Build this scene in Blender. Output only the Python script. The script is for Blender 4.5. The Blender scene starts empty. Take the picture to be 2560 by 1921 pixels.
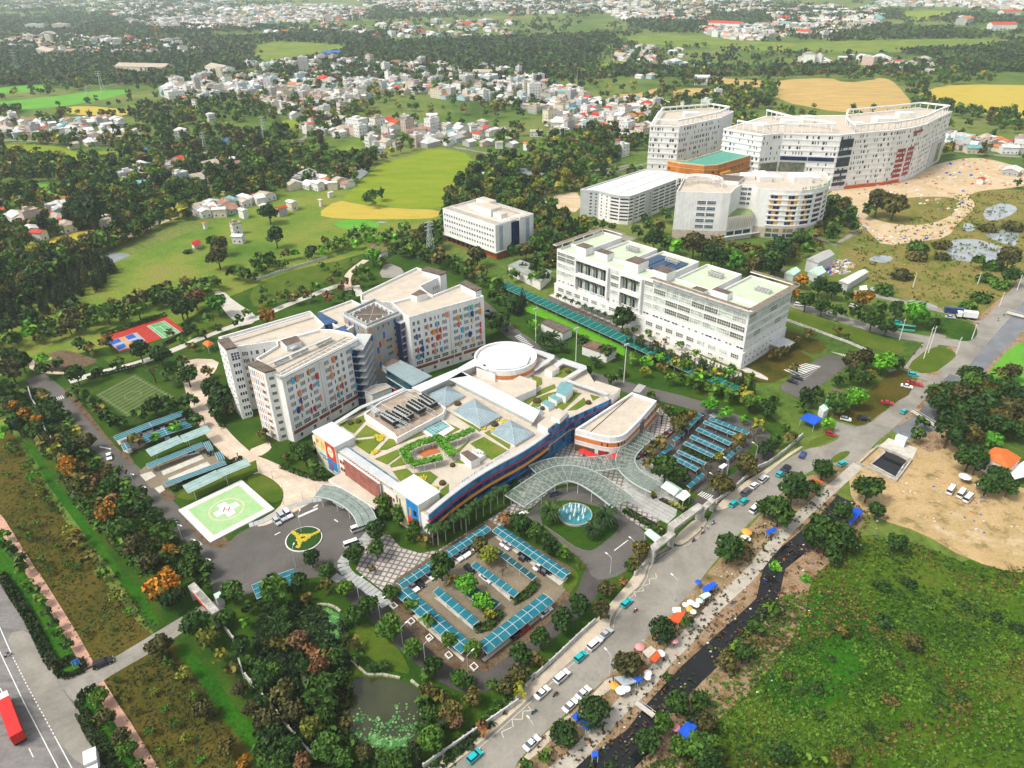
import bpy,math,random
import numpy as np
from mathutils import Vector,Matrix
random.seed(7)
rng=np.random.default_rng(7)
SC=bpy.context.scene
COL=SC.collection
PI=math.pi
CAM_H,F_PX,PITCH,ROLL=150.0,1786.6,0.5324,-0.01538
PX_W,PX_H=2560,1921
_fw=np.array([0,math.cos(PITCH),-math.sin(PITCH)])
_r0=np.array([1.0,0,0])
_u0=np.cross(_r0,_fw)
_rt=_r0*math.cos(ROLL)+_u0*math.sin(ROLL)
_up=_u0*math.cos(ROLL)-_r0*math.sin(ROLL)
cam_d=bpy.data.cameras.new('camera')
cam_d.sensor_width=36.0
cam_d.lens=36.0*F_PX/PX_W
cam_d.clip_start=1.0
cam_d.clip_end=40000.0
cam=bpy.data.objects.new('camera',cam_d)
COL.objects.link(cam)
cam.matrix_world=Matrix(((_rt[0],_up[0],-_fw[0],0),(_rt[1],_up[1],-_fw[1],0),(_rt[2],_up[2],-_fw[2],CAM_H),(0,0,0,1)))
SC.camera=cam
SUN_EL,SUN_AZ=math.radians(56),math.radians(202)
world=bpy.data.worlds.new('World')
SC.world=world
world.use_nodes=True
wn=world.node_tree
wn.nodes.clear()
w_out=wn.nodes.new('ShaderNodeOutputWorld')
w_bg=wn.nodes.new('ShaderNodeBackground')
w_sky=wn.nodes.new('ShaderNodeTexSky')
w_sky.sky_type='NISHITA'
w_sky.sun_disc=False
w_sky.sun_elevation=SUN_EL
w_sky.sun_rotation=PI/2-SUN_AZ
w_sky.air_density=1.0
w_sky.dust_density=3.0
w_sky.ozone_density=1.0
w_bg.inputs['Strength'].default_value=0.12
w_hs=wn.nodes.new('ShaderNodeHueSaturation')
w_hs.inputs['Saturation'].default_value=.3
wn.links.new(w_sky.outputs[0],w_hs.inputs['Color'])
wn.links.new(w_hs.outputs[0],w_bg.inputs['Color'])
wn.links.new(w_bg.outputs[0],w_out.inputs['Surface'])
sun_d=bpy.data.lights.new('sun','SUN')
sun_d.energy=1.5
sun_d.angle=math.radians(12)
sun_d.color=(1.0,0.91,0.79)
sun=bpy.data.objects.new('sun',sun_d)
COL.objects.link(sun)
sun.location=(0,0,400)
_sd=Vector((math.cos(SUN_EL)*math.cos(SUN_AZ),math.cos(SUN_EL)*math.sin(SUN_AZ),math.sin(SUN_EL)))
sun.rotation_euler=_sd.to_track_quat('Z','Y').to_euler()
SC.view_settings.view_transform='Standard'
SC.view_settings.look='None'
SC.view_settings.gamma=1.0
SC.view_settings.exposure=1.05
SC.view_settings.use_curve_mapping=False
SC.cycles.max_bounces=5
SC.cycles.diffuse_bounces=2
SC.cycles.glossy_bounces=2
SC.cycles.transmission_bounces=3
SC.cycles.transparent_max_bounces=6
SC.cycles.volume_bounces=1
SC.cycles.use_denoising=True
SC.cycles.volume_step_rate=4.0
def G(x,y,h=0.0):
 """The point at height h seen at pixel (x, y) of the photograph."""
 d=_fw*F_PX+_rt*(x-PX_W/2)-_up*(y-PX_H/2)
 k=(h-CAM_H)/d[2]
 return (d[0]*k,d[1]*k)
def proj(X,Y,Z):
 P=np.array([X,Y,Z-CAM_H])
 c=(P@_rt,P@_up,P@_fw)
 return PX_W/2+F_PX*c[0]/c[2],PX_H/2-F_PX*c[1]/c[2]
def mpp(X,Y):
 """Metres per photo pixel at a ground point."""
 return (abs(X*_fw[0])+Y*_fw[1]+(-CAM_H)*_fw[2])/F_PX
def nums(s):
 v=[float(a) for a in s.split()]
 return list(zip(v[0::2],v[1::2]))
def T(c,r,s,h=0.0):
 """Points read in sheet (c, r) of the photograph's 4x4 enlargements."""
 return [G(640*c+x/3.456,480*r+y/3.456,h) for x,y in nums(s)]
def R(ox,oy,k,s,h=0.0):
 return [G(ox+x/k,oy+y/k,h) for x,y in nums(s)]
def Q(s,h=0.0):
 return [G(x,y,h) for x,y in nums(s)]
def smooth(pts,n=2,closed=True):
 for _ in range(n):
  out=[]
  m=len(pts)
  for i in range(m if closed else m-1):
   a,b=pts[i],pts[(i+1)%m]
   out.append((a[0]*.75+b[0]*.25,a[1]*.75+b[1]*.25))
   out.append((a[0]*.25+b[0]*.75,a[1]*.25+b[1]*.75))
  if not closed:
   out=[pts[0]]+out+[pts[-1]]
  pts=out
 return pts
def area(p):
 return 0.5*sum(p[i][0]*p[(i+1)%len(p)][1]-p[(i+1)%len(p)][0]*p[i][1] for i in range(len(p)))
def ccw(p):
 return list(p) if area(p)>0 else list(p)[::-1]
def inside(x,y,poly):
 r=False
 j=len(poly)-1
 for i in range(len(poly)):
  a,b=poly[i],poly[j]
  if (a[1]>y)!=(b[1]>y) and x<(b[0]-a[0])*(y-a[1])/(b[1]-a[1])+a[0]:
   r= not r
  j=i
 return r
def lerp(a,b,t):
 return tuple(a[i]+(b[i]-a[i])*t for i in range(len(a)))
def ribbon(line,w):
 """Polygon of width w round an open line; w may be a list, one width per point."""
 L,Rr=[],[]
 for i,q in enumerate(line):
  a,b=line[max(i-1,0)],line[min(i+1,len(line)-1)]
  d=math.hypot(b[0]-a[0],b[1]-a[1]) or 1
  n=(-(b[1]-a[1])/d,(b[0]-a[0])/d)
  ww=(w[i] if isinstance(w,(list,tuple)) else w)/2
  L.append((q[0]+n[0]*ww,q[1]+n[1]*ww))
  Rr.append((q[0]-n[0]*ww,q[1]-n[1]*ww))
 return L,Rr
MATS={}
def nodes_of(m):
 m.use_nodes=True
 nt=m.node_tree
 nt.nodes.clear()
 out=nt.nodes.new('ShaderNodeOutputMaterial')
 b=nt.nodes.new('ShaderNodeBsdfPrincipled')
 nt.links.new(b.outputs[0],out.inputs['Surface'])
 return nt,b
def mix_color(nt,fac,a,b,mode='MIX'):
 n=nt.nodes.new('ShaderNodeMix')
 n.data_type='RGBA'
 n.blend_type=mode
 if hasattr(fac,'links'):
  nt.links.new(fac,n.inputs[0])
 else :
  n.inputs[0].default_value=fac
 for v,i in ((a,6),(b,7)):
  if hasattr(v,'links'):
   nt.links.new(v,n.inputs[i])
  else :
   n.inputs[i].default_value=(v[0],v[1],v[2],1)
 return n.outputs[2]
def ramp(nt,fac,stops,interp='LINEAR'):
 n=nt.nodes.new('ShaderNodeValToRGB')
 n.color_ramp.interpolation=interp
 el=n.color_ramp.elements
 while len(el)<len(stops):
  el.new(0.5)
 for e,(p,c) in zip(el,stops):
  e.position=p
  e.color=(c[0],c[1],c[2],1) if hasattr(c,'__len__') else (c,c,c,1)
 nt.links.new(fac,n.inputs[0])
 return n.outputs[0]
def noise(nt,scale,detail=4,rough=.6,vec=None,dist=0.0):
 n=nt.nodes.new('ShaderNodeTexNoise')
 n.inputs['Scale'].default_value=scale
 n.inputs['Detail'].default_value=detail
 n.inputs['Roughness'].default_value=rough
 n.inputs['Distortion'].default_value=dist
 if vec is not None:
  nt.links.new(vec,n.inputs['Vector'])
 return n.outputs['Fac']
def position(nt,scale=(1,1,1),rot=0.0):
 g=nt.nodes.new('ShaderNodeNewGeometry')
 mp=nt.nodes.new('ShaderNodeMapping')
 mp.inputs['Scale'].default_value=scale
 mp.inputs['Rotation'].default_value=(0,0,rot)
 nt.links.new(g.outputs['Position'],mp.inputs['Vector'])
 return mp.outputs[0]
def bump(nt,b,h,strength,dist):
 n=nt.nodes.new('ShaderNodeBump')
 n.inputs['Strength'].default_value=strength
 n.inputs['Distance'].default_value=dist
 nt.links.new(h,n.inputs['Height'])
 nt.links.new(n.outputs[0],b.inputs['Normal'])
def M(name,rgb,rough=.75,var=.18,scale=.6,metal=0.0,spec=.3,tint=None,bmp=0.0,streak=False):
 """A plain surface with weathering: two noises shift its colour, optionally with rain streaks running down."""
 if name in MATS:
  return MATS[name]
 m=MATS[name]=bpy.data.materials.new(name)
 nt,b=nodes_of(m)
 b.inputs['Roughness'].default_value=rough
 b.inputs['Metallic'].default_value=metal
 b.inputs['Specular IOR Level'].default_value=spec
 if var>0:
  v=position(nt)
  d=tint or tuple(c*(1-var*1.6) for c in rgb)
  f=ramp(nt,noise(nt,scale,5,.65,v),[(.35,0),(.72,1)])
  col=mix_color(nt,f,rgb,d)
  f2=ramp(nt,noise(nt,scale*9,3,.6,v),[(.3,1-var*.6),(.7,1+var*.35)])
  col=mix_color(nt,1.0,col,f2,'MULTIPLY')
  if streak:
   f3=ramp(nt,noise(nt,1.0,4,.7,position(nt,(.9,.9,.06))),[(.45,1),(.75,.86)])
   col=mix_color(nt,1.0,col,f3,'MULTIPLY')
  nt.links.new(col,b.inputs['Base Color'])
  if bmp:
   bump(nt,b,noise(nt,scale*8,3,.6,v),bmp,.05)
 else :
  b.inputs['Base Color'].default_value=(*rgb,1)
 return m
def M_land(name,stops,scale=.05,fine=1.2,fine_amt=.35,stretch=(1,1,1),rot=0.0,bmp=.5,mid=None):
 """Ground cover: patches of several colours with fine grain on top."""
 if name in MATS:
  return MATS[name]
 m=MATS[name]=bpy.data.materials.new(name)
 nt,b=nodes_of(m)
 b.inputs['Roughness'].default_value=.95
 b.inputs['Specular IOR Level'].default_value=.1
 v=position(nt,stretch,rot)
 f=noise(nt,scale,7,.68,v,.4)
 lo,hi=.3,.7
 col=ramp(nt,f,[(lo+(hi-lo)*i/(len(stops)-1),c) for i,c in enumerate(stops)])
 if mid:
  f1=ramp(nt,noise(nt,scale*5,4,.7,v),[(.52,0),(.66,1)])
  col=mix_color(nt,f1,col,mid)
 v2=position(nt)
 f2=noise(nt,fine,5,.75,v2)
 g=ramp(nt,f2,[(.3,1-fine_amt),(.7,1+fine_amt)])
 col=mix_color(nt,1.0,col,g,'MULTIPLY')
 nt.links.new(col,b.inputs['Base Color'])
 if bmp:
  bump(nt,b,f2,bmp,.4)
 return m
def M_glass(name,rgb,rough=.12,grid=None):
 if name in MATS:
  return MATS[name]
 m=MATS[name]=bpy.data.materials.new(name)
 nt,b=nodes_of(m)
 v=position(nt)
 f=ramp(nt,noise(nt,.35,2,.5,v),[(.3,.6),(.7,1.5)])
 nt.links.new(mix_color(nt,1.0,rgb,f,'MULTIPLY'),b.inputs['Base Color'])
 b.inputs['Roughness'].default_value=rough
 b.inputs['Specular IOR Level'].default_value=.5
 return m
def M_clear(name,rgb,alpha,rough=.2):
 """Sheet glass or polycarbonate one can look through."""
 if name in MATS:
  return MATS[name]
 m=MATS[name]=bpy.data.materials.new(name)
 nt,b=nodes_of(m)
 out=[n for n in nt.nodes if n.type=='OUTPUT_MATERIAL'][0]
 v=position(nt)
 f=ramp(nt,noise(nt,.5,4,.6,v),[(.3,.75),(.7,1.2)])
 nt.links.new(mix_color(nt,1.0,rgb,f,'MULTIPLY'),b.inputs['Base Color'])
 b.inputs['Roughness'].default_value=rough
 t=nt.nodes.new('ShaderNodeBsdfTransparent')
 t.inputs[0].default_value=(*[min(1,.55+c*.5) for c in rgb],1)
 mx=nt.nodes.new('ShaderNodeMixShader')
 mx.inputs[0].default_value=alpha
 nt.links.new(t.outputs[0],mx.inputs[1])
 nt.links.new(b.outputs[0],mx.inputs[2])
 nt.links.new(mx.outputs[0],out.inputs['Surface'])
 return m
def M_water(name,rgb,rough=.08,wav=.15):
 if name in MATS:
  return MATS[name]
 m=MATS[name]=bpy.data.materials.new(name)
 nt,b=nodes_of(m)
 v=position(nt)
 f=ramp(nt,noise(nt,.12,5,.6,v),[(.3,.7),(.7,1.25)])
 nt.links.new(mix_color(nt,1.0,rgb,f,'MULTIPLY'),b.inputs['Base Color'])
 b.inputs['Roughness'].default_value=rough
 b.inputs['Specular IOR Level'].default_value=.5
 bump(nt,b,noise(nt,1.5,2,.5,v),wav,.03)
 return m
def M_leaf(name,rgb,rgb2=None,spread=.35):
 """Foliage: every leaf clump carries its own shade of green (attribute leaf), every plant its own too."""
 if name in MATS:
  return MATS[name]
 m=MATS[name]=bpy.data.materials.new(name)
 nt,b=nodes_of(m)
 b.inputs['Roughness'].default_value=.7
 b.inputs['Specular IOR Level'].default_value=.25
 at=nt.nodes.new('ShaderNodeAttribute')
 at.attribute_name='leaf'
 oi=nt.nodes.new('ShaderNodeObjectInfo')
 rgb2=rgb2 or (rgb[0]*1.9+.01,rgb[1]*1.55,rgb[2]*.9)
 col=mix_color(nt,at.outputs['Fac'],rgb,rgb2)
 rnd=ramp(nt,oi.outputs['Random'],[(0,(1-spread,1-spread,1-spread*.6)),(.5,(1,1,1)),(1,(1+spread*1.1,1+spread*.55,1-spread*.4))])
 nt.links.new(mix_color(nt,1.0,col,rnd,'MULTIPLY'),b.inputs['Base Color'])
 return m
def tag(o,label=None,cat=None,group=None,kind=None):
 for k,v in (('label',label),('category',cat),('group',group),('kind',kind)):
  if v:
   o[k]=v
 return o
def empty(name,loc,rz=0.0,label=None,cat=None,group=None):
 o=bpy.data.objects.new(name,None)
 o.empty_display_size=.5
 o.location=loc if len(loc)==3 else (loc[0],loc[1],0)
 o.rotation_euler=(0,0,rz)
 COL.objects.link(o)
 return tag(o,label,cat,group)
def put(name,mesh,parent=None,loc=(0,0,0),rz=0.0,scale=None,rot=None):
 o=bpy.data.objects.new(name,mesh)
 if parent is not None:
  o.parent=parent
 o.location=loc
 o.rotation_euler=rot if rot else (0,0,rz)
 if scale is not None:
  o.scale=scale
 COL.objects.link(o)
 return o
class MB:
 """Collects boxes, prisms, tubes and sheets into one mesh."""
 def __init__(s):
  s.v,s.f,s.m=[],[],[]
 def add(s,verts,faces,mi=0):
  n=len(s.v)
  s.v+=[tuple(q) for q in verts]
  s.f+=[tuple(n+i for i in f) for f in faces]
  s.m+=[mi]*len(faces)
  return s
 def hexa(s,q,mi=0,top=None):
  """Eight corners, bottom ring then top ring, counter-clockwise."""
  s.add(q,[(3,2,1,0),(4,5,6,7),(0,1,5,4),(1,2,6,5),(2,3,7,6),(3,0,4,7)],mi)
  if top is not None:
   s.m[-5]=top
  return s
 def box(s,x0,y0,z0,x1,y1,z1,mi=0,top=None):
  return s.hexa([(x0,y0,z0),(x1,y0,z0),(x1,y1,z0),(x0,y1,z0),(x0,y0,z1),(x1,y0,z1),(x1,y1,z1),(x0,y1,z1)],mi,top)
 def bar(s,a,b,w,z0,z1,mi=0,top=None):
  """An upright slab of thickness w along the ground line a-b."""
  d=math.hypot(b[0]-a[0],b[1]-a[1]) or 1e-6
  nx,ny=-(b[1]-a[1])/d*w/2,(b[0]-a[0])/d*w/2
  q=[(a[0]-nx,a[1]-ny),(b[0]-nx,b[1]-ny),(b[0]+nx,b[1]+ny),(a[0]+nx,a[1]+ny)]
  return s.hexa([(*k,z0) for k in q]+[(*k,z1) for k in q],mi,top)
 def prism(s,poly,z0,z1,mi=0,top=None,bottom=True,zt=None):
  p=ccw(poly)
  n=len(p)
  top=mi if top is None else top
  s.add([(*q,z0) for q in p]+[(q[0],q[1],zt(q) if zt else z1) for q in p],[(i,(i+1)%n,n+(i+1)%n,n+i) for i in range(n)],mi)
  k=len(s.v)-2*n
  s.f.append(tuple(k+n+i for i in range(n)))
  s.m.append(top)
  if bottom:
   s.f.append(tuple(k+i for i in reversed(range(n))))
   s.m.append(mi)
  return s
 def ring(s,poly,w,z0,z1,mi=0,top=None):
  """A wall of thickness w just inside the outline (a parapet)."""
  p=ccw(poly)
  n=len(p)
  inn=inset(p,w)
  top=mi if top is None else top
  base=len(s.v)
  s.v+=[(*q,z0) for q in p]+[(*q,z1) for q in p]+[(*q,z0) for q in inn]+[(*q,z1) for q in inn]
  for i in range(n):
   j=(i+1)%n
   s.f+=[(base+i,base+j,base+n+j,base+n+i),(base+2*n+j,base+2*n+i,base+3*n+i,base+3*n+j),(base+n+i,base+n+j,base+3*n+j,base+3*n+i),(base+j,base+i,base+2*n+i,base+2*n+j)]
   s.m+=[mi,mi,top,mi]
  return s
 def flat(s,poly,z,mi=0):
  p=ccw(poly)
  return s.add([(q[0],q[1],z) for q in p],[tuple(range(len(p)))],mi)
 def strip(s,L,Rr,z,mi=0):
  n=len(L)
  return s.add([(*q,z) for q in L]+[(*q,z) for q in Rr],[(n+i,n+i+1,i+1,i) for i in range(n-1)],mi)
 def tube(s,a,b,r0,r1=None,n=6,mi=0,caps=True):
  r1=r0 if r1 is None else r1
  a,b=Vector(a),Vector(b)
  d=(b-a).normalized() if (b-a).length else Vector((0,0,1))
  t=d.orthogonal().normalized()
  w=d.cross(t)
  ring=lambda c,r:[tuple(c+(t*math.cos(2*PI*i/n)+w*math.sin(2*PI*i/n))*r) for i in range(n)]
  f=[(i,(i+1)%n,n+(i+1)%n,n+i) for i in range(n)]
  if caps:
   f+=[tuple(reversed(range(n))),tuple(range(n,2*n))]
  return s.add(ring(a,r0)+ring(b,r1),f,mi)
 def lathe(s,c,prof,n=12,mi=0):
  """Rings (radius, z) turned round the upright axis through c."""
  vs=[]
  for r,z in prof:
   vs+=[(c[0]+r*math.cos(2*PI*i/n),c[1]+r*math.sin(2*PI*i/n),c[2]+z) for i in range(n)]
  fs=[]
  for k in range(len(prof)-1):
   fs+=[(k*n+i,k*n+(i+1)%n,(k+1)*n+(i+1)%n,(k+1)*n+i) for i in range(n)]
  fs+=[tuple(range((len(prof)-1)*n,len(prof)*n)),tuple(reversed(range(n)))]
  return s.add(vs,fs,mi)
 def mesh(s,name,mats,origin=(0,0,0),smooth_shade=False):
  me=bpy.data.meshes.new(name)
  ox,oy,oz=origin
  me.from_pydata([(x-ox,y-oy,z-oz) for x,y,z in s.v],[],s.f)
  for m in (mats if isinstance(mats,(list,tuple)) else [mats]):
   me.materials.append(m)
  me.polygons.foreach_set('material_index',s.m)
  if smooth_shade:
   me.polygons.foreach_set('use_smooth',[True]*len(s.f))
  me.update()
  return me
 def build(s,name,mats,parent=None,smooth_shade=False,label=None,cat=None,group=None,kind=None,origin=None):
  """Links the collected geometry, given in world metres, as ONE object."""
  if origin is None:
   if parent is not None:
    origin=tuple(parent.matrix_basis.translation)
    if parent.parent is not None:
     origin=tuple(Vector(origin)+parent.parent.matrix_basis.translation)
   elif kind in ('structure','stuff'):
    origin=(0,0,0)
   else :
    xs,ys,zs=[q[0] for q in s.v],[q[1] for q in s.v],[q[2] for q in s.v]
    origin=((min(xs)+max(xs))/2,(min(ys)+max(ys))/2,min(zs))
  o=bpy.data.objects.new(name,s.mesh(name,mats,origin,smooth_shade))
  if parent is not None:
   o.parent=parent
  else :
   o.location=origin
  COL.objects.link(o)
  return tag(o,label,cat,group,kind)
def inset(p,w):
 n=len(p)
 out=[]
 for i in range(n):
  a,b,c=p[i-1],p[i],p[(i+1)%n]
  d1=math.hypot(b[0]-a[0],b[1]-a[1]) or 1e-6
  d2=math.hypot(c[0]-b[0],c[1]-b[1]) or 1e-6
  n1=(-(b[1]-a[1])/d1,(b[0]-a[0])/d1)
  n2=(-(c[1]-b[1])/d2,(c[0]-b[0])/d2)
  k=1+n1[0]*n2[0]+n1[1]*n2[1]
  k=max(k,.35)
  out.append((b[0]+(n1[0]+n2[0])*w/k,b[1]+(n1[1]+n2[1])*w/k))
 return out
def structure(name,poly,z,mat):
 return MB().flat(poly,z).build(name,mat,kind='structure')
def road(name,line,w,z,mat):
 L,Rr=ribbon(line,w)
 return MB().strip(L,Rr,z).build(name,mat,kind='structure')
def re_name(n):
 return n.split(".")[0]
def centroid(p):
 return (sum(q[0] for q in p)/len(p),sum(q[1] for q in p)/len(p))
def along(line,step,off=0.0,start=0.0):
 """Points every step metres along a line, off metres to its left, with heading."""
 out=[]
 d=start
 for a,b in zip(line,line[1:]):
  L=math.hypot(b[0]-a[0],b[1]-a[1])
  ux,uy=(b[0]-a[0])/L,(b[1]-a[1])/L
  while d<=L:
   out.append((a[0]+ux*d-uy*off,a[1]+uy*d+ux*off,math.atan2(uy,ux)))
   d+=step
  d-=L
 return out
_wcache={}
def window_mesh(style,fm,gm):
 key=(style,fm.name,gm.name)
 if key in _wcache:
  return _wcache[key]
 b=MB()
 def grid(nx,nz,bw,bh,x0=0.0,x1=1.0,z0=0.0,z1=1.0):
  b.box(x0,-.03,z0,x1,.05,z1,1)
  b.box(x0-bw,-.12,z0-bh,x0+bw*.2,.05,z1+bh,0)
  b.box(x1-bw*.2,-.12,z0-bh,x1+bw,.05,z1+bh,0)
  b.box(x0+bw*.2,-.12,z1-bh*.2,x1-bw*.2,.05,z1+bh,0)
  b.box(x0+bw*.2,-.2,z0-bh,x1-bw*.2,.05,z0+bh*.2,0)
  for i in range(1,nx):
   x=x0+(x1-x0)*i/nx
   b.box(x-bw*.5,-.1,z0+bh*.2,x+bw*.5,-.03,z1-bh*.2,0)
  for i in range(1,nz):
   z=z0+(z1-z0)*i/nz
   b.box(x0+bw*.2,-.09,z-bh*.4,x1-bw*.2,-.03,z+bh*.4,0)
 if style=='plain':
  grid(1,1,.06,.06)
 elif style=='pair':
  grid(2,1,.05,.05)
 elif style=='trio':
  grid(3,1,.09,.05)
 elif style=='quad':
  grid(4,1,.075,.05)
 elif style=='grid':
  grid(4,2,.03,.05)
 elif style=='wide':
  grid(6,2,.012,.05)
 elif style=='nine':
  grid(3,3,.06,.05)
 elif style=='slot':
  grid(1,1,.01,.04)
 _wcache[key]=b.mesh('window',[fm,gm])
 return _wcache[key]
def wall_windows(parent,a,b,specs,fm,gm,name='window',pick=None):
 """Windows on the wall whose foot runs a -> b (outside on the right-hand side): (s, z, width, height, style[, glass])."""
 dx,dy=b[0]-a[0],b[1]-a[1]
 L=math.hypot(dx,dy)
 ux,uy=dx/L,dy/L
 rz=math.atan2(dy,dx)
 px,py,pz=parent.location
 for sp in specs:
  s_,z,w,h,st=sp[:5]
  g=sp[5] if len(sp)>5 else (random.choice(pick) if pick else gm)
  put(name,window_mesh(st,fm,g),parent,(a[0]+ux*s_-px,a[1]+uy*s_-py,z-pz),rz,(w,1,h))
ORD=['first','second','third','fourth','fifth','sixth','seventh','eighth','ninth','tenth','eleventh','twelfth','thirteenth','fourteenth','fifteenth','sixteenth','seventeenth','eighteenth','nineteenth','twentieth']
# ================================================================== THE LAND
m_land=M_land('countryside',[(.035,.075,.012),(.075,.13,.02),(.13,.165,.035),(.2,.18,.075)],.006,.35,.4)
m_meadow=M_land('meadow_grass',[(.06,.125,.012),(.1,.175,.02),(.17,.2,.03),(.2,.18,.05)],.022,.8,.35)
m_wild=M_land('wild_grass',[(.014,.055,.003),(.035,.09,.004),(.065,.115,.008),(.1,.1,.014)],.03,.9,.5,bmp=.8)
m_weeds=M_land('lush_weeds',[(.01,.06,.003),(.022,.1,.004),(.04,.125,.006)],.05,1.1,.45,bmp=.8)
m_olive=M_land('dry_orchard_grass',[(.026,.036,.004),(.058,.056,.007),(.085,.066,.011),(.05,.066,.008)],.05,1.0,.4)
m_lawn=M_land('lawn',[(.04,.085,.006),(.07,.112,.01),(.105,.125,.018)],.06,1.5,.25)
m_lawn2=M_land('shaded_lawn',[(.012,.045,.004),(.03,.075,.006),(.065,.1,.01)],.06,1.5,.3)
m_rice=M_land('green_rice',[(.12,.2,.008),(.17,.23,.012),(.22,.25,.02)],.03,.6,.16,(1,3,1),.8)
m_rice2=M_land('ripe_rice',[(.3,.26,.035),(.42,.32,.05),(.36,.31,.06)],.03,.6,.14,(1,4,1),.9)
m_emerald=M_land('young_rice',[(.07,.24,.022),(.1,.29,.03),(.13,.3,.04)],.03,.6,.15)
m_stubble=M_land('harvested_field',[(.38,.25,.08),(.47,.32,.12),(.34,.24,.08),(.42,.3,.1)],.02,.5,.16,(1,7,1),1.0)
m_dirt=M_land('bare_earth',[(.4,.29,.17),(.52,.41,.27),(.44,.33,.19),(.58,.48,.35)],.05,1.2,.22)
m_sand=M_land('sandy_ground',[(.3,.2,.09),(.43,.31,.16),(.36,.26,.12),(.52,.42,.28)],.035,1.2,.22,mid=(.2,.15,.06))
m_verge=M_land('weedy_earth',[(.05,.055,.012),(.2,.14,.07),(.3,.22,.13),(.1,.08,.03)],.12,1.6,.4)
m_track=M_land('gravel_track',[(.28,.25,.2),(.4,.37,.31),(.46,.43,.37)],.2,2.0,.2)
m_soil=M_land('planting_soil',[(.05,.032,.018),(.11,.07,.04),(.15,.11,.07),(.08,.05,.03)],.5,2.2,.5)
m_bank=M_land('weedy_canal_bank',[(.13,.07,.03),(.24,.15,.08),(.33,.24,.15),(.17,.12,.05)],.25,2.0,.55,bmp=1)
m_marsh=M_land('marsh_grass',[(.07,.085,.012),(.13,.14,.025),(.2,.16,.05),(.1,.13,.02),(.24,.2,.08)],.03,.8,.4)
m_asphalt=M_land('asphalt',[(.085,.08,.072),(.112,.105,.096),(.14,.132,.12)],.06,1.6,.14,bmp=.1)
m_asphalt_dark=M_land('dark_asphalt',[(.045,.04,.038),(.07,.063,.058),(.1,.09,.082)],.06,1.6,.2,bmp=.1)
m_main=M_land('dusty_asphalt',[(.155,.145,.125),(.21,.198,.17),(.27,.255,.22),(.18,.17,.148)],.05,1.2,.12,bmp=.1)
m_highway=M_land('highway_asphalt',[(.085,.08,.08),(.14,.135,.13),(.2,.19,.18),(.11,.105,.1)],.05,.9,.18,(1,4,1),.4,bmp=.1)
m_concrete=M('pale_concrete',(.56,.53,.46),.85,.2,.4)
m_kerb=M('kerb_concrete',(.42,.38,.33),.85,.25,.8)
m_white=M('white_road_paint',(.74,.74,.7),.7,.2,1.5)
m_pinkpath=M_land('pink_paving',[(.42,.22,.15),(.5,.3,.22),(.36,.2,.14)],.3,2.5,.25)
def M_pavers(name,c1,c2,size,rot,mortar=.012,mc=(.1,.085,.07),hexa=False):
 """Paving laid in courses; the joints are a few millimetres, far below a pixel across most of the plaza."""
 m=MATS[name]=bpy.data.materials.new(name)
 nt,b=nodes_of(m)
 b.inputs['Roughness'].default_value=.85
 v=position(nt,(1,1,1),rot)
 if hexa:
  n=nt.nodes.new('ShaderNodeTexVoronoi')
  n.feature='DISTANCE_TO_EDGE'
  n.inputs['Scale'].default_value=1/size
  n.inputs['Randomness'].default_value=.12
  nt.links.new(v,n.inputs['Vector'])
  f=ramp(nt,n.outputs['Distance'],[(.1,0),(.2,1)])
  col=mix_color(nt,f,c2,c1)
 else :
  n=nt.nodes.new('ShaderNodeTexBrick')
  n.offset=.5
  n.inputs['Scale'].default_value=1.0
  n.inputs['Brick Width'].default_value=size[0]
  n.inputs['Row Height'].default_value=size[1]
  n.inputs['Mortar Size'].default_value=mortar
  n.inputs['Color1'].default_value=(*c1,1)
  n.inputs['Color2'].default_value=(*c2,1)
  n.inputs['Mortar'].default_value=(*mc,1)
  nt.links.new(v,n.inputs['Vector'])
  col=n.outputs[0]
 g=ramp(nt,noise(nt,.12,6,.65,position(nt)),[(.3,.72),(.7,1.15)])
 nt.links.new(mix_color(nt,1.0,col,g,'MULTIPLY'),b.inputs['Base Color'])
 return m
m_peach=M_pavers('peach_paving',(.55,.44,.33),(.6,.48,.37),(2.4,2.4),.75,.05,(.38,.29,.21))
m_hex=M_pavers('hexagon_paving',(.42,.39,.35),(.14,.12,.11),1.7,.3,hexa=True)
m_slab=M_pavers('grey_slab_paving',(.36,.36,.33),(.4,.4,.37),(6,1.6),.79,.07,(.16,.16,.15))
m_walk=M_pavers('beige_pavement',(.47,.4,.3),(.52,.45,.35),(1.2,.6),.8,.02,(.3,.25,.18))
structure('ground',[(-14000,-600),(14000,-600),(14000,22000),(-14000,22000)],0,m_land)
Z=[.004]
def land(name,poly,mat,z=None,n=1):
 """Each sheet of ground cover lies a little above the one before it."""
 if z is None:
  Z[0]+=.0013
  z=Z[0]
 return structure(name,smooth(poly,n) if n else poly,z,mat)
land('meadow',Q('-350 980 60 800 150 690 330 640 520 560 620 520 740 470 1110 470 1120 560 1060 620 900 680 700 760 420 870 200 950 60 1060 -200 1150'),m_meadow)
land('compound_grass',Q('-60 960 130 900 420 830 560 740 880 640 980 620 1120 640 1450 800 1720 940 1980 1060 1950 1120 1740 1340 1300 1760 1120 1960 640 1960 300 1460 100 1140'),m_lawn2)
land('orchard_grass',Q('-600 1000 0 1030 120 1230 240 1430 380 1600 470 1620 700 1960 560 2300 -900 2300'),m_olive)
land('wild_meadow',Q('2560 1300 2990 1200 3300 1500 3000 2300 1480 2300 1700 1900 1780 1700 1900 1500 2060 1380 2150 1330 2300 1360 2440 1420'),m_wild)
land('lush_weed_patch',Q('1985 1500 2060 1470 2160 1530 2210 1600 2150 1690 2060 1780 1950 1800 1900 1700 1870 1620'),m_weeds,n=2)
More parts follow.
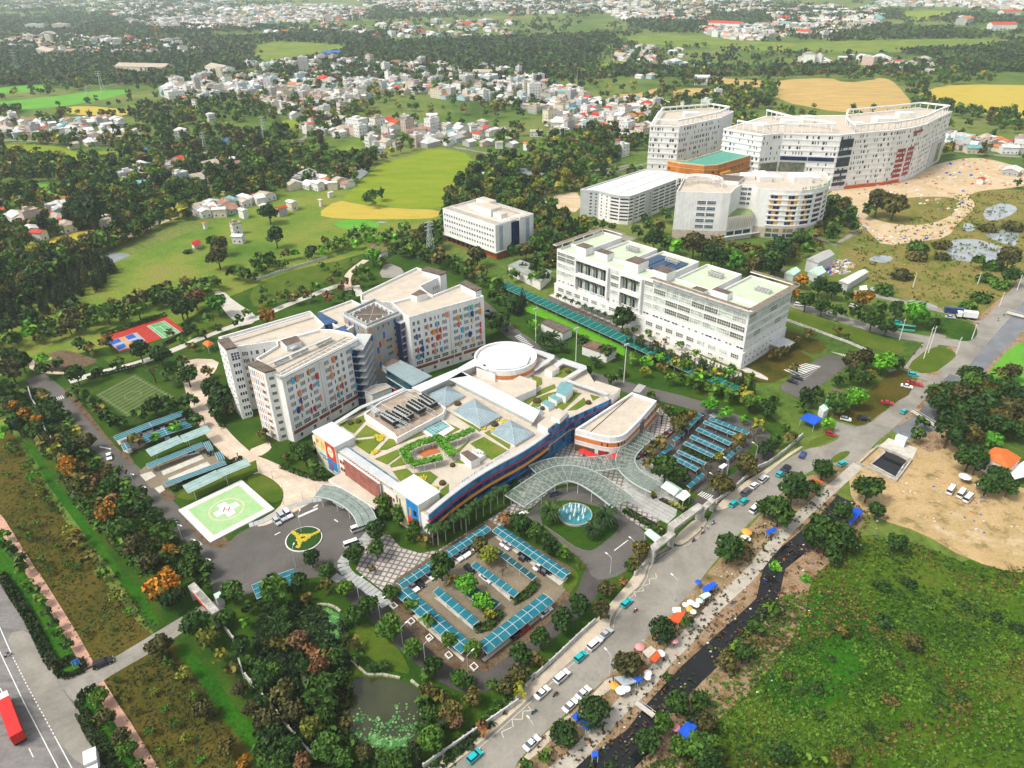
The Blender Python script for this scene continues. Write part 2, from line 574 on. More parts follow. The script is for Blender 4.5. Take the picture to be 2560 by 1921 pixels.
land('marsh',Q('2100 560 2200 590 2400 470 2640 480 2760 560 2640 780 2460 800 2300 770 2170 700 2100 650'),m_marsh)
land('dirt_lot',Q('2170 1120 2300 1080 2400 1120 2460 1170 2560 1230 2700 1230 2800 1420 2560 1440 2420 1400 2300 1330 2200 1300 2130 1260 2120 1180'),m_sand)
land('construction_yard',Q('2070 470 2250 440 2340 410 2440 390 2560 420 2640 450 2540 470 2420 480 2420 520 2380 560 2290 590 2180 590 2140 540 2070 520'),m_dirt,n=2)
land('bush_island',Q('2160 520 2240 495 2390 490 2410 520 2340 560 2250 565 2170 545'),m_marsh,n=2)
land('earth_terraces',T(2,1,'170 90 480 0 590 10 590 180 420 160 230 120'),m_dirt)
for nm,m,pl in [('rice_field',m_rice,T(1,0,'1100 1400 1350 1350 1540 1270 1900 1340 1830 1600 1790 1659')+T(1,1,'1700 60 1600 150 1040 125 860 100 740 60 830 -20')+T(1,0,'1000 1480')),('rice_field',m_rice2,T(1,1,'510 200 700 70 870 105 1040 125 1240 145 1600 155 1600 225 1220 240 720 235')),('rice_field',m_emerald,T(1,1,'660 290 720 240 960 240 1080 270 1030 340 820 330')),('rice_field',m_rice2,T(0,1,'200 520 430 400 700 330 1050 330 830 450 600 560 380 600')),('rice_field',m_rice2,T(0,1,'-300 560 0 530 200 530 340 600 200 680 -60 770 -300 800')),('rice_field',m_emerald,T(0,0,'-200 790 100 745 300 730 420 745 400 790 -100 810')),('rice_field',m_emerald,T(0,0,'-300 900 350 850 800 790 1100 770 1130 800 900 860 500 930 -200 970')),('rice_field',m_rice2,T(0,0,'480 950 700 910 1120 950 1100 1000 900 1010 620 990')),('rice_field',m_rice,T(0,0,'-200 1250 450 1250 700 1330 1050 1290 980 1370 650 1430 300 1370 -200 1310')),('rice_field',m_emerald,T(0,0,'-100 1620 180 1560 560 1620 640 1659')+T(0,1,'500 60 300 20 -50 20')),('rice_field',m_rice,T(0,0,'1180 1230 1400 1210 1750 1240 1600 1270 1350 1270')),('harvested_field',m_stubble,T(2,0,'860 820 1100 810 1250 760 1330 770 1150 860 900 850')),('harvested_field',m_stubble,T(2,0,'1390 770 1730 760 1730 820 1400 860')),('harvested_field',m_stubble,T(2,0,'1740 650 1900 690 2250 700 2250 760 1740 745')),('harvested_field',m_stubble,T(3,0,'0 700 540 670 660 720 900 690 960 670 1060 690 1130 750 1270 920 1090 960 700 990 60 870 80 760')),('rice_field',m_rice2,T(3,0,'1290 820 1500 740 1750 730 2400 740 2400 1050 1650 960 1330 830')),('rice_field',m_rice,T(2,0,'710 640 760 545 1000 540 920 590 880 620')),('harvested_field',m_stubble,T(3,0,'690 590 960 580 950 610 800 640')),('rice_field',m_emerald,T(3,1,'1870 1600 2100 1330 2300 1270 2500 1500 2400 1700')+T(3,2,'1900 40')),('fallow_field',m_meadow,T(1,0,'600 1340 800 1210 960 1190 850 1340')),('ploughed_field',m_dirt,T(1,0,'620 1550 640 1450 780 1380 720 1480')),('ploughed_field',m_dirt,T(1,0,'120 1470 400 1410 460 1440 300 1490')),('fallow_field',m_meadow,T(2,0,'30 500 380 470 400 500 100 530')),('rice_field',m_rice,T(1,0,'90 1080 380 1010 420 1060 250 1130')),('grass_flat',m_meadow,T(0,0,'1400 760 1800 680 2300 560 2300 640 1700 700')),('grass_flat',m_meadow,T(1,0,'-40 560 0 350 700 380 850 420 500 520 200 560')),('grass_flat',m_meadow,T(2,0,'700 330 1500 290 2212 380 3000 350 4200 330 4300 420 2900 470 1200 390')),('fallow_field',m_rice,T(3,0,'1100 110 1500 90 1800 110 1500 150 1230 190')),('harvested_field',m_stubble,T(2,0,'1400 10 1700 20 1700 50 1420 40')),]:
 land(nm,pl,m,.024 if nm=='grass_flat' else .026)
m_pond=M_water('pale_pond_water',(.26,.29,.3),.12,.08)
m_canal=M_water('black_canal_water',(.008,.008,.009),.2,.25)
m_canal2=M_water('grey_canal_water',(.14,.145,.15),.15,.25)
m_green=M_water('murky_pond_water',(.035,.04,.015),.12,.1)
for pl in [T(1,0,'690 1550 850 1440 1000 1435 940 1530 780 1590'),T(0,1,'840 560 960 520 1170 545 1000 600 980 630'),T(3,1,'1530 450 1620 410 1780 405 1880 430 2050 480 2020 560 1960 625 1580 590 1560 540'),T(3,1,'1870 360 2180 310 2150 460 2100 470 1900 400'),T(3,1,'1840 150 2050 85 2200 160 1900 280'),T(3,1,'860 580 950 545 1100 560 1030 620 900 600'),T(3,1,'1205 580 1350 600 1280 620'),T(3,1,'870 825 980 810 960 870 900 860'),T(3,1,'1170 940 1300 930 1500 1000 1400 1010'),T(3,1,'1680 270 1760 270 1800 330 1700 350'),T(2,0,'50 1430 200 1500 500 1500 400 1560 250 1600 40 1600'),T(0,1,'1090 920 1150 890 1310 895 1330 915 1200 925'),T(1,1,'1020 255 1150 260 1080 272')]:
 land('pond',pl,m_pond,.029,n=2)
canal=T(2,3,'400 1900 840 1640 1100 1420 1250 1170 1560 840 1830 590 2040 400 2200 230')+T(3,2,'60 1560 300 1370 520 1180 680 1000')
L_,R_=ribbon(canal,[8,8,7,5.5,6,6,6,5.5,6,6,6,6])
land('canal_bank',[q for q in ribbon(canal,[24,24,22,20,24,24,22,20,20,19,18,14])[0]]+[q for q in ribbon(canal,[24,24,22,20,24,24,22,20,20,19,18,14])[1]][::-1],m_bank)
Z[0]+=.0013
MB().strip(L_,R_,Z[0]).build('canal',m_canal,kind='structure')
canal_up=T(3,2,'1110 430 1250 400 1400 300')+T(3,1,'1680 1600 1800 1450 2000 1250 2150 1080 2300 950 2500 800')
L_,R_=ribbon(canal_up,[9,9,9,11,11,12,12,12,12])
land('canal_bank',ribbon(canal_up,26)[0]+ribbon(canal_up,26)[1][::-1],m_bank)
Z[0]+=.0013
MB().strip(L_,R_,Z[0]).build('canal',m_canal2,kind='structure')
Z[0]=.031
main_l=smooth(Q('990 2040 1129 1920 1279 1788 1395 1682 1522 1572')+T(2,3,'850 440 870 330 990 190 1130 60')+T(2,2,'1170 1560 1250 1480 1400 1400 1480 1400 1640 1270 1700 1170 1740 1095 1850 1090 1950 1020 2080 880 2212 770')+T(3,2,'150 660 330 560 480 540 640 460 560 420 580 380 560 320 640 340 800 380 940 300 1130 140 1320 0')+T(3,1,'1380 1640 1450 1580'),1,False)
main_r=smooth(Q('1240 2060')+T(2,3,'0 1660 190 1450 335 1300 640 1050 860 840 1120 590 1380 320 1560 130')+T(2,2,'1700 1600 1900 1360 2060 1190 2212 1060')+T(3,2,'130 930 250 830 390 740 560 690 700 740 790 650 860 590 940 500 1090 380 1250 230 1400 90')+T(3,1,'1500 1640 1650 1500'),1,False)
land('main_road',main_l+main_r[::-1],m_main,n=0)
for ln,w in [(T(3,1,'1560 1570 1760 1330 1880 1200 2010 1060 2212 830 2540 470'),8.5),(T(3,1,'-100 880 180 960 450 1040 700 1120 1080 1230 1400 1280 1720 1320'),8),(T(3,1,'1860 1130 1500 1025 880 885 640 840 350 745 0 640'),4.5),(T(3,1,'1230 1540 1350 1380 1490 1230'),5.5),(T(3,1,'1050 1560 1200 1560 1500 1640'),5.5)]:
 Z[0]+=.0013
 road('side_road',smooth(ln,1,False),w,Z[0],m_main)
land('grass_triangle',T(3,1,'1190 1510 1400 1340 1560 1350 1620 1390 1630 1420 1530 1500 1430 1570 1280 1560'),m_lawn)
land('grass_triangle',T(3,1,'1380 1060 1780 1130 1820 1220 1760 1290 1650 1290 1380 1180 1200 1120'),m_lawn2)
land('road_island',T(3,2,'530 660 600 600 690 575 715 600 640 660 560 690'),m_lawn)
land('grass_verge',T(3,2,'310 560 380 480 520 430 600 440 560 480 420 540'),m_lawn)
land('parking_verge',T(3,2,'520 290 640 240 900 40 1100 -140 1240 -100 1250 80 1100 160 930 290 800 370 700 340'),m_olive)
dirt_path=T(2,3,'330 1740 560 1560 700 1400 880 1200 1020 1060 1180 920 1310 730 1480 580 1600 430 1820 200 2060 -10')+T(3,2,'0 1450 200 1220 380 1060 520 930 660 810 780 700')
land('dirt_verge',T(2,3,'0 1690 200 1450 640 1060 1100 600 1560 130')+T(2,2,'1720 1600 2212 1070')+T(3,2,'250 840 600 700 760 720 640 900 300 1200 0 1540')+T(2,3,'2060 60 1600 500 1300 860 700 1480 400 1760'),m_verge,n=0)
Z[0]+=.0013
road('dirt_track',smooth(dirt_path,1,False),3.6,Z[0],m_track)
land('pavement',T(2,3,'650 1070 860 850 880 960 800 1020 720 1080'),m_walk)
land('pavement',T(2,3,'30 1650 330 1310 540 1170 500 1230 360 1400 150 1600'),m_walk)
pav_out=Q('960 2030 1129 1920 1279 1788 1395 1682 1522 1572')+T(2,3,'850 440 870 330 990 190 1130 60')+T(2,2,'1180 1560 1270 1480 1300 1550 1250 1610')
pav_in=T(2,2,'1160 1640 1080 1650')+T(2,3,'900 190 760 370 500 610 300 830 0 1050')+Q('1240 1780 1090 1910 930 2030')
MB().prism(smooth(Q('960 2030 1129 1920 1279 1788 1395 1682 1522 1572')+T(2,3,'840 440 870 330 990 190 1130 60')+T(2,2,'1180 1550 1230 1490 1200 1470 1130 1540')+T(2,3,'1000 70 890 190 750 360 500 600 290 830 0 1040')+Q('1240 1770 1090 1895 920 2030'),1),.03,.14).build('pavement',m_walk,kind='structure')
MB().prism(smooth(T(2,2,'1400 1390 1480 1395 1640 1260 1700 1170 1600 1150 1400 1330'),1),.03,.14).build('pavement',m_walk,kind='structure')
MB().prism(smooth(T(2,2,'1750 1100 1850 1085 1950 1015 2080 875 2230 760')+T(3,2,'140 655 310 545 270 540 0 730')+T(2,2,'2110 790 1960 880 1760 1060'),1),.03,.14).build('pavement',m_walk,kind='structure')
zz=MB()
for pts in [T(2,3,'1070 180 1050 140 1140 130 1120 90 1190 70 1185 30 1250 20 1240 -20'),T(2,3,'10 1310 0 1240 90 1240 95 1170 170 1165 140 1130'),T(1,3,'2140 1400 2120 1350 2209 1310')]:
 for a,b in zip(pts,pts[1:]):
  zz.bar(a,b,.22,Z[0]+.004,Z[0]+.008)
for a,b in zip(main_l[3:26],main_l[4:27]):
 d=math.hypot(b[0]-a[0],b[1]-a[1])
 n=((b[1]-a[1])/d,-(b[0]-a[0])/d)
 zz.bar((a[0]+n[0]*.8,a[1]+n[1]*.8),(b[0]+n[0]*.8,b[1]+n[1]*.8),.15,Z[0]+.004,Z[0]+.008)
zz.build('road_markings',M('yellowish_road_paint',(.62,.58,.45),.7,.25,2),kind='structure')
land('highway',T(0,3,'-900 -1250 0 50 160 300 250 460 330 600 420 740 480 850 700 1200 780 1330 860 1470 950 1659 1500 2600 -600 2600 -2000 600'),m_highway,n=0)
land('access_road',T(0,3,'380 700 480 850 540 890 640 870 780 800 900 760 1380 470 1560 360 1720 270 1900 200 1960 280 1800 330 1570 500 1280 680 960 860 850 940 740 1000 690 1060 700 1160 560 1000'),m_main,n=1)
land('service_road',T(0,3,'250 460 420 740 540 1000 700 1200 780 1330 930 1659 700 1659 480 1390 300 1050 100 700 60 500'),m_main,n=1)
Z[0]+=.0013
hw=MB()
hz=Z[0]
def line_on(pts,w,dash=None):
 if dash:
  d0=0
  for x,y,a in along(pts,dash[0]+dash[1]):
   hw.bar((x,y),(x+math.cos(a)*dash[0],y+math.sin(a)*dash[0]),w,hz,hz+.004)
 else :
  for a,b in zip(pts,pts[1:]):
   hw.bar(a,b,w,hz,hz+.004)
line_on(T(0,3,'-600 -400 0 660 200 1080 500 1659 900 2500'),.2)
line_on(T(0,3,'-500 -500 0 450 100 680'),.2)
line_on(T(0,3,'100 680 230 940 480 1400'),.2,(.7,.6))
line_on(T(0,3,'480 1400 620 1659 900 2300'),.2)
line_on(T(0,3,'-300 400 0 970 50 1080 270 1530 500 2000'),.2,(3,4.5))
hw.build('road_markings',m_white,kind='structure')
MB().prism(T(0,2,'-500 700 0 1220 160 1560')+T(0,3,'340 120 700 690 640 715 500 790 440 730 250 420 90 140 30 10')+T(0,2,'-500 1100'),.03,.13).build('verge',m_weeds,kind='structure')
MB().prism(smooth(T(0,3,'490 830 640 740 700 720 740 810 620 880 540 885'),1),.03,.13).build('verge',m_weeds,kind='structure')
MB().prism(smooth(T(0,3,'680 1090 720 1020 820 960 900 1000 970 1150 1050 1280 1330 1659 1500 1900 1150 1900 1000 1640 850 1420 700 1190'),0),.03,.13).build('verge',m_weeds,kind='structure')
for ln in [T(0,2,'-500 600 0 1190 180 1480 290 1659')+T(0,3,'300 0 480 290 620 520 770 790'),T(0,3,'850 940 960 1120 1080 1300 1260 1600 1450 1900')]:
 Z[0]+=.0013
 L_,R_=ribbon(ln,2.6)
 bb=MB()
 for i in range(len(ln)-1):
  bb.hexa([(*L_[i],.02),(*R_[i],.02),(*R_[i+1],.02),(*L_[i+1],.02),(*L_[i],.16),(*R_[i],.16),(*R_[i+1],.16),(*L_[i+1],.16)])
 bb.build('footpath',m_pinkpath,kind='structure')
land('ground_cover_strip',T(0,2,'180 480 300 560 480 850 700 1130 900 1400 1080 1660')+T(0,3,'1180 60 1290 240 1380 420 1300 440 1120 160 1000 -20')+T(0,2,'880 1500 640 1180 420 880 330 700'),m_weeds,n=0)
land('ground_cover_strip',T(0,3,'1500 650 1620 620 1800 800 2000 1080 2209 1340 2300 1600 2200 1560 1960 1280 1800 1030 1640 800'),m_weeds,n=0)
for ln,w in [(T(0,1,'-300 950 0 855 450 655 700 550 1000 410 1260 295 1550 190 1700 110')+T(0,0,'1830 1659 2020 1540 2212 1440')+T(1,0,'0 1430 330 1260 430 1180 600 1080'),5.0),(T(1,0,'770 1180 1060 1170 1540 1240 1960 1320')+T(2,0,'0 1370 400 1440 620 1480 760 1470 1000 1430'),4.5),(T(1,0,'1530 1240 1580 1070'),3.5),(T(2,0,'240 850 500 890 900 960 1200 1000 1400 1000'),6),(T(0,0,'880 745 1450 670'),6),(T(0,0,'1030 690 1330 655'),6),(T(3,0,'1480 1290 1900 1340 2400 1370'),7),(T(0,0,'-50 1215 300 1215 480 1240'),5),(T(2,1,'420 260 700 360 960 390 1050 420'),9),(T(3,1,'-200 -10 500 500 780 340'),3.5),(T(3,0,'1850 430 2060 350'),5)]:
 Z[0]+=.0013
 road('country_road',smooth(ln,1,False),w,Z[0],m_main)
L_,R_=ribbon(smooth(T(0,1,'780 560 1000 450 1260 320 1540 215'),1,False),3)
land('road_shoulder',L_+R_[::-1],m_dirt,n=0)
land('dirt_track',T(3,1,'740 200 830 230 1000 300 1300 330 1480 290 1640 150 1700 60 1760 60 1800 130 1650 260 1550 400 1300 430 1000 470 900 380'),m_dirt)
# ================================================================== THE HOSPITAL GROUNDS
Z[0]=.036
for ln,w,m in [(T(0,2,'300 -60 430 40 560 170 760 400 960 640 1170 820 1350 1010 1570 1240 1760 1430 1900 1640'),7.5,m_asphalt),(T(0,1,'200 1700 480 1740'),9,m_asphalt),(T(1,1,'1900 940 2060 1080 2212 1225')+T(2,1,'80 1270 260 1420 600 1580 900 1660')+T(2,2,'1100 60 1400 130 1640 200 1900 300 2080 390 2190 480'),8,m_asphalt),(T(2,2,'2190 460 2200 600 2090 740 1900 860 1700 990 1600 1060'),6,m_asphalt_dark)]:
 Z[0]+=.0013
 road('compound_road',smooth(ln,1,False),w,Z[0],m)
land('arrival_court',Q('500 1370 570 1360 600 1330 646 1312 712 1275 802 1248 842 1242 889 1268 898 1293 890 1316 918 1335 900 1367 856 1394 851 1420 873 1440 800 1440 700 1462 639 1480 593 1495 540 1500 520 1440'),m_asphalt)
Z[0]+=.0013
road('ring_road',smooth(T(1,3,'700 -60 860 160 1090 350 1270 540 1440 690 1610 820 1760 910 1890 935 2050 880 2209 760')+T(2,3,'170 590 330 460 480 330 640 180 680 60')+T(2,2,'740 1560'),2,False),5.6,Z[0],m_asphalt_dark)
land('fountain_drive',T(2,2,'100 1140 180 1080 330 940 460 890 600 880 720 940 860 1030 960 1120 1130 1250 1180 1400 1250 1470 1380 1380 1400 1410 1280 1520 1170 1540 1000 1610 850 1690 700 1690 640 1560 510 1450 390 1350 280 1230'),m_asphalt)
land('motorcycle_park',T(2,2,'1640 240 1900 340 2110 450 2080 540 1640 960 1520 900 1200 710 1070 650 1110 560 1260 430'),m_asphalt_dark)
plaza=Q('900 1400 918 1336 975 1338 1000 1368 1050 1384 1095 1376 1180 1325 1280 1262 1300 1180 1440 1090 1540 1120 1640 1010 1690 1060 1590 1135 1590 1155 1650 1210 1700 1250 1620 1330 1560 1290 1500 1225 1440 1205 1390 1215 1330 1270 1290 1280 1250 1325 1000 1465 1010 1500 960 1480 890 1425')
land('plaza',plaza,m_hex,n=0)
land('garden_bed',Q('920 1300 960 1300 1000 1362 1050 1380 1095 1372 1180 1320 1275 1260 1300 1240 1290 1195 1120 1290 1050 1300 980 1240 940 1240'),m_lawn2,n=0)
land('entrance_forecourt',Q('1560 1170 1610 1140 1700 1230 1690 1290 1668 1310 1630 1290 1560 1250'),m_slab,n=0)
Z[0]+=.0013
road('peach_walkway',smooth(T(0,1,'1600 1500 1660 1600')+T(0,2,'1660 -60 1690 60 1745 220 1830 370 1950 510 2080 630 2230 740'),2,False),[6.5]*6+[7.5]*60,Z[0],m_peach)
land('peach_walkway',T(0,1,'1480 1520 1640 1440 1900 1450 1860 1560 1760 1640 1640 1600'),m_peach)
land('peach_walkway',T(1,2,'-80 600 60 640 200 700 330 760 600 830 730 830 730 890 560 900 520 1000 280 1140 20 1250 10 1190 200 1080 250 960 200 880 140 840 0 790 -80 740'),m_peach,n=1)
land('spur_path',T(1,2,'-80 580 60 520 130 500 140 560 20 640'),m_peach)
for ln,w,m in [(T(0,1,'600 1640 800 1580 1000 1530 1200 1480 1500 1370 1740 1260 2000 1165 2212 1100')+T(1,1,'280 970 500 890 640 830 800 790'),4.5,m_concrete),(T(1,1,'800 850 780 740 850 660 950 590'),4,m_peach),(T(1,1,'860 810 900 900'),4,m_concrete),(T(0,1,'560 1570 400 1560 280 1530 270 1480 320 1440'),2,m_peach)]:
 Z[0]+=.0013
 road('garden_path',smooth(ln,1,False),w,Z[0],m)
land('paved_court',T(1,1,'1050 740 1120 600 1300 680 1210 745'),m_main)
land('paved_court',T(0,1,'1830 870 1920 850 2030 950 2212 1060 2212 1130 2050 1170 1960 1060'),m_concrete)
land('sunny_lawn',T(1,1,'0 800 300 680 880 560 900 600 720 700 500 830 200 960 0 1020')+T(0,1,'2150 900'),m_lawn)
land('court_lawn',T(0,1,'1640 1090 1860 1030 2030 1100 1990 1150 1650 1290'),m_lawn)
land('court_lawn',T(0,1,'860 1430 1000 1510 1200 1440 1480 1350 1700 1240 1680 1220 1420 1330 1200 1400'),m_lawn)
land('kitchen_garden',T(0,1,'290 1520 330 1430 450 1390 560 1360 740 1420 870 1460 680 1530 420 1560'),m_soil)
land('planting_strip',R(960,1300,2.379,'0 480 75 350 620 0 1140 300 1100 470 900 700 620 900 480 910 380 870 180 690'),m_soil,n=0)
m_cobble=M_pavers('cobbled_lane',(.22,.18,.12),(.28,.23,.15),(.5,.3),.75,.04,(.1,.08,.05))
land('car_park',R(960,1300,2.379,'90 430 630 70 1100 390 1010 500 580 790 490 790 130 470'),m_cobble,n=0)
land('grass_corner',R(960,1300,2.379,'1050 400 1110 290 1160 320 1150 380 1110 430'),m_lawn)
land('soil_bed',T(0,2,'540 60 600 40 820 320 1010 560 1170 690 1130 700 1040 610 800 370'),m_soil)
for q in ['1190 760 1280 735 1300 770 1220 800','1265 840 1340 800 1410 865 1320 905','1375 950 1450 905 1540 990 1440 1030','1520 1090 1800 1380 1940 1310 1985 1370 1950 1415 1800 1415 1680 1310','1040 595 1090 585 1170 690 1130 700']:
 land('soil_bed',T(0,2,q),m_soil)
land('north_car_park',T(0,2,'1200 760 1270 700 1740 500 1850 580 1950 690 1440 900 1300 900'),m_cobble,n=0)
land('north_car_park',T(0,2,'1000 500 1600 270 1660 360 1100 610'),m_asphalt_dark,n=0)
land('helipad_lawn',T(0,2,'1520 980 1600 910 2212 660 2230 760 1640 1010')+T(0,2,'1640 1010'),m_lawn,n=0)
land('helipad_lawn',T(1,2,'-100 830 0 770 60 780 180 850 240 930 230 1000 160 1035 60 1000'),m_lawn)
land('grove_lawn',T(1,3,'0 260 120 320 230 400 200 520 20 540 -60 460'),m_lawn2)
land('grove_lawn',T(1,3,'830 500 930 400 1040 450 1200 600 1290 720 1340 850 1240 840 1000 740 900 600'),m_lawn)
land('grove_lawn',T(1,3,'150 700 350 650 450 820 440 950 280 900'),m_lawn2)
land('lotus_pond',T(1,3,'340 400 450 330 600 280 720 330 740 420 730 560 650 650 560 600 460 540 380 480'),m_green,n=2)
land('fish_pond',T(1,3,'780 1000 860 870 960 880 1250 900 1400 980 1480 1080 1500 1250 1400 1420 1200 1500 980 1500 840 1400 780 1250'),m_green,n=2)
m_lily=M('lily_leaves',(.06,.24,.05),.5,.3,2.0)
m_lily2=M('pale_lily_leaves',(.22,.38,.14),.5,.3,2.0)
def pads(name,poly,n,r0,r1,z,mats,keep=None):
 b=MB()
 xs,ys=[q[0] for q in poly],[q[1] for q in poly]
 k=0
 while k<n:
  x,y=random.uniform(min(xs),max(xs)),random.uniform(min(ys),max(ys))
  if not inside(x,y,poly) or (keep and not keep(x,y)):
   continue
  k+=1
  r=random.uniform(r0,r1)
  a=random.random()*6.28
  zz_=z+random.uniform(.01,.2)
  b.add([(x+r*math.cos(a+i*1.0472),y+r*math.sin(a+i*1.0472),zz_+random.uniform(-.05,.05)) for i in range(6)],[tuple(range(6))],0 if random.random()<.75 else 1)
 return b.build(name,mats,kind='stuff')
pads('lotus_leaves',T(1,3,'385 460 440 370 520 320 620 290 710 340 735 440 725 560 650 650 560 600 460 545'),2600,.25,.5,Z[0],[m_lily,m_lily2])
pads('lily_pads',T(1,3,'820 1250 900 1130 920 1200 1180 1250 1200 1110 1300 1100 1340 1230 1440 1130 1440 1270 1350 1400 1200 1480 980 1490 850 1380'),240,.15,.36,Z[0]+.03,[m_lily,m_lily2])
pads('lily_pads',T(1,3,'930 1480 1000 1340 1100 1420 1180 1400 1300 1400 1310 1480 1180 1500'),190,.2,.4,Z[0]+.03,[m_lily,m_lily2])
m_stone=M('pond_edge_stone',(.42,.4,.3),.9,.3,1.0)
for ln in [T(1,3,'340 390 400 320 470 270 550 250 620 255 690 280 735 320'),T(1,3,'820 730 960 860 1100 860 1250 890'),T(1,3,'1340 910 1410 965'),T(1,3,'730 930 770 1010 760 1090')]:
 b=MB()
 for p,q in zip(ln,ln[1:]):
  n=max(1,int(math.hypot(q[0]-p[0],q[1]-p[1])/1.4))
  for i in range(n):
   b.bar(lerp(p,q,i/n),lerp(p,q,(i+.93)/n),random.uniform(.45,.65),0,.55+random.uniform(-.08,.08))
 b.build('pond_wall',m_stone,label='low pale stone edging wall curving beside a pond in the wooded garden',cat='low wall',group='stone edges of the garden ponds')
pitch=Q('237 988 336 936 436 992 322 1046')
m_pitch=MATS['pitch_turf']=bpy.data.materials.new('pitch_turf')
nt,b_=nodes_of(m_pitch)
w_=nt.nodes.new('ShaderNodeTexWave')
w_.inputs['Scale'].default_value=.13
w_.inputs['Distortion'].default_value=.3
_pa=math.atan2(pitch[1][1]-pitch[0][1],pitch[1][0]-pitch[0][0])
nt.links.new(position(nt,(1,1,1),-_pa-PI/2),w_.inputs['Vector'])
_c=mix_color(nt,ramp(nt,w_.outputs['Fac'],[(.35,0),(.65,1)]),(.035,.075,.01),(.09,.13,.022))
_g=ramp(nt,noise(nt,.25,5,.7,position(nt)),[(.3,.7),(.7,1.2)])
nt.links.new(mix_color(nt,1.0,_c,_g,'MULTIPLY'),b_.inputs['Base Color'])
b_.inputs['Roughness'].default_value=.95
land('football_pitch',pitch,m_pitch,n=0)
b=MB()
cp=centroid(pitch)
inn=inset(ccw(pitch),1.2)
for i in range(4):
 b.bar(inn[i],inn[(i+1)%4],.14,Z[0]+.002,Z[0]+.003)
for i in range(28):
 a0,a1=2*PI*i/28,2*PI*(i+1)/28
 b.bar((cp[0]+3.2*math.cos(a0),cp[1]+3.2*math.sin(a0)),(cp[0]+3.2*math.cos(a1),cp[1]+3.2*math.sin(a1)),.16,Z[0]+.002,Z[0]+.003)
b.build('pitch_markings',M('pale_line_paint',(.3,.36,.2),.8,.3,2),kind='structure')
def quad_in(q,u0,v0,u1,v1):
 f=lambda u,v:lerp(lerp(q[0],q[1],u),lerp(q[3],q[2],u),v)
 return [f(u0,v0),f(u1,v0),f(u1,v1),f(u0,v1)]
m_red=M('red_court_acrylic',(.42,.035,.02),.8,.2,.4)
m_courtg=M('green_court_acrylic',(.13,.36,.15),.8,.2,.4)
m_courtb=M('blue_court_acrylic',(.02,.1,.42),.8,.2,.5)
m_courtgr=M('grey_court_acrylic',(.34,.37,.4),.8,.2,.4)
m_courto=M('orange_court_acrylic',(.6,.28,.08),.8,.2,.5)
court=T(0,1,'870 1250 1430 1075 1600 1200 1030 1390')
land('sports_court',court,m_red,n=0)
zc=Z[0]+.0015
cb=MB()
cb.flat(T(0,1,'1270 1160 1420 1115 1560 1215 1410 1270'),zc,0)
cb.build('tennis_court',m_courtg,kind='structure')
MB().flat(T(0,1,'935 1295 1180 1215 1270 1295 1030 1375'),zc).build('badminton_court',m_courtgr,kind='structure')
b=MB()
for q in ['940 1295 1025 1268 1050 1295 965 1325','1080 1250 1145 1228 1180 1258 1110 1280','1000 1335 1070 1310 1095 1340 1025 1368','1140 1290 1200 1270 1235 1300 1165 1325']:
 b.flat(T(0,1,q),zc+.0015)
b.build('court_markings',m_courtb,kind='structure')
b=MB()
for q in ['1030 1268 1075 1252 1110 1282 1060 1296','1075 1312 1140 1290 1165 1318 1100 1340']:
 b.flat(T(0,1,q),zc+.0015)
b.build('court_markings',m_courto,kind='structure')
b=MB()
tc=T(0,1,'1270 1160 1420 1115 1560 1215 1410 1270')
for u0,v0,u1,v1 in [(0,0,1,0),(1,0,1,1),(1,1,0,1),(0,1,0,0),(0,.14,1,.14),(0,.86,1,.86),(.25,.14,.25,.86),(.75,.14,.75,.86),(.25,.5,.75,.5)]:
 f=lambda u,v:lerp(lerp(tc[0],tc[3],u),lerp(tc[1],tc[2],u),v)
 b.bar(f(u0,v0),f(u1,v1),.18,zc+.0015,zc+.008)
b.build('court_markings',m_white,kind='structure')
hp=[(445.8,1275.1),(525.6,1356.2),(686,1272.2),(603.3,1199.5)]
hpw=[G(x,y,.5) for x,y in hp]
m_heli=M('helipad_green',(.25,.45,.19),.8,.16,.35,tint=(.34,.48,.26))
m_heliw=M('helipad_white',(.72,.7,.66),.8,.14,.4)
m_red_paint=M('red_paint',(.45,.03,.03),.6,.15,1)
hroot=empty('helipad',(*centroid(hpw),0),label='raised green helipad with white rim, ringed white cross and red letter H',cat='helipad')
MB().prism(hpw,0,.5).build('deck_rim',m_heliw,hroot)
hi=quad_in(hpw,.1,.1,.9,.9)
MB().flat(hi,.506).build('deck',m_heli,hroot)
b=MB()
for i in range(4):
 b.bar(hi[i],hi[(i+1)%4],.3,.507,.511)
b.build('edge_line',M('cream_paint',(.6,.52,.35),.7,.2,1),hroot)
hc=centroid(hpw)
ha=math.atan2(hpw[2][1]-hpw[1][1],hpw[2][0]-hpw[1][0])
def hloc(u,v):
 return (hc[0]+u*math.cos(ha)-v*math.sin(ha),hc[1]+u*math.sin(ha)+v*math.cos(ha))
b=MB()
for i in range(48):
 a0,a1=2*PI*i/48,2*PI*(i+1)/48
 b.add([(*hloc(r*math.cos(a),r*math.sin(a)),.511) for r,a in ((5.0,a0),(5.55,a0),(5.55,a1),(5.0,a1))],[(0,1,2,3)])
b.build('ring_marking',M('cream_paint',(.6,.52,.35)),hroot)
b=MB()
b.flat([hloc(*q) for q in ((-3.9,-1.35),(3.9,-1.35),(3.9,1.35),(-3.9,1.35))],.514)
b.flat([hloc(*q) for q in ((-1.35,1.352),(1.35,1.352),(1.35,3.9),(-1.35,3.9))],.514)
b.flat([hloc(*q) for q in ((-1.35,-3.9),(1.35,-3.9),(1.35,-1.352),(-1.35,-1.352))],.514)
b.build('cross_marking',m_heliw,hroot)
hd=math.atan2(-1,.12)+PI/2
def hl2(u,v):
 return (hc[0]+u*math.cos(hd)-v*math.sin(hd),hc[1]+u*math.sin(hd)+v*math.cos(hd))
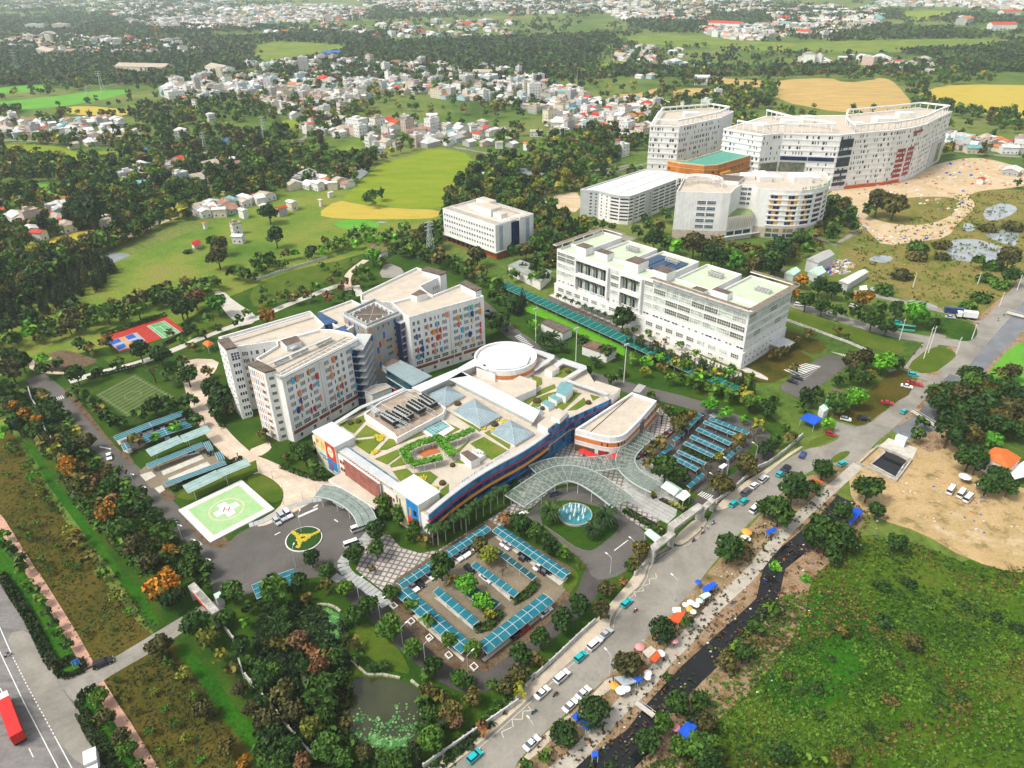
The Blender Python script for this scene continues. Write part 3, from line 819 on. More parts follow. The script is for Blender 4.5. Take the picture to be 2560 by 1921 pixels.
b=MB()
for q in (((-.95,-1.25),(-.6,-1.25),(-.6,1.25),(-.95,1.25)),((.6,-1.25),(.95,-1.25),(.95,1.25),(.6,1.25)),((-.598,-.17),(.598,-.17),(.598,.17),(-.598,.17))):
 b.flat([hl2(*k) for k in q],.517)
b.build('letter_h',m_red_paint,hroot)
for q in [T(0,2,'1395 760 1740 615 1765 650 1415 795'),T(0,2,'1450 820 1790 675 1820 705 1470 845'),T(0,2,'1210 790 1310 760 1350 800 1260 845'),T(0,2,'1335 905 1400 880 1430 920 1380 950'),T(0,2,'1005 490 1110 460 1140 500 1030 530'),T(0,2,'1060 580 1130 560 1150 590 1110 605')]:
 MB().prism(q,.03,.2).build('concrete_pad',m_concrete,kind='structure')
b=MB()
def zebra(q,n):
 q=list(q)
 for i in range(n):
  b.flat(quad_in(q,(i+.15)/n,0,(i+.65)/n,1),Z[0]+.003)
zebra(T(0,2,'450 130 545 100 560 125 470 155'),6)
zebra(T(2,1,'20 1250 140 1360 190 1340 70 1230'),9)
zebra(T(2,2,'1095 0 1160 20 1105 80 1040 65')[::-1],6)
zebra(T(2,2,'1640 930 1750 970 1700 1010 1600 960'),6)
zebra(T(1,3,'640 30 700 60 770 20 700 -20'),6)
zebra(T(0,2,'1690 1375 1730 1365 1755 1390 1715 1400'),3)
zebra(T(3,1,'540 1380 720 1420 740 1450 560 1390'),9)
zebra(T(3,1,'130 1540 330 1480 460 1510 250 1600')[::-1],8)
zebra(T(2,2,'1740 250 1790 280 1740 300 1700 270'),4)
for q in [T(1,2,'360 1145 530 1070 535 1085 365 1160'),T(1,2,'680 1170 710 1190 708 1198 675 1178'),T(0,2,'860 540 960 560 960 570 860 550'),T(1,2,'160 1305 210 1280 213 1286 163 1311'),T(1,2,'540 1050 500 1075 490 1070 530 1045'),T(2,2,'880 1440 1000 1350 1005 1355 885 1447'),T(1,2,'180 1195 210 1190 212 1210 185 1215'),T(0,2,'1500 1170 1540 1190 1530 1200 1495 1180')]:
 b.flat(q,Z[0]+.003)
b.build('road_markings',m_white,kind='structure')
land('staff_car_park',T(3,1,'120 1659 370 1480 520 1400 640 1430 760 1440 620 1560 420 1700')+T(3,2,'330 150 100 60'),m_asphalt)
b=MB()
for i in range(11):
 p,q=lerp((380,1490),(240,1600),i/10),lerp((460,1510),(320,1625),i/10)
 b.bar(T(3,1,'%f %f'%p)[0],T(3,1,'%f %f'%q)[0],.2,Z[0]+.002,Z[0]+.003)
b.build('bay_lines',m_white,kind='structure')
land('dry_lawn',T(2,1,'2000 1520 2212 1390')+T(3,1,'120 1260 200 1330 400 1450 350 1480 100 1640 -100 1659 -250 1560'),m_olive,n=1)
land('dry_lawn',T(3,1,'140 1190 320 1240 540 1330 420 1410 330 1390 160 1310'),m_olive)
land('forecourt',T(2,1,'1960 1540 2210 1640 2212 1600 1990 1500'),m_concrete)
land('grass_strip',T(3,1,'150 1010 500 1120 900 1220 1220 1330 1120 1420 800 1320 400 1200 150 1110'),m_lawn)
land('roadside_grass',T(2,1,'60 920 330 1010 640 1160 980 1340 970 1420 700 1290 400 1140 130 1040'),M_land('bright_grass',[(.06,.22,.008),(.1,.3,.012),(.08,.25,.01)],.1,1.4,.3),n=0)
Z[0]+=.0013
road('hospital_lane',T(2,1,'300 920 870 1160 1300 1360 1700 1560 1980 1680'),5,Z[0],m_asphalt)
road('hospital_pavement',T(2,1,'360 880 900 1120 1350 1330 1700 1490 1960 1600'),7,Z[0]+.002,m_concrete)
m_teal=M('teal_shelter_sheet',(.004,.105,.15),.6,.28,.5,spec=.2,tint=(.015,.17,.21))
m_tealdk=M('weathered_teal_sheet',(.008,.08,.09),.65,.3,.6,spec=.2)
m_steel=M('pale_steel',(.5,.55,.54),.5,.1,1)
m_glassroof=M_clear('greenish_glass_sheet',(.3,.45,.42),.72,.15)
m_clearroof=M_clear('clear_canopy_glass',(.5,.58,.52),.13,.2)
unit_panel={}
def panel_mesh(m):
 if m.name not in unit_panel:
  unit_panel[m.name]=MB().box(0,0,0,1,1,1).mesh('roof_panel',m)
 return unit_panel[m.name]
def shelter(name,q,h,m,label,group,bays=None,kind='gable',cat='shelter',posts=True,rise=.35):
 """A long parking roof: q is its outline at eaves height (long edge first); every sheet is a part of its own."""
 A,B,C_,D=q
 a0,b0=lerp(A,D,.5),lerp(B,C_,.5)
 L=math.hypot(b0[0]-a0[0],b0[1]-a0[1])
 W=(math.hypot(D[0]-A[0],D[1]-A[1])+math.hypot(C_[0]-B[0],C_[1]-B[1]))/2
 rz=math.atan2(b0[1]-a0[1],b0[0]-a0[0])
 W*=abs(math.sin(math.atan2(D[1]-A[1],D[0]-A[0])-rz)) or 1
 root=empty(name,(*lerp(a0,b0,.5),0),rz,label,cat,group)
 n=bays or max(3,int(round(L/2.6)))
 hw_=W/2
 pm=panel_mesh(m)
 for i in range(n):
  x=-L/2+L*i/n
  w=L/n-.12
  if kind=='gable':
   sl=math.atan2(rise,hw_)
   put('roof_panel',pm,root,(x,.04,h+rise),rot=(-sl,0,0),scale=(w,hw_-.04,.05))
   put('roof_panel',pm,root,(x+w,-.04,h+rise),rot=(-sl,0,PI),scale=(w,hw_-.04,.05))
  else :
   sl=math.atan2(rise,W)
   put('roof_panel',pm,root,(x,-hw_,h),rot=(sl,0,0),scale=(w,W,.05))
 fb=MB()
 for i in range(n+1):
  x=-L/2+L*i/n
  if kind=='gable':
   for s_ in (-1,1):
    y0,y1=sorted((.05*s_,hw_*s_))
    fb.hexa([(x-.11,-hw_ if s_<0 else 0,(h if s_<0 else h+rise)-.08),(x+.01,-hw_ if s_<0 else 0,(h if s_<0 else h+rise)-.08),(x+.01,0 if s_<0 else hw_,(h+rise if s_<0 else h)-.08),(x-.11,0 if s_<0 else hw_,(h+rise if s_<0 else h)-.08),(x-.11,-hw_ if s_<0 else 0,(h if s_<0 else h+rise)+.075),(x+.01,-hw_ if s_<0 else 0,(h if s_<0 else h+rise)+.075),(x+.01,0 if s_<0 else hw_,(h+rise if s_<0 else h)+.075),(x-.11,0 if s_<0 else hw_,(h+rise if s_<0 else h)+.075)])
  else :
   fb.hexa([(x-.11,-hw_,h-.08),(x+.01,-hw_,h-.08),(x+.01,hw_,h+rise-.08),(x-.11,hw_,h+rise-.08),(x-.11,-hw_,h+.075),(x+.01,-hw_,h+.075),(x+.01,hw_,h+rise+.075),(x-.11,hw_,h+rise+.075)])
 if kind=='gable':
  fb.box(-L/2,-.07,h+rise-.05,L/2,.07,h+rise+.1)
 fb.box(-L/2,-hw_-.05,h-.16,L/2,-hw_+.06,h-.05)
 put('roof_frame',fb.mesh('roof_frame',m_steel),root)
 if posts:
  pb=MB().tube((0,0,0),(0,0,h),.09,.09,5).mesh('post',m_steel)
  k=max(2,n//2+1)
  for i in range(k):
   put('post',pb,root,(-L/2+.4+(L-.8)*i/(k-1),0 if kind=='gable' else -hw_*.7,0))
 return root
GP1='teal roofed car shelters round the cobbled car park'
RF=lambda s,h=2.6:R(960,1300,2.379,s,h)
shelter('car_shelter',RF('75 378 600 28 640 62 112 405'),2.6,m_teal,'longest teal car shelter, between the hexagon plaza and the cobbled car park',GP1)
shelter('car_shelter',RF('642 62 1060 358 1115 312 695 38'),2.6,m_teal,'teal car shelter along the fountain drive side of the cobbled car park',GP1)
shelter('car_shelter',RF('82 445 480 818 512 722 132 405'),2.6,m_teal,'teal car shelter on the ring road side, behind the row of potted street trees',GP1)
shelter('car_shelter',RF('570 720 945 435 1015 490 595 815'),2.6,m_teal,'teal car shelter nearest the main road, at the lower right of the cobbled car park',GP1)
GP2='low teal shelters on the two planted islands of the cobbled car park'
shelter('car_shelter',RF('515 268 772 455 806 432 548 250'),2.3,m_teal,'narrow teal shelter on the upper island, beside its concrete strip',GP2,kind='mono',rise=.25)
shelter('car_shelter',RF('652 185 885 352 905 338 690 168'),2.3,m_tealdk,'narrow weathered teal shelter half hidden by reddish bare trees on the upper island',GP2,kind='mono',rise=.25)
shelter('car_shelter',RF('290 425 528 625 566 602 330 398'),2.3,m_teal,'narrow teal shelter on the lower island, beside its concrete strip',GP2,kind='mono',rise=.25)
shelter('car_shelter',RF('480 450 640 540 690 500 560 400'),2.3,m_tealdk,'faded teal shelter under the bright green trees of the lower island',GP2,kind='mono',rise=.25)
for q in ['535 300 560 290 800 440 750 485','300 465 325 450 580 610 528 655','660 105 680 92 1095 350 1045 392','170 425 420 245 535 165 545 190 300 350 180 430','170 575 190 560 480 830 470 845','580 830 1000 510 1000 530 600 845']:
 pl=R(960,1300,2.379,q)
 MB().prism(pl,.03,.16).build('concrete_pad',m_concrete,kind='structure')
GP3='teal roofed shelters of the motorcycle park by the restaurant'
RE=lambda s,h=2.5:R(1580,1020,3.525,s,h)
for i,q in enumerate(['625 133 945 266 966 240 655 112','563 197 858 332 888 300 600 170','510 262 792 394 825 360 542 238','455 318 708 440 736 408 490 297','395 392 640 506 660 480 420 372','350 442 562 562 605 525 378 415']):
 shelter('motorcycle_shelter',RE(q),2.5,m_teal,'%s cross row of teal shelters in the motorcycle park, counted from the upper road'%ORD[i],GP3)
for q,lb in [('680 105 1022 236 1032 215 692 85','dark teal strip shelter along the upper road edge of the motorcycle park'),('465 165 580 52 622 62 500 190','teal strip shelter at the upper left corner of the motorcycle park, over parked motorbikes'),('352 288 440 212 470 222 380 292','short teal strip shelter beside the browned tree left of the motorcycle park'),('190 452 350 322 362 345 205 474','teal strip shelter between browned bushes at the left of the motorcycle park'),('820 432 930 350 972 345 832 470','teal strip shelter on the right edge of the motorcycle park, among bare trees'),('470 692 612 586 640 585 522 702','teal strip shelter at the lower corner of the motorcycle park near the gate zebra')]:
 shelter('motorcycle_shelter',RE(q),2.5,m_teal,lb,GP3,kind='mono',rise=.3)
GP4='shelters of the car parks beside the helipad'
T2=lambda s,h=2.6:T(0,2,s,h)
shelter('car_shelter',T2('980 462 1010 492 1606 265 1575 228')[::-1],2.6,m_teal,'long teal car shelter nearest the football pitch',GP4)
shelter('car_shelter',T2('1190 485 1240 530 1650 362 1630 310')[::-1],2.6,m_teal,'teal car shelter with two bright green trees growing through it',GP4)
shelter('car_shelter',T2('1045 535 1075 580 1135 560 1108 512')[::-1],2.6,m_teal,'short square teal shelter at the road end of the upper car park',GP4)
shelter('car_shelter',T2('1268 598 1310 648 1605 545 1550 488')[::-1],4,m_glassroof,'lower half of the tall glazed shelter above the pads of white concrete',GP4,kind='mono',rise=.5)
shelter('car_shelter',T2('1565 492 1610 545 1836 455 1800 402')[::-1],4.5,m_glassroof,'upper half of the tall glazed shelter next to the curved peach walkway',GP4,kind='mono',rise=.5)
shelter('car_shelter',T2('1262 697 1285 727 1765 540 1742 508')[::-1],2.5,m_teal,'thin teal strip shelter just below the glazed shelter, upper edge of the small car park',GP4,kind='mono',rise=.25)
shelter('car_shelter',T2('1742 508 1800 502 1848 556 1815 580'),2.5,m_teal,'short hooked end of the teal shelter over a dark parked car',GP4,kind='mono',rise=.2)
shelter('car_shelter',T2('1425 868 1440 892 1955 690 1935 650')[::-1],2.5,m_teal,'thin teal strip shelter along the clipped shrubs, lower edge of the small car park',GP4,kind='mono',rise=.25)
shelter('car_shelter',T2('1840 602 1895 590 1955 640 1905 662'),2.5,m_teal,'short teal shelter piece at the right corner of the small car park',GP4,kind='mono',rise=.2)
shelter('car_shelter',T2('1588 915 1640 975 1930 845 1878 782')[::-1],4,m_glassroof,'lower half of the glazed shelter along the helipad edge',GP4,kind='mono',rise=.5)
shelter('car_shelter',T2('1892 790 1925 850 2176 745 2140 692')[::-1],4.5,m_glassroof,'upper half of the glazed shelter along the helipad edge',GP4,kind='mono',rise=.5)
shelter('car_shelter',Q('631 1476 650 1508 742 1446 732 1412',2.6)[::-1],2.6,m_teal,'teal car shelter at the bottom of the arrival court beside the wooded garden',None)
shelter('motorcycle_canopy',T(2,1,'-100 815 1900 1745 1990 1690 -60 780',3),3.0,M('green_teal_netting',(.004,.15,.125),.8,.35,.8,spec=.1),'very long teal green canopy over parked motorbikes in front of the white hospital',None,bays=40,kind='mono',rise=.4,cat='canopy')
# ================================================================== BUILDINGS
w_wall=M('white_wall_paint',(.8,.79,.76),.7,.1,.15,streak=True)
w_wall2=M('cream_wall_paint',(.78,.75,.68),.7,.12,.15,streak=True)
w_roof=M('pale_roof_screed',(.52,.46,.37),.9,.22,.25,tint=(.42,.37,.3))
w_roofd=M('stained_dark_roof',(.085,.06,.045),.9,.45,.5,tint=(.17,.14,.11))
w_green=M('pale_green_roof_coating',(.42,.5,.35),.85,.18,.2,tint=(.5,.53,.42))
w_metal=M('pale_metal_roof',(.6,.68,.66),.45,.1,.3)
w_grey=M('grey_cladding',(.36,.37,.36),.6,.14,.2,streak=True)
w_lgrey=M('light_grey_paint',(.5,.52,.51),.7,.1,.2,streak=True)
w_terra=M('terracotta_cladding',(.5,.16,.06),.75,.18,.4)
w_brick=M('brown_red_band',(.3,.085,.05),.8,.2,.5)
w_orange=M('orange_band',(.66,.22,.055),.7,.15,.3)
g_dark=M_glass('dark_window_glass',(.018,.03,.05))
g_blue=M_glass('deep_blue_glass',(.008,.055,.15),.08)
g_blue2=M_glass('bright_blue_glass',(.015,.16,.34),.08)
g_navy=M_glass('navy_glass',(.006,.02,.075),.08)
g_teal=M_glass('teal_glass',(.01,.06,.09),.1)
g_pale=M_glass('pale_green_glass',(.42,.47,.4),.25)
g_pale2=M_glass('grey_olive_glass',(.13,.14,.1),.2)
f_white=M('white_window_frame',(.8,.8,.78),.5,.05,1)
SCREEN=[M('screen_'+n,c,.55,.1,1) for n,c in (('red',(.55,.02,.03)),('sky',(.05,.42,.6)),('navy',(.012,.05,.24)),('salmon',(.68,.24,.12)),('cream',(.72,.55,.3)),('mint',(.16,.5,.36)),('orange',(.72,.26,.04)),('blue',(.012,.09,.45)))]
unit_box={}
def slab(name,m,parent,x0,y0,z0,x1,y1,z1):
 """A plain box part in local axes, sharing one mesh per material."""
 if m.name not in unit_box:
  unit_box[m.name]=MB().box(0,0,0,1,1,1).mesh(name,m)
 return put(name,unit_box[m.name],parent,(x0,y0,z0),0,(x1-x0,y1-y0,z1-z0))
def on_wall(parent,a,b,s,z,w,h,m,name,depth=.3,sink=.02):
 """A shallow box on the wall a -> b."""
 if ('wall',m.name) not in unit_box:
  unit_box[('wall',m.name)]=MB().box(0,-1,0,1,0,1).mesh(name,m)
 L=math.hypot(b[0]-a[0],b[1]-a[1])
 ux,uy=(b[0]-a[0])/L,(b[1]-a[1])/L
 p=parent.location
 return put(name,unit_box[('wall',m.name)],parent,(a[0]+ux*s-uy*sink-p[0],a[1]+uy*s+ux*sink-p[1],z-p[2]),math.atan2(uy,ux),(w,depth+sink,h))
def building(name,poly,label,cat='hospital building',group=None):
 return empty(name,(*centroid(poly),0),0,label,cat,group)
def railing(parent,line,z,h=1.1,name='railing',m=None,step=2.2):
 b=MB()
 for p,q in zip(line,line[1:]):
  b.bar(p,q,.07,z+h-.08,z+h)
  b.bar(p,q,.05,z+h*.5,z+h*.5+.05)
  L=math.hypot(q[0]-p[0],q[1]-p[1])
  for i in range(int(L/step)+1):
   c=lerp(p,q,min(1,i*step/L))
   b.box(c[0]-.04,c[1]-.04,z,c[0]+.04,c[1]+.04,z+h)
 return b.build(name,m or m_steel,parent)
RA=lambda s,h=27:R(520,760,4.61,s,h)
RB=lambda s,h=27:R(780,660,4.809,s,h)
def parapet_roof(parent,poly,z,h=1.0,w=.5,wall=None,roof=None,z0=0):
 MB().prism(poly,z0,z,0,1).build('walls',[wall or w_wall,roof or w_roof],parent)
 MB().ring(poly,w,z,z+h).build('parapet',wall or w_wall,parent)
def ward_front(root,a,b,cols,rows,z_top,seed,band=True):
 """White wall with rows of slit windows, some shaded by a coloured screen."""
 rnd=random.Random(seed)
 L=math.hypot(b[0]-a[0],b[1]-a[1])
 specs=[]
 for r_ in range(rows):
  z=z_top-3.06*r_-1.0
  for s_,st in cols:
   if st=='quad':
    specs.append((s_,z,2.1,1.75,'quad'))
   elif st=='pair':
    specs.append((s_,z,1.05,1.75,'pair'))
   else :
    specs.append((s_,z,.5,1.75,'slot'))
  for s_,st in cols:
   if rnd.random()<.42:
    w=rnd.choice((.55,.55,1.15))
    sx=s_+(2.2 if st=='quad' else 1.15 if st=='pair' else .62)
    on_wall(root,a,b,sx-(.3 if w>1 else 0),z-.45,w,2.5,rnd.choice(SCREEN[:7]),'sun_screen',.45)
 if band:
  z=z_top-3.06*rows-.9
  s_=1.5
  while s_<L-3.4:
   specs.append((s_,z,3.0,1.7,'grid'))
   s_+=4.1 if rnd.random()<.8 else 5.4
  for k in range(3):
   on_wall(root,a,b,.6+k*L/3,z-2.0,L/3-1.0,1.3,w_brick,'brown_band',.15)
  s_=3
  while s_<L-3:
   specs.append((s_,z-4.3,1.2,1.6,'pair'))
   s_+=6.3
 wall_windows(root,a,b,specs,f_white,g_dark)
backA=RA('125 410 1180 105 1345 265 1290 320 790 455 330 520')
frontA=RA('850 868 1722 425 1660 365 1440 320 1290 320 790 455 800 505 560 655 735 812')
wardA=building('ward_building',frontA,'white ward wing with coloured window screens, standing left of the grey tower')
parapet_roof(wardA,backA,27)
parapet_roof(wardA,frontA,27)
ecap=RA('105 410 240 385 330 492 205 522',30.5)
MB().prism(ecap,0,29.8).build('stair_core',w_wall,wardA)
MB().prism(ecap,29.8,30.5).build('core_roof',w_roofd,wardA)
ecap2=RA('458 692 575 650 772 752 650 782',29.5)
MB().prism(ecap2,0,28.9).build('stair_core',w_wall,wardA)
MB().prism([lerp(centroid(ecap2),q,1.06) for q in ecap2],28.9,29.5).build('core_roof',w_roofd,wardA)
fa,fb=frontA[0],frontA[1]
LA=math.hypot(fb[0]-fa[0],fb[1]-fa[1])
colsL=[(1.6,'quad'),(5.0,'slot'),(7.0,'quad'),(10.4,'slot'),(12.0,'quad')]
colsR=[(18.5,'quad'),(22.0,'slot'),(23.8,'pair'),(26.4,'pair'),(29.2,'quad'),(32.6,'pair')]
colsR=[(s_,t) for s_,t in colsR if s_<LA-2.4]
ward_front(wardA,fa,fb,colsL+colsR,6,24.7,3)
on_wall(wardA,fa,fb,16.2,1,.25,25,w_lgrey,'recess_edge',.1)
on_wall(wardA,fa,fb,17.4,1,.18,25,w_wall,'recess_fin',.5)
cpo=RA('735 800 850 868 1735 425 1600 395 830 790',27.6)
b=MB()
b.bar(RA('850 872',27.6)[0],RA('1735 428',27.6)[0],.9,27.9,28.25)
b.bar(RA('740 800',27.6)[0],RA('850 872',27.6)[0],.9,27.9,28.25)
b.bar(RA('835 795',27.6)[0],RA('1595 395',27.6)[0],.5,27.9,28.25)
b.build('eaves_canopy',w_grey,wardA)
b=MB()
for i in range(14):
 p,q=lerp(RA('850 872',27.6)[0],RA('1735 428',27.6)[0],i/13),lerp(RA('835 795',27.6)[0],RA('1595 395',27.6)[0],i/13)
 b.bar(p,q,.22,27.95,28.2)
b.build('canopy_brackets',w_lgrey,wardA)
railing(wardA,RA('240 395 700 265 1180 120',28),28)
railing(wardA,RA('310 540 800 410',28),28)
railing(wardA,RA('680 700 1100 530 1420 385',28),28)
for q in ['220 395 1190 100','680 690 1420 370']:
 p=RA(q,29.4)
 MB().bar(p[0],p[1],1.1,28.9,29.15).build('roof_walkway',w_lgrey,wardA)
hut=RA('835 430 1020 375 1075 440 905 500',29)
MB().prism(hut,27,29.4,0,1).build('roof_hut',[w_wall,w_roofd],wardA)
for q in ['820 690','890 660','1010 600','1110 555','1290 470','1380 425','990 500','1000 520']:
 p=RA(q,27.5)[0]
 MB().tube((p[0]-1.0,p[1]-1.2,28.1),(p[0]+1.0,p[1]+1.2,28.1),.62,n=10).build('water_tank',m_steel,wardA,True)
wall_windows(wardA,ecap[0],ecap[3],[(s_,26.4-3.06*r_,.9,1.3,'plain') for r_ in range(8) for s_ in (1.0,4.4,7.6)],f_white,g_pale2)
wall_windows(wardA,ecap[3],ecap[2],[(1.2,25.2,3.0,3.2,'nine')]+[(1.2,22.4-3.06*r_,2.6,1.5,'trio') for r_ in range(8)],f_white,g_dark)
ia,ib=backA[5],backA[4]
ward_front(wardA,ia,ib,[(1.5,'quad'),(4.6,'slot'),(6.4,'pair'),(9.3,'slot')],7,24.7,5,False)
sa,sb=ecap2[0],ecap2[3]
sL=math.hypot(sb[0]-sa[0],sb[1]-sa[1])
for i in range(7):
 for r_ in range(9):
  m=(w_orange,SCREEN[2],w_orange,SCREEN[3],w_lgrey)[(i*3+r_*(i%2))%5]
  on_wall(wardA,sa,sb,.5+i*(sL-1)/7,1.0+r_*3.06,.32,2.2,m,'colour_stripe',.06)
wall_windows(wardA,sa,sb,[(sL*.62,1.2+r_*3.06,1.9,1.5,'plain') for r_ in range(8)],f_white,g_pale2)
ra_,rb_=ecap2[3],ecap2[2]
wall_windows(wardA,ra_,rb_,[(1.0,1.2+r_*3.06,1.7,1.3,'plain') for r_ in range(9)]+[(4.6,1.0+r_*3.06,.35,2.2,'slot') for r_ in range(8)],w_wall,g_pale2)
backB=RB('585 388 1260 65 1565 165 1300 290 1390 370 960 490 590 470')
frontB=RB('1170 668 2065 412 1800 262 1455 400 1390 370 960 490 1050 580 1110 640')
wardB=building('ward_building',frontB,'white ward wing with coloured window screens, standing right of the grey tower')
parapet_roof(wardB,backB,27)
parapet_roof(wardB,frontB,27)
for q,z in (('1325 68 1390 32 1612 95 1540 125',30),('1785 230 1850 200 2035 290 1965 318',30.5)):
 e=RB(q,z)
 MB().prism(e,0,z-.6).build('stair_core',w_wall,wardB)
 MB().prism([lerp(centroid(e),k,1.08) for k in e],z-.6,z).build('core_roof',w_roofd,wardB)
hut=RB('1185 380 1300 312 1390 360 1260 395',29.5)
MB().prism(hut,27,29.8,0,1).build('roof_hut',[w_wall,w_roofd],wardB)
fa,fb=frontB[0],frontB[1]
LB=math.hypot(fb[0]-fa[0],fb[1]-fa[1])
colsB=[(1.2,'pair'),(3.4,'pair'),(6.6,'pair'),(9.2,'pair'),(11.6,'slot'),(13.2,'slot'),(15.2,'quad'),(20.6,'quad'),(24.0,'slot'),(26.0,'quad'),(29.3,'slot'),(31.6,'quad')]
ward_front(wardB,fa,fb,[(s_*LB/36.5,t) for s_,t in colsB],6,24.7,11)
on_wall(wardB,fa,fb,LB*.513,1,.3,25,w_lgrey,'recess_edge',.1)
on_wall(wardB,fa,fb,LB*.545,1,.2,25,w_wall,'recess_fin',.5)
railing(wardB,RB('600 400 1260 85 1540 170',28),28)
railing(wardB,RB('1180 660 2060 420 1800 285',28),28)
railing(wardB,RB('1460 395 1800 275',28),28)
wall_windows(wardB,RB('1300 290')[0],RB('1565 165')[0],[(8+k*1.3,23.0-3.06*r_,.5,1.6,'slot') for r_ in range(4) for k in range(5)],f_white,g_dark)
tw=RB('372 595 655 748 1055 582 760 420',28.5)
tower=building('stair_tower',tw,'square grey tower with scattered coloured panels between the two white ward wings')
MB().prism(tw,0,27.2).build('walls',w_grey,tower)
MB().ring([lerp(centroid(tw),q,1.05) for q in tw],2.4,27.2,28.0).build('roof_collar',w_lgrey,tower)
MB().ring([lerp(centroid(tw),q,.96) for q in tw],.5,28.0,29.0).build('parapet',w_grey,tower)
MB().prism([lerp(centroid(tw),q,.7) for q in tw],27.2,27.5).build('roof',w_roofd,tower)
b=MB()
cx_,cy_=centroid(tw)
for k in range(4):
 b.bar((cx_,cy_),lerp((cx_,cy_),tw[k],.6),.12,27.5,27.62)
b.build('roof_cables',w_lgrey,tower)
for k in range(4):
 for j_ in range(4):
  p=lerp(lerp((cx_,cy_),tw[k],.72),lerp((cx_,cy_),tw[(k+1)%4],.72),(j_+.5)/4)
  MB().lathe((p[0],p[1],27.5),[(.35,0),(.35,.9),(.2,1.1)],7).build('roof_vent',w_wall,tower)
rnd=random.Random(4)
for (a,b_),rows in (((tw[0],tw[1]),6),((tw[1],tw[2]),8)):
 L=math.hypot(b_[0]-a[0],b_[1]-a[1])
 for r_ in range(rows):
  for c_ in range(5):
   if rnd.random()<.42:
    on_wall(tower,a,b_,.8+c_*(L-2)/5+rnd.uniform(0,1.4),23.6-3.06*r_+rnd.uniform(-.6,.6),.75,2.6,rnd.choice([SCREEN[0],SCREEN[6],SCREEN[7],SCREEN[6],w_orange]),'colour_panel',.25)
 wall_windows(tower,a,b_,[(L*.5+.2+(r_%2)*.3,21.0-3.06*r_,2.6,1.3,'quad') for r_ in range(1,6)]+[(L*.78,22.0-3.06*r_,.7,1.2,'slot') for r_ in range(6)]+[(L*(.3+.16*k),25.0,.5,1.3,'slot') for k in range(4)],w_grey,g_dark)
for q0,q1,w in ((RA('1730 470')[0],tw[1],5.0),(frontB[7],tw[2],3.0)):
 lk=building('glass_link',[q0,q1],'dark glazed link with white balcony slabs %s'%('between the left ward wing and the grey tower' if w>4 else 'between the grey tower and the right ward wing'),'glass link')
 d=math.atan2(q1[1]-q0[1],q1[0]-q0[0])
 off=(-math.sin(d)*w*.6,math.cos(d)*w*.6)
 a_,b_=(q0[0]+off[0],q0[1]+off[1]),(q1[0]+off[0],q1[1]+off[1])
 MB().bar(a_,b_,w*.8,0,25).build('glazing',g_navy,lk)
 for k in range(8):
  MB().bar(lerp(a_,(q0[0]-off[0]*.2,q0[1]-off[1]*.2),.5),lerp(b_,(q1[0]-off[0]*.2,q1[1]-off[1]*.2),.5),w*1.15,3.1+k*3.06,3.7+k*3.06).build('balcony_slab',w_lgrey,lk)
lkp=RB('75 588 480 440 720 560 590 700 430 800 300 770',25)
link=building('link_block',lkp,'flat roofed link block with blue glazed wells behind the grey tower')
parapet_roof(link,lkp,24.5,.8,.5)
for q in ['85 590 310 712 165 755 60 650','235 820 410 752 420 840 330 850']:
 pl=RB(q,24.7)
 MB().prism(pl,20,25.4).build('glazed_well',g_blue,link)
gl=R(900,840,2.975,'180 238 300 182 535 300 395 372',14.5)
hall=building('glass_hall',gl,'dark blue glass hall under a pale ribbed metal roof in front of the grey tower','glass hall')
MB().prism(inset(ccw(gl),.6),0,14.2).build('glazing',g_teal,hall)
a_,b_=gl[0],gl[3]
for z in (3.4,6.9,10.4):
 MB().ring([lerp(centroid(gl),q,.985) for q in ccw(gl)],.4,z,z+.18).build('glazing_bar',m_steel,hall)
MB().prism(gl,14.2,14.6).build('roof',M('ribbed_metal_roof',(.3,.38,.4),.4,.15,.5),hall)
b=MB()
for k in range(22):
 b.bar(lerp(gl[0],gl[1],(k+.5)/22),lerp(gl[3],gl[2],(k+.5)/22),.14,14.6,14.75)
b.build('roof_ribs',M('ribbed_metal_roof',(.3,.38,.4)),hall)
dkr=R(900,840,2.975,'160 210 240 165 300 185 190 232',14.9)
MB().prism(dkr,12,14.8,0,1).build('roof_hut',[w_wall,w_roofd],hall)
lob=R(860,960,9.064,'470 190 690 60 950 20 1080 110 640 280',8.5)
lobby=building('entrance_lobby',lob,'small white lobby with red lettering and red awning at the foot of the grey tower')
MB().prism(lob,0,8.5,0,1).build('walls',[w_wall,w_roof],lobby)
MB().ring(lob,.3,8.5,9.3).build('parapet',w_lgrey,lobby)
la,lb_=R(860,960,9.064,'640 290 1080 110',8.0)
for s_,w in ((1.5,5.5),(9,5.5)):
 on_wall(lobby,la,lb_,s_,3.2,w,3.0,g_navy,'opening',.1)
on_wall(lobby,la,lb_,9.2,5.6,5.6,1.5,M('red_awning',(.6,.02,.02),.6,.1,1),'awning',1.2)
def lettering(txt,parent,loc,rz,size,m,flat_tilt=PI/2,name='lettering',spacing=1.0):
 cu=bpy.data.curves.new(name,'FONT')
 cu.body=txt
 cu.size=size
 cu.extrude=size*.05
 cu.space_character=spacing
 cu.resolution_u=2
 cu.materials.append(m)
 tmp=bpy.data.objects.new('text',cu)
 me=bpy.data.meshes.new_from_object(tmp)
 bpy.data.objects.remove(tmp)
 o=bpy.data.objects.new(name,me)
 o.parent=parent
 p=parent.location if parent is not None else (0,0,0)
 o.location=(loc[0]-p[0],loc[1]-p[1],loc[2]-p[2])
 o.rotation_euler=(flat_tilt,0,rz)
 COL.objects.link(o)
 return o
m_redl=M('red_letters',(.6,.02,.02),.4,0,1)
m_bluel=M('blue_letters',(.02,.25,.6),.4,0,1)
d_=math.atan2(lb_[1]-la[1],lb_[0]-la[0])
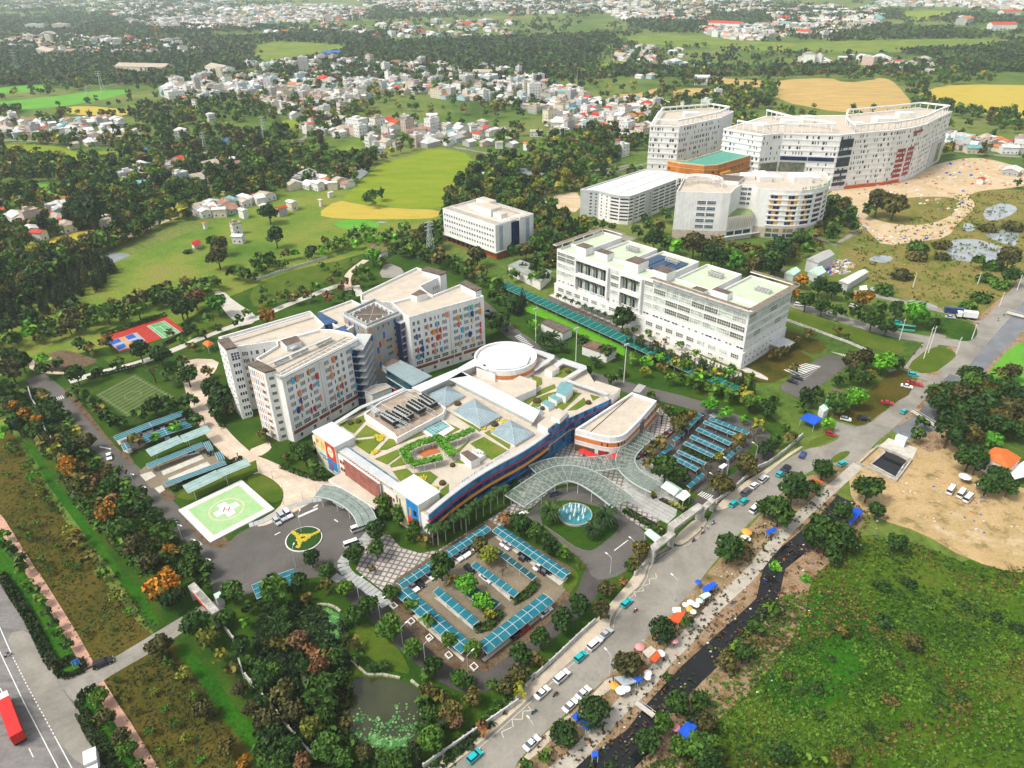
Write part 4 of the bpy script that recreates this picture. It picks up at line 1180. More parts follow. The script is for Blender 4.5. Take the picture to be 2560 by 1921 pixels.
lettering('KHU HỒI SỨC',lobby,(la[0]+math.cos(d_)*5+.2*math.sin(d_),la[1]+math.sin(d_)*5-.2*math.cos(d_),7.0),d_,1.0,m_redl)
RI=lambda s,h=10.6:R(900,840,2.975,s,h)
RJ=lambda s,h=10.6:R(1180,820,2.644,s,h)
RG=lambda s,h=10.6:R(760,980,2.572,s,h)
blue=[(-25.2,161.2),(-20.6,167.6),(-15.6,173.9),(-10.4,179.6),(-5.0,184.6),(1.9,190.4),(7.5,196.2),(11.9,201.5),(19.6,210.7),(36.4,223.4)]
pod=[(-69.3,204.1),(-27.3,162.9)]+blue+[(40.6,229.8),(32.1,235.7),(29.5,247.7),(20.7,254.3),(9,262.6),(-2,266),(-14,255),(-40,233)]
podium=building('podium_building',pod,'low hospital podium with lawns on its roof and a curved blue glass front')
MB().prism(pod,0,10.5,0,1).build('walls',[w_wall,w_roof],podium)
cb=smooth(blue[:8],1,False)
pane_cache={}
def strip_panels(line,z0,z1,step,mats,off,name,d=.12):
 for x,y,a in along(line,step,-off):
  m=mats[rng.integers(len(mats))]
  key=(m.name,step)
  if key not in pane_cache:
   pane_cache[key]=MB().box(.03,-d,0,step-.03,0,1).mesh('glass_panel',m)
  put(name,pane_cache[key],podium,(x-podium.location[0],y-podium.location[1],z0),a,(1,1,z1-z0))
strip_panels(cb,9.0,11.4,1.6,[g_blue2],.35,'glass_panel')
strip_panels(cb,6.0,8.4,1.6,[g_navy,g_navy,g_blue],.1,'glass_panel')
strip_panels(cb,3.2,5.2,1.6,[g_navy,g_blue,g_navy],.1,'glass_panel')
strip_panels(cb,.4,2.6,1.6,[g_navy,g_blue,g_dark],.1,'glass_panel')
def line_band(line,z0,z1,w,m,name):
 b=MB()
 L_,R_=ribbon(line,w)
 for i in range(len(line)-1):
  b.hexa([(*R_[i],z0),(*R_[i+1],z0),(*L_[i+1],z0),(*L_[i],z0),(*R_[i],z1),(*R_[i+1],z1),(*L_[i+1],z1),(*L_[i],z1)])
 return b.build(name,m,podium)
m_mag=M('crimson_line',(.5,.015,.06),.5,.05,1)
m_orl=M('orange_line',(.8,.33,.06),.5,.05,1)
line_band(cb,8.5,8.9,1.5,m_mag,'red_line')
line_band(cb,8.05,8.4,1.0,g_blue2,'blue_line')
line_band(cb,5.3,5.75,1.5,m_orl,'orange_line')
line_band(cb,2.75,3.1,1.2,g_blue2,'blue_line')
line_band(smooth(blue[:5],1,False),2.3,2.6,1.3,m_mag,'red_line')
line_band(cb,11.5,11.9,1.6,w_lgrey,'roof_edge')
for a,b_,z1 in ((blue[7],blue[8],13.6),(blue[8],blue[9],11.8)):
 L=math.hypot(b_[0]-a[0],b_[1]-a[1])
 n=int(L/1.5)
 for r_ in range(5):
  for k in range(n):
   on_wall(podium,a,b_,k*L/n+.04,.3+r_*(z1-.6)/5,L/n-.08,(z1-.6)/5-.08,(g_blue2,g_blue2,g_blue)[rng.integers(3)],'glass_panel',.25)
 on_wall(podium,a,b_,0,9.0,L,.3,m_mag,'red_line',.4)
 on_wall(podium,a,b_,0,6.0,L,.35,m_orl,'orange_line',.4)
hd_=RJ('450 650 500 615 635 545 640 590 500 690',12)
MB().prism([blue[7],blue[8],(16.4,214.6),(8.6,204.8)],10.5,13.4,0,1).build('stair_head',[w_wall,w_roof],podium)
MB().prism(RJ('522 590 560 540 632 560 580 610',15),13.4,15.2,0,1).build('plant_room',[w_wall,w_roof],podium)
fa,fb=(-69.3,204.1),(-27.3,162.9)
LF=math.hypot(fb[0]-fa[0],fb[1]-fa[1])
def front_pt(s_,off=0.0):
 ux,uy=(fb[0]-fa[0])/LF,(fb[1]-fa[1])/LF
 return (fa[0]+ux*s_+uy*off,fa[1]+uy*s_-ux*off)
for s0,s1,d0,d1 in ((2.5,15.2,.6,-7.0),(46.5,58.2,.6,-7.6)):
 q=[front_pt(s0,d0),front_pt(s1,d0),front_pt(s1,d1),front_pt(s0,d1)]
 MB().prism(q,0,13.2).build('mural_block',w_wall2,podium)
 MB().prism([lerp(centroid(q),k,1.07) for k in q],13.2,13.55).build('metal_roof',w_metal,podium)
def mural(s0,pieces):
 for x,z,w,h,m in pieces:
  on_wall(podium,front_pt(s0,.6),front_pt(s0+12.7,.6),x,z,w,h,m,'mural_panel',.06)
cM={k:M('mural_'+k,c,.7,.15,.8) for k,c in (('yellow',(.75,.62,.28)),('pale',(.7,.68,.48)),('red',(.62,.05,.02)),('blue',(.01,.22,.55)),('orange',(.75,.3,.05)),('dark',(.1,.03,.03)))}
mural(2.5,[(.3,8,3.2,4.8,cM['yellow']),(3.5,7.6,3.2,5.2,cM['yellow']),(.3,1.5,6.2,6.0,cM['pale']),(6.8,6.2,5.7,6.6,cM['red']),(6.8,1.2,5.7,4.9,cM['blue'])])
for x,z,w,h,m in [(1.2,9.6,.5,1.6,cM['red']),(2.2,10.2,.4,1.2,cM['red']),(4.2,9.0,.35,2.4,cM['orange']),(5.2,9.0,.35,2.2,cM['orange']),(2.4,5.6,3.6,.6,cM['blue']),(4.0,4.6,2.6,.6,cM['blue']),(8.4,2.2,1.0,2.6,cM['red']),(9.8,1.6,2.4,.6,cM['pale'])]:
 on_wall(podium,front_pt(2.5,.68),front_pt(15.2,.68),x,z,w,h,m,'mural_figure',.05)
fc=front_pt(2.5+9.6,.74)
nx_,ny_=(fb[1]-fa[1])/LF,-(fb[0]-fa[0])/LF
for r_,dx_,dz_,m in ((1.75,0,0,cM['pale']),(.22,-.5,.3,cM['dark']),(.22,.5,.3,cM['dark'])):
 b=MB()
 for i in range(16):
  a=2*PI*i/16
  b.v.append((fc[0]+(fb[0]-fa[0])/LF*(r_*math.cos(a)+dx_)+nx_*(.0 if r_>1 else .03),fc[1]+(fb[1]-fa[1])/LF*(r_*math.cos(a)+dx_)+ny_*(.0 if r_>1 else .03),9.6+dz_+r_*1.25*math.sin(a)))
 b.f.append(tuple(range(16)))
 b.m.append(0)
 b.build('mural_face',m,podium)
mural(46.5,[(.2,.6,5.6,12,cM['pale']),(6.0,6.4,5.5,6.4,cM['blue']),(6.0,.6,5.5,5.7,cM['red'])])
for x,z,w,h,m in [(.6,.8,1.8,5.2,cM['orange']),(2.9,.8,2.4,4.4,cM['yellow']),(1.2,8.6,.5,2.6,cM['dark']),(2.6,8.2,.5,2.6,cM['dark']),(7.2,7.0,.8,3.0,cM['orange']),(9.2,8.0,1.4,2.0,g_navy),(7.4,1.2,1.2,2.0,cM['blue']),(9.4,.9,.6,3.2,cM['orange'])]:
 on_wall(podium,front_pt(46.5,.68),front_pt(58.2,.68),x,z,w,h,m,'mural_figure',.05)
for k in range(14):
 for r_ in range(6):
  on_wall(podium,front_pt(20.6,1.2),front_pt(39.6,1.2),k*19/14+.02,4.2+r_*1.2,19/14-.05,1.15,MATS['terracotta_tile'] if 'terracotta_tile' in MATS else M('terracotta_tile',(.36,.13,.1),.8,.3,.5),'terracotta_tile',.12)
MB().bar(front_pt(20.5,.8),front_pt(39.7,.8),.5,0,11.5).build('screen_wall',w_wall2,podium)
b=MB()
for k in range(14):
 s_=22+k*1.25
 b.bar(front_pt(s_,.5),front_pt(s_+.7,-1.0),.14,11.0,11.25)
b.build('pergola_lattice',w_wall,podium)
MB().prism([front_pt(21.5,.3),front_pt(38.8,.3),front_pt(38.8,-1.4),front_pt(21.5,-1.4)],10.5,10.7).build('planter_floor',w_orange,podium)
wall_windows(podium,front_pt(0),front_pt(LF),[(16.2+k*1.5,z,1.0,1.3,'plain') for k in range(3) for z in (7.0,4.0)]+[(40.6+k*1.4,z,.9,1.3,'plain') for k in range(4) for z in (6.8,3.2)]+[(.5,z,1.5,1.4,'pair') for z in (3.5,6.8)],w_orange,g_dark)
can=[front_pt(18.5,6.6),front_pt(41,4.6),front_pt(41,.7),front_pt(18.5,.7)]
MB().prism(can,4.0,4.9,0,1).build('porch',[w_wall,w_roof],podium)
for s_ in (19.2,26,33,40):
 p=front_pt(s_,4.4)
 MB().box(p[0]-.3,p[1]-.3,0,p[0]+.3,p[1]+.3,4.0).build('porch_pillar',w_terra,podium)
MB().bar(front_pt(14,-1.8),front_pt(44,-1.8),3.2,11.2,11.5).build('roof_slab',w_lgrey,podium)
MB().bar(front_pt(16,-3.9),front_pt(42,-3.9),.12,10.5,11.7).build('glass_balustrade',M_glass('balustrade_glass',(.18,.3,.42),.1),podium)
wl_=[front_pt(3,-8),(-55,220),(-41,232.6),(-38.5,230)]
bp1=R(900,840,2.975,'385 385 720 245 800 300 665 322 455 417',14)
bp3=R(900,840,2.975,'725 244 850 172 925 200 760 265',14)
for q in (bp1,bp3,R(900,840,2.975,'665 321 760 267 1340 560 1290 640',14)):
 MB().prism(q,13.6,14.1).build('belt_roof',w_metal,podium)
 MB().prism(inset(ccw(q),1.6),10.5,13.6).build('clerestory',w_wall2,podium)
drum_c,drum_r=(-2.4,250.8),12.4
b=MB()
b.lathe((*drum_c,0),[(drum_r,0),(drum_r,11.6)],40,0)
b.build('drum_wall',w_wall,podium,True)
b=MB()
b.lathe((*drum_c,0),[(drum_r+.12,11.6),(drum_r+.12,13.2)],40,0)
b.build('drum_orange_band',w_orange,podium)
b=MB()
b.lathe((*drum_c,0),[(drum_r+.05,13.2),(drum_r+.05,15.4),(drum_r-.6,15.4),(drum_r-.6,14.4)],40,0)
b.build('drum_parapet',w_wall,podium)
MB().prism(RJ('75 155 100 135 345 130 385 190 360 250 300 272 210 275 95 275',15.2),14.3,15.5).build('drum_metal_roof',M('drum_metal_sheet',(.62,.68,.7),.4,.1,.4),podium)
MB().prism(RJ('28 262 150 300 205 270 150 240 70 240',14.5),10.5,14.4,0,1).build('drum_annex',[w_wall,w_roofd],podium)
MB().prism(RJ('155 405 315 310 425 345 425 395 250 470',14),10.5,13.6,0,1).build('roof_block',[w_wall,w_roof],podium)
g_sky=M('skylight_sheet',(.27,.36,.39),.35,.22,.3)
g_sky2=M('skylight_rib',(.42,.5,.53),.4,.1,1)
for q in ['500 430 650 365 778 440 628 525','690 553 850 465 1052 592 895 682','968 714 1112 620 1300 720 1150 812']:
 p=RI(q,11.6)
 c=centroid(p)
 b=MB()
 b.prism([lerp(c,k,.96) for k in p],10.5,11.5)
 b.build('skylight_kerb',w_wall,podium)
 pc=ccw(p)
 b=MB().add([(*k,11.5) for k in pc]+[(*c,13.4)],[(0,1,4),(1,2,4),(2,3,4),(3,0,4)])
 b.build('skylight',g_sky,podium)
 b=MB()
 for k in range(4):
  A_,B_=pc[k],pc[(k+1)%4]
  m_=lerp(A_,B_,.5)
  for i in range(1,10):
   t=i/10
   foot=lerp(A_,B_,t)
   up=1-abs(2*t-1)
   top=lerp(foot,(foot[0]+c[0]-m_[0],foot[1]+c[1]-m_[1]),up)
   b.tube((*foot,11.54),(*top,11.54+1.9*up),.06,n=4,caps=False)
  b.tube((*A_,11.55),(*c,13.45),.12,n=4,caps=False)
 b.build('skylight_ribs',g_sky2,podium)
ch=RI('30 590 155 500 350 410 420 410 640 545 620 590 275 775 250 740',12.4)
MB().prism(ch,10.5,12.2,0,1).build('plant_deck',[w_wall,M('rusty_deck',(.42,.33,.25),.9,.3,.4)],podium)
MB().ring(ch,.4,12.2,13.1).build('deck_parapet',w_wall,podium)
m_chill=M('chiller_casing',(.45,.46,.44),.5,.15,.8)
m_fan=M('fan_black',(.02,.02,.02),.6,0,1)
GPC='rooftop chillers on the podium plant deck'
for lb,q in (('leftmost rooftop chiller, nearest the mural block','150 580 205 553 310 612 245 640'),('second rooftop chiller from the left','238 540 290 510 398 570 345 600'),('third rooftop chiller from the left, with a dark open side','340 495 395 468 490 525 435 552'),('rooftop chiller closest to the glazed skylights','430 450 475 425 575 485 520 510')):
 p=RI(q,15.2)
 root=empty('chiller',(*centroid(p),12.2),0,lb,'chiller',GPC)
 MB().prism(p,12.9,15.2).build('casing',m_chill,root)
 MB().prism([lerp(centroid(p),k,1.03) for k in p],13.2,14.8).build('coil_grille',m_fan,root)
 b=MB()
 for k in p:
  c_=lerp(centroid(p),k,.93)
  b.box(c_[0]-.12,c_[1]-.12,12.2,c_[0]+.12,c_[1]+.12,12.9)
 b.build('stand',m_steel,root)
 for i in range(6):
  for j_ in range(2):
   c_=lerp(lerp(p[0],p[3],.27+.46*j_),lerp(p[1],p[2],.27+.46*j_),(i+.5)/6)
   c_=lerp(lerp(p[0],p[1],.27+.46*j_),lerp(p[3],p[2],.27+.46*j_),(i+.5)/6)
   MB().lathe((c_[0],c_[1],15.2),[(.55,0),(.55,.25),(.42,.25),(.4,.1)],9).build('fan',m_fan,root)
b=MB()
for q in ('75 515 330 640','150 560 345 660','150 500 370 620','330 430 560 560','345 420 450 470'):
 p=RI(q,16)
 for z in (13.6,15.9):
  b.tube((*p[0],z),(*p[1],z),.09,n=5)
 for t in (0,.25,.5,.75,1):
  c_=lerp(p[0],p[1],t)
  b.tube((*c_,12.2),(*c_,15.9),.07,n=4)
b.build('pipe_rack',m_steel,podium)
MB().prism(RI('75 545 110 530 155 560 110 580',13.8),12.2,14.0).build('switch_box',m_chill,podium)
pool=RI('470 690 600 630 668 672 545 740',10.9)
MB().prism(RI('445 690 600 610 705 690 620 745 540 760',10.8),10.5,10.85).build('terrace',w_wall2,podium)
MB().prism(pool,10.85,11.05).build('glass_floor',M_glass('green_glass_floor',(.1,.28,.28),.15),podium)
b=MB()
for i in range(1,4):
 b.bar(lerp(pool[0],pool[3],i/4),lerp(pool[1],pool[2],i/4),.1,11.05,11.12)
for i in range(1,7):
 b.bar(lerp(pool[0],pool[1],i/7),lerp(pool[3],pool[2],i/7),.1,11.055,11.125)
b.build('glass_floor_bars',m_steel,podium)
lawns=[(RG,'228 205 385 150 395 185 320 265 290 250'),(RG,'330 285 400 212 480 262 510 275 330 295'),(RG,'330 312 520 290 420 398 340 345'),(RG,'480 372 545 300 610 310 735 250 778 270 640 320 530 370'),(RG,'455 430 620 362 630 395 535 465'),(RG,'550 470 640 405 655 465 560 485'),(RG,'570 510 660 490 700 525 810 510 860 545 800 610 630 590'),(RI,'820 800 920 750 1095 850 975 920'),(RI,'690 870 820 770 800 800 700 900'),(RI,'700 940 730 915 790 950'),(RI,'600 615 660 650 745 690 640 745'),(RI,'650 560 700 590 905 690 890 710'),(RI,'925 720 960 700 1120 800 1110 840'),(RI,'480 400 640 335 660 345 500 430'),(RJ,'335 490 470 400 545 370 555 395 430 450 370 510'),(RJ,'385 520 430 460 510 430 560 420 530 470 440 520'),(RJ,'550 530 620 420 725 430 600 545'),(RJ,'630 545 740 460 760 500 690 540'),(RJ,'780 440 845 455 800 480'),(RJ,'540 320 600 250 680 275 690 290 620 330'),(RJ,'390 310 460 330 465 370 420 390'),(RG,'865 640 930 590 930 700 880 700')]
m_rlawn=M_land('roof_lawn_grass',[(.07,.13,.012),(.12,.17,.02),(.17,.18,.035)],.12,1.5,.3)
for f,q in lawns:
 MB().prism(f(q,10.7),10.5,10.68).build('roof_lawn',m_rlawn,podium)
b=MB()
for f,q,r_ in ((RG,'765 552',1.3),(RG,'845 618',.9),(RG,'470 380',1.1),(RG,'450 390',.9),(RG,'500 285',1.0),(RG,'490 305',1.0),(RI,'120 745',.9),(RI,'150 770',.9),(RI,'920 685',.9),(RI,'980 690',1.0),(RI,'1075 630',.8),(RJ,'165 605',.9),(RJ,'215 620',.9)):
 p=f(q,10.9)[0]
 for k in range(16):
  a,d=random.random()*6.28,random.random()**.5*r_
  b.lathe((p[0]+math.cos(a)*d,p[1]+math.sin(a)*d,10.6),[(.35,0),(.4,.3),(.15,.55)],5)
b.build('yellow_shrubs',M('yellow_foliage',(.62,.5,.04),.8,.3,3),podium)
b=MB()
for f,q,r_ in ((RG,'890 585',1.1),(RI,'727 503',1.3),(RI,'1000 655',1.3),(RJ,'150 637',1.3),(RJ,'430 482',1.6),(RJ,'635 290',1.2),(RJ,'770 493',1.1),(RJ,'465 532',.9),(RG,'955 470',.9),(RG,'300 200',1.1),(RG,'350 190',1.1)):
 p=f(q,10.9)[0]
 b.lathe((p[0],p[1],10.55),[(r_,0),(r_,.5),(r_*.8,.9),(r_*.3,1.05)],12)
b.build('round_shrub',M('brown_green_foliage',(.09,.07,.02),.9,.5,3),podium)
m_vine=M_leaf('vine_leaf',(.03,.14,.008),(.12,.3,.02))
def vine(line,w,z):
 vs,fs,lf=[],[],[]
 for x,y,a in along(line,.28):
  for k in range(int(w*5)):
   o_=random.uniform(-w/2,w/2)
   cx_,cy_,cz_=x-math.sin(a)*o_+random.uniform(-.2,.2),y+math.cos(a)*o_,z+random.uniform(-.25,.4)
   s_=random.uniform(.22,.42)
   n=len(vs)
   u_=Vector((random.gauss(0,1),random.gauss(0,1),random.gauss(0,.5))).normalized()
   v_=u_.cross(Vector((random.gauss(0,.5),random.gauss(0,.5),1))).normalized()
   vs+=[tuple(Vector((cx_,cy_,cz_))+u_*s_*i+v_*s_*j) for i,j in ((-1,-1),(1,-1),(1,1),(-1,1))]
   fs.append((n,n+1,n+2,n+3))
   lf.append(random.random())
 return vs,fs,lf
pts=RI('325 850 420 800 560 760 600 745',13.4),RI('320 835 380 940',13.4),RI('390 950 610 900',13.4),RI('575 750 695 880',13.4),RI('640 770 740 740 840 690',13.4)
pr=empty('vine_pergola',(*centroid([q for l in pts for q in l]),10.5),0,'white pergola overgrown with bright green vines on the roof garden','pergola')
b=MB()
for l in pts:
 for z in (13.0,):
  for p,q in zip(l,l[1:]):
   for o_ in (-1.2,1.2):
    d=math.atan2(q[1]-p[1],q[0]-p[0])
    b.bar((p[0]-math.sin(d)*o_,p[1]+math.cos(d)*o_),(q[0]-math.sin(d)*o_,q[1]+math.cos(d)*o_),.25,12.8,13.05)
 for x,y,a in along(l,1.1):
  b.bar((x-math.sin(a)*1.9,y+math.cos(a)*1.9),(x+math.sin(a)*1.9,y-math.cos(a)*1.9),.12,13.05,13.2)
b.build('beams',w_wall2,pr)
b=MB()
for l in pts:
 for x,y,a in along(l,3.5):
  for o_ in (-1.2,1.2):
   b.tube((x-math.sin(a)*o_,y+math.cos(a)*o_,10.5),(x-math.sin(a)*o_,y+math.cos(a)*o_,12.8),.12,n=6)
b.build('pillars',w_wall2,pr)
V_,F_,L_=[],[],[]
for l,w in zip(pts,(2.8,2.6,2.6,3.2,2.4)):
 v,f,lf=vine(l,w,13.3)
 n=len(V_)
 V_+=v
 F_+=[tuple(n+i for i in k) for k in f]
 L_+=lf
bb=MB()
bb.v,bb.f,bb.m=V_,F_,[0]*len(F_)
vo=bb.build('vines',m_vine,pr)
at=vo.data.attributes.new('leaf','FLOAT','FACE')
at.data.foreach_set('value',L_)
MB().prism(RI('425 860 560 810 600 860 470 900',10.8),10.5,10.62).build('pergola_court',w_terra,pr)
for f,q,z,top in ((RI,'745 870 800 850 890 905 825 935',13.5,w_roofd),(RJ,'560 395 590 355 668 375 668 400 620 455 560 430',13.6,None),(RJ,'505 455 540 435 600 460 560 485',12.4,None),(RJ,'455 495 490 475 548 500 505 528',12.2,None),(RJ,'395 530 420 520 470 548 440 560',12.0,None),(RJ,'480 275 525 250 578 265 530 290',13.2,w_roof)):
 p=f(q,z)
 MB().prism(p,10.5,z,0,1).build('roof_house',[w_wall,top or M('teal_metal_roof',(.16,.33,.34),.45,.15,.6)],podium)
p=RI('830 860 880 840 935 880 890 910',12.3)
MB().prism(p,10.5,12.3).build('roof_house',w_wall,podium)
b=MB()
for k in range(3):
 c_=lerp(p[0],p[2],.3+.2*k)
 b.tube((c_[0]-.8,c_[1]+.8,12.8),(c_[0]+.8,c_[1]-.8,12.8),.45,n=9)
b.build('steel_tank',m_steel,podium)
for q in ['405 135 545 180 545 200 420 285 400 265 505 200 410 160','540 240 600 200 755 250 760 270 610 350 600 335 705 270 605 235 560 265']:
 p=RJ(q,12.6)
 MB().prism(p,12.3,12.6).build('roof_frame',w_lgrey,podium)
MB().bar(*RJ('620 345 900 440',12.4),1.6,12.2,12.5).build('roof_frame',w_lgrey,podium)
wall_windows(podium,(40.6,229.8),(32.1,235.7),[(1+k*1.8,z,1.1,1.5,'plain') for k in range(5) for z in (2.5,6.5)],w_orange,g_dark)
MB().prism(RJ('785 385 820 350 982 402 945 440 900 450',12),10.5,12.1,0,1).build('roof_house',[w_wall,w_roof],podium)
on_wall(podium,(36.6,223.6),(40.5,229.6),.4,6.2,6.3,2.2,w_orange,'orange_panel',.12)
wl=[front_pt(2,-7.8),(-55,219),(-40.5,232)]
line_band(wl,11.9,12.15,1.6,w_lgrey,'roof_walkway')
railing(podium,wl,10.5,1.4)
sp=R(1140,1100,6.345,'95 670 290 540 470 430 640 320 850 190',12.0)
L_tot=sum(math.hypot(b_[0]-a_[0],b_[1]-a_[1]) for a_,b_ in zip(sp,sp[1:]))
txt='BỆNH VIỆN NHI ĐỒNG THÀNH PHỐ'
st=L_tot/len(txt)
for ch_,(x,y,a) in zip(txt,along(sp,st)):
 if ch_!=' ':
  lettering(ch_,podium,(x,y,11.9),a,st*1.15,m_bluel,name='letter')
RR=lambda s,h=9:R(1420,960,4.758,s,h)
rp=RR('85 545 760 105 1055 205 850 440 700 590 640 625 560 642 480 640 330 610')
rp=[rp[0],rp[8]]+smooth([rp[8],rp[7],rp[6],rp[5],rp[4]],1,False)[1:]+[rp[3],rp[2],rp[1]]
rest=building('restaurant',rp,'white annex with rounded corner, orange band and red parasols beside the blue glass','restaurant')
MB().prism(rp,0,8.2,0,1).build('walls',[w_wall,w_roof],rest)
MB().ring(ccw(rp),.7,8.2,9.2).build('parapet',w_wall,rest)
rc=ccw(rp)
nb=len(rc)
b=MB()
for i in range(nb):
 a_,c_=rc[i],rc[(i+1)%nb]
 L=math.hypot(c_[0]-a_[0],c_[1]-a_[1])
 b.bar(lerp(a_,c_,0),c_,.24,5.0,6.6)
b.build('orange_band',w_orange,rest)
b=MB()
for i in range(nb):
 b.bar(rc[i],rc[(i+1)%nb],.34,4.5,4.72)
 b.bar(rc[i],rc[(i+1)%nb],.34,6.9,7.1)
b.build('cornice',w_wall,rest)
m_wood=M('brown_timber',(.16,.09,.045),.7,.3,2)
for i in range(nb):
 a_,c_=rc[i],rc[(i+1)%nb]
 mid=lerp(a_,c_,.5)
 L=math.hypot(c_[0]-a_[0],c_[1]-a_[1])
 if L>1.2 and mid[1]<214 and mid[0]>21:
  on_wall(rest,a_,c_,.1,.2,L-.2,2.8,m_wood,'shop_front',.12)
  if L<6:
   on_wall(rest,a_,c_,L*.45,5.1,.5,1.4,g_dark,'slit_window',.2)
la_,lb2=RR('850 440 1055 205')
Lr=math.hypot(lb2[0]-la_[0],lb2[1]-la_[1])
on_wall(rest,la_,lb2,1.0,.3,3.2,7.2,g_dark,'dark_glass_bay',.3)
for k in range(4):
 on_wall(rest,la_,lb2,5.5+k*3.1,4.9,2.6,1.9,w_orange,'orange_panel',.2)
 on_wall(rest,la_,lb2,5.5+k*3.1,1.4,2.6,1.7,w_orange,'orange_panel',.2)
 on_wall(rest,la_,lb2,8.2+k*3.1,5.0,.4,1.7,g_dark,'slit_window',.25)
MB().bar(RR('255 580',8.3)[0],RR('750 145',8.3)[0],.25,8.2,8.35).build('roof_gutter',m_fan,rest)
sg=RR('400 815',4.0)[0]
sgm=MB()
for i in range(16):
 a=2*PI*i/16
 sgm.v.append((sg[0]+1.5*math.cos(a)*.8,sg[1]-.5+1.5*math.cos(a)*.1,4.0+.8*math.sin(a)))
sgm.f.append(tuple(range(16)))
sgm.m.append(0)
sgm.build('round_sign',m_redl,rest)
def frame(o,p1):
 d=math.hypot(p1[0]-o[0],p1[1]-o[1])
 ux,uy=(p1[0]-o[0])/d,(p1[1]-o[1])/d
 return lambda s_,t:(o[0]+ux*s_+uy*t,o[1]+uy*s_-ux*t)
FC=frame((96.9,264.4),(23.3,343.6))
def rect(f,s0,t0,s1,t1):
 return [f(s0,t0),f(s1,t0),f(s1,t1),f(s0,t1)]
whosp=building('white_hospital',rect(FC,0,0,108,36),'long white seven storey hospital with pale green finger roofs beyond the teal canopy')
def blk(f,s0,t0,s1,t1,z0,z1,name='walls',wall=None,roof=None,root=None,par=1.0):
 p=rect(f,s0,t0,s1,t1)
 MB().prism(p,z0,z1,0,1).build(name,[wall or w_wall,roof or w_green],root)
 if par:
  MB().ring(ccw(p),.4,z1,z1+par).build('parapet',wall or w_wall,root)
blk(FC,0,.4,108,10,0,25,root=whosp)
blk(FC,-.6,-.5,108.6,.4,0,7.6,'base',root=whosp,roof=w_wall2,par=0)
blk(FC,-.6,.4,-.002,36,0,7.6,'base',root=whosp,roof=w_wall2,par=0)
for s0,s1,z in ((0.02,20.5,25.4),(25,43.5,24.6),(48,69,24.6),(72.5,91,24.6),(95,107.98,25.4)):
 blk(FC,s0,10.01,s1,36,0,z,'finger_block',root=whosp)
for s0,s1 in ((20.5,25),(43.5,48),(69,72.5),(91,95)):
 blk(FC,s0,10.02,s1,33,0,20,'link_block',root=whosp,roof=w_metal,par=0)
m_eave=M('mossy_eaves',(.14,.1,.07),.9,.45,.5,tint=(.28,.23,.18))
for a,b_ in ((FC(-.6,-1.1),FC(48.5,-1.1)),(FC(-1.1,-1.6),FC(-1.1,37)),(FC(-1.8,37),FC(21,37)),(FC(108.8,-.5),FC(108.8,37)),(FC(95,37),FC(109,37))):
 MB().bar(a,b_,2.4,27.6,28.1,0,1).build('eaves',[w_wall2,m_eave],whosp)
for s_ in (4,12,20,28,36,44,48):
 p=FC(s_,.3)
 MB().box(p[0]-.3,p[1]-.3,25,p[0]+.3,p[1]+.3,27.6).build('eaves_post',w_wall2,whosp)
for t in (4,12,20,28,35):
 p=FC(.3,t)
 MB().box(p[0]-.3,p[1]-.3,25,p[0]+.3,p[1]+.3,27.6).build('eaves_post',w_wall2,whosp)
 p=FC(107.7,t)
 MB().box(p[0]-.3,p[1]-.3,25,p[0]+.3,p[1]+.3,27.6).build('eaves_post',w_wall2,whosp)
for s0,t0,s1,t1,z in ((92,4,99,10,29),(80,6,88,11,28.5),(60,4,68,12,29.5),(44,4,52,11,29.5),(14,6,22,10,28),(24,3,30,7,27)):
 blk(FC,s0,t0,s1,t1,25.01,z,'roof_house',root=whosp,roof=w_roofd,par=0)
fa,fb=FC(108,.4),FC(0,.4)
W_=lambda lst:wall_windows(whosp,fa,fb,lst,f_white,g_pale2,pick=[g_pale,g_pale,g_pale,g_pale2,g_pale2])
strips=[12.7,16.6,20.3,23.0]
W_([(60.6+k*6.7,z,6.3,2.4 if z<23 else 1.7,'wide') for k in range(7) for z in strips])
W_([(.6+k*6,z,5.6,2.2 if z<23 else 1.6,'wide') for k in range(2) for z in strips])
W_([(35.5,z,5.2,2.0,'wide') for z in strips]+[(55.2,z,4.6,2.0,'wide') for z in strips])
for s0,s1 in ((14,34),(42,54)):
 for z0,z1 in ((9.6,15.6),(17.6,23.8)):
  on_wall(whosp,fa,fb,s0,z1+.2,s1-s0,1.4,w_wall,'bay_frame',1.6)
  on_wall(whosp,fa,fb,s0-.6,z0-.4,.9,z1-z0+2.0,w_wall,'bay_frame',1.6)
  on_wall(whosp,fa,fb,s1-.3,z0-.4,.9,z1-z0+2.0,w_wall,'bay_frame',1.6)
  W_([(s0+.6+k*1.62,z0,1.45,z1-z0,'slot',(g_pale2,g_dark,g_pale)[k%3]) for k in range(int((s1-s0-1)/1.62))])
  for k in range(int((s1-s0-1)/1.62)):
   on_wall(whosp,fa,fb,s0+.45+k*1.62,z1-1.4,.5,1.5,g_pale2,'louvre_fin',1.1)
rnd=random.Random(9)
s_=1.5
lw=[]
while s_<105:
 w=rnd.choice((.9,1.2,3.2))
 lw.append((s_,9.0,w,.8,'pair',g_dark))
 s_+=w+rnd.choice((1.0,2.4,1.6))
W_(lw)
ba,bb_=FC(108.6,-.5),FC(-.6,-.5)
wall_windows(whosp,ba,bb_,[(3+k*5.6,4.2,3.6,2.0,'grid') for k in range(19)]+[(3.4+k*5.6,1.4,2.2,1.0,'trio') for k in range(19)],f_white,g_pale2,pick=[g_pale2,g_pale2,g_pale])
sa_,sb_=FC(-.6,-.5),FC(-.6,36)
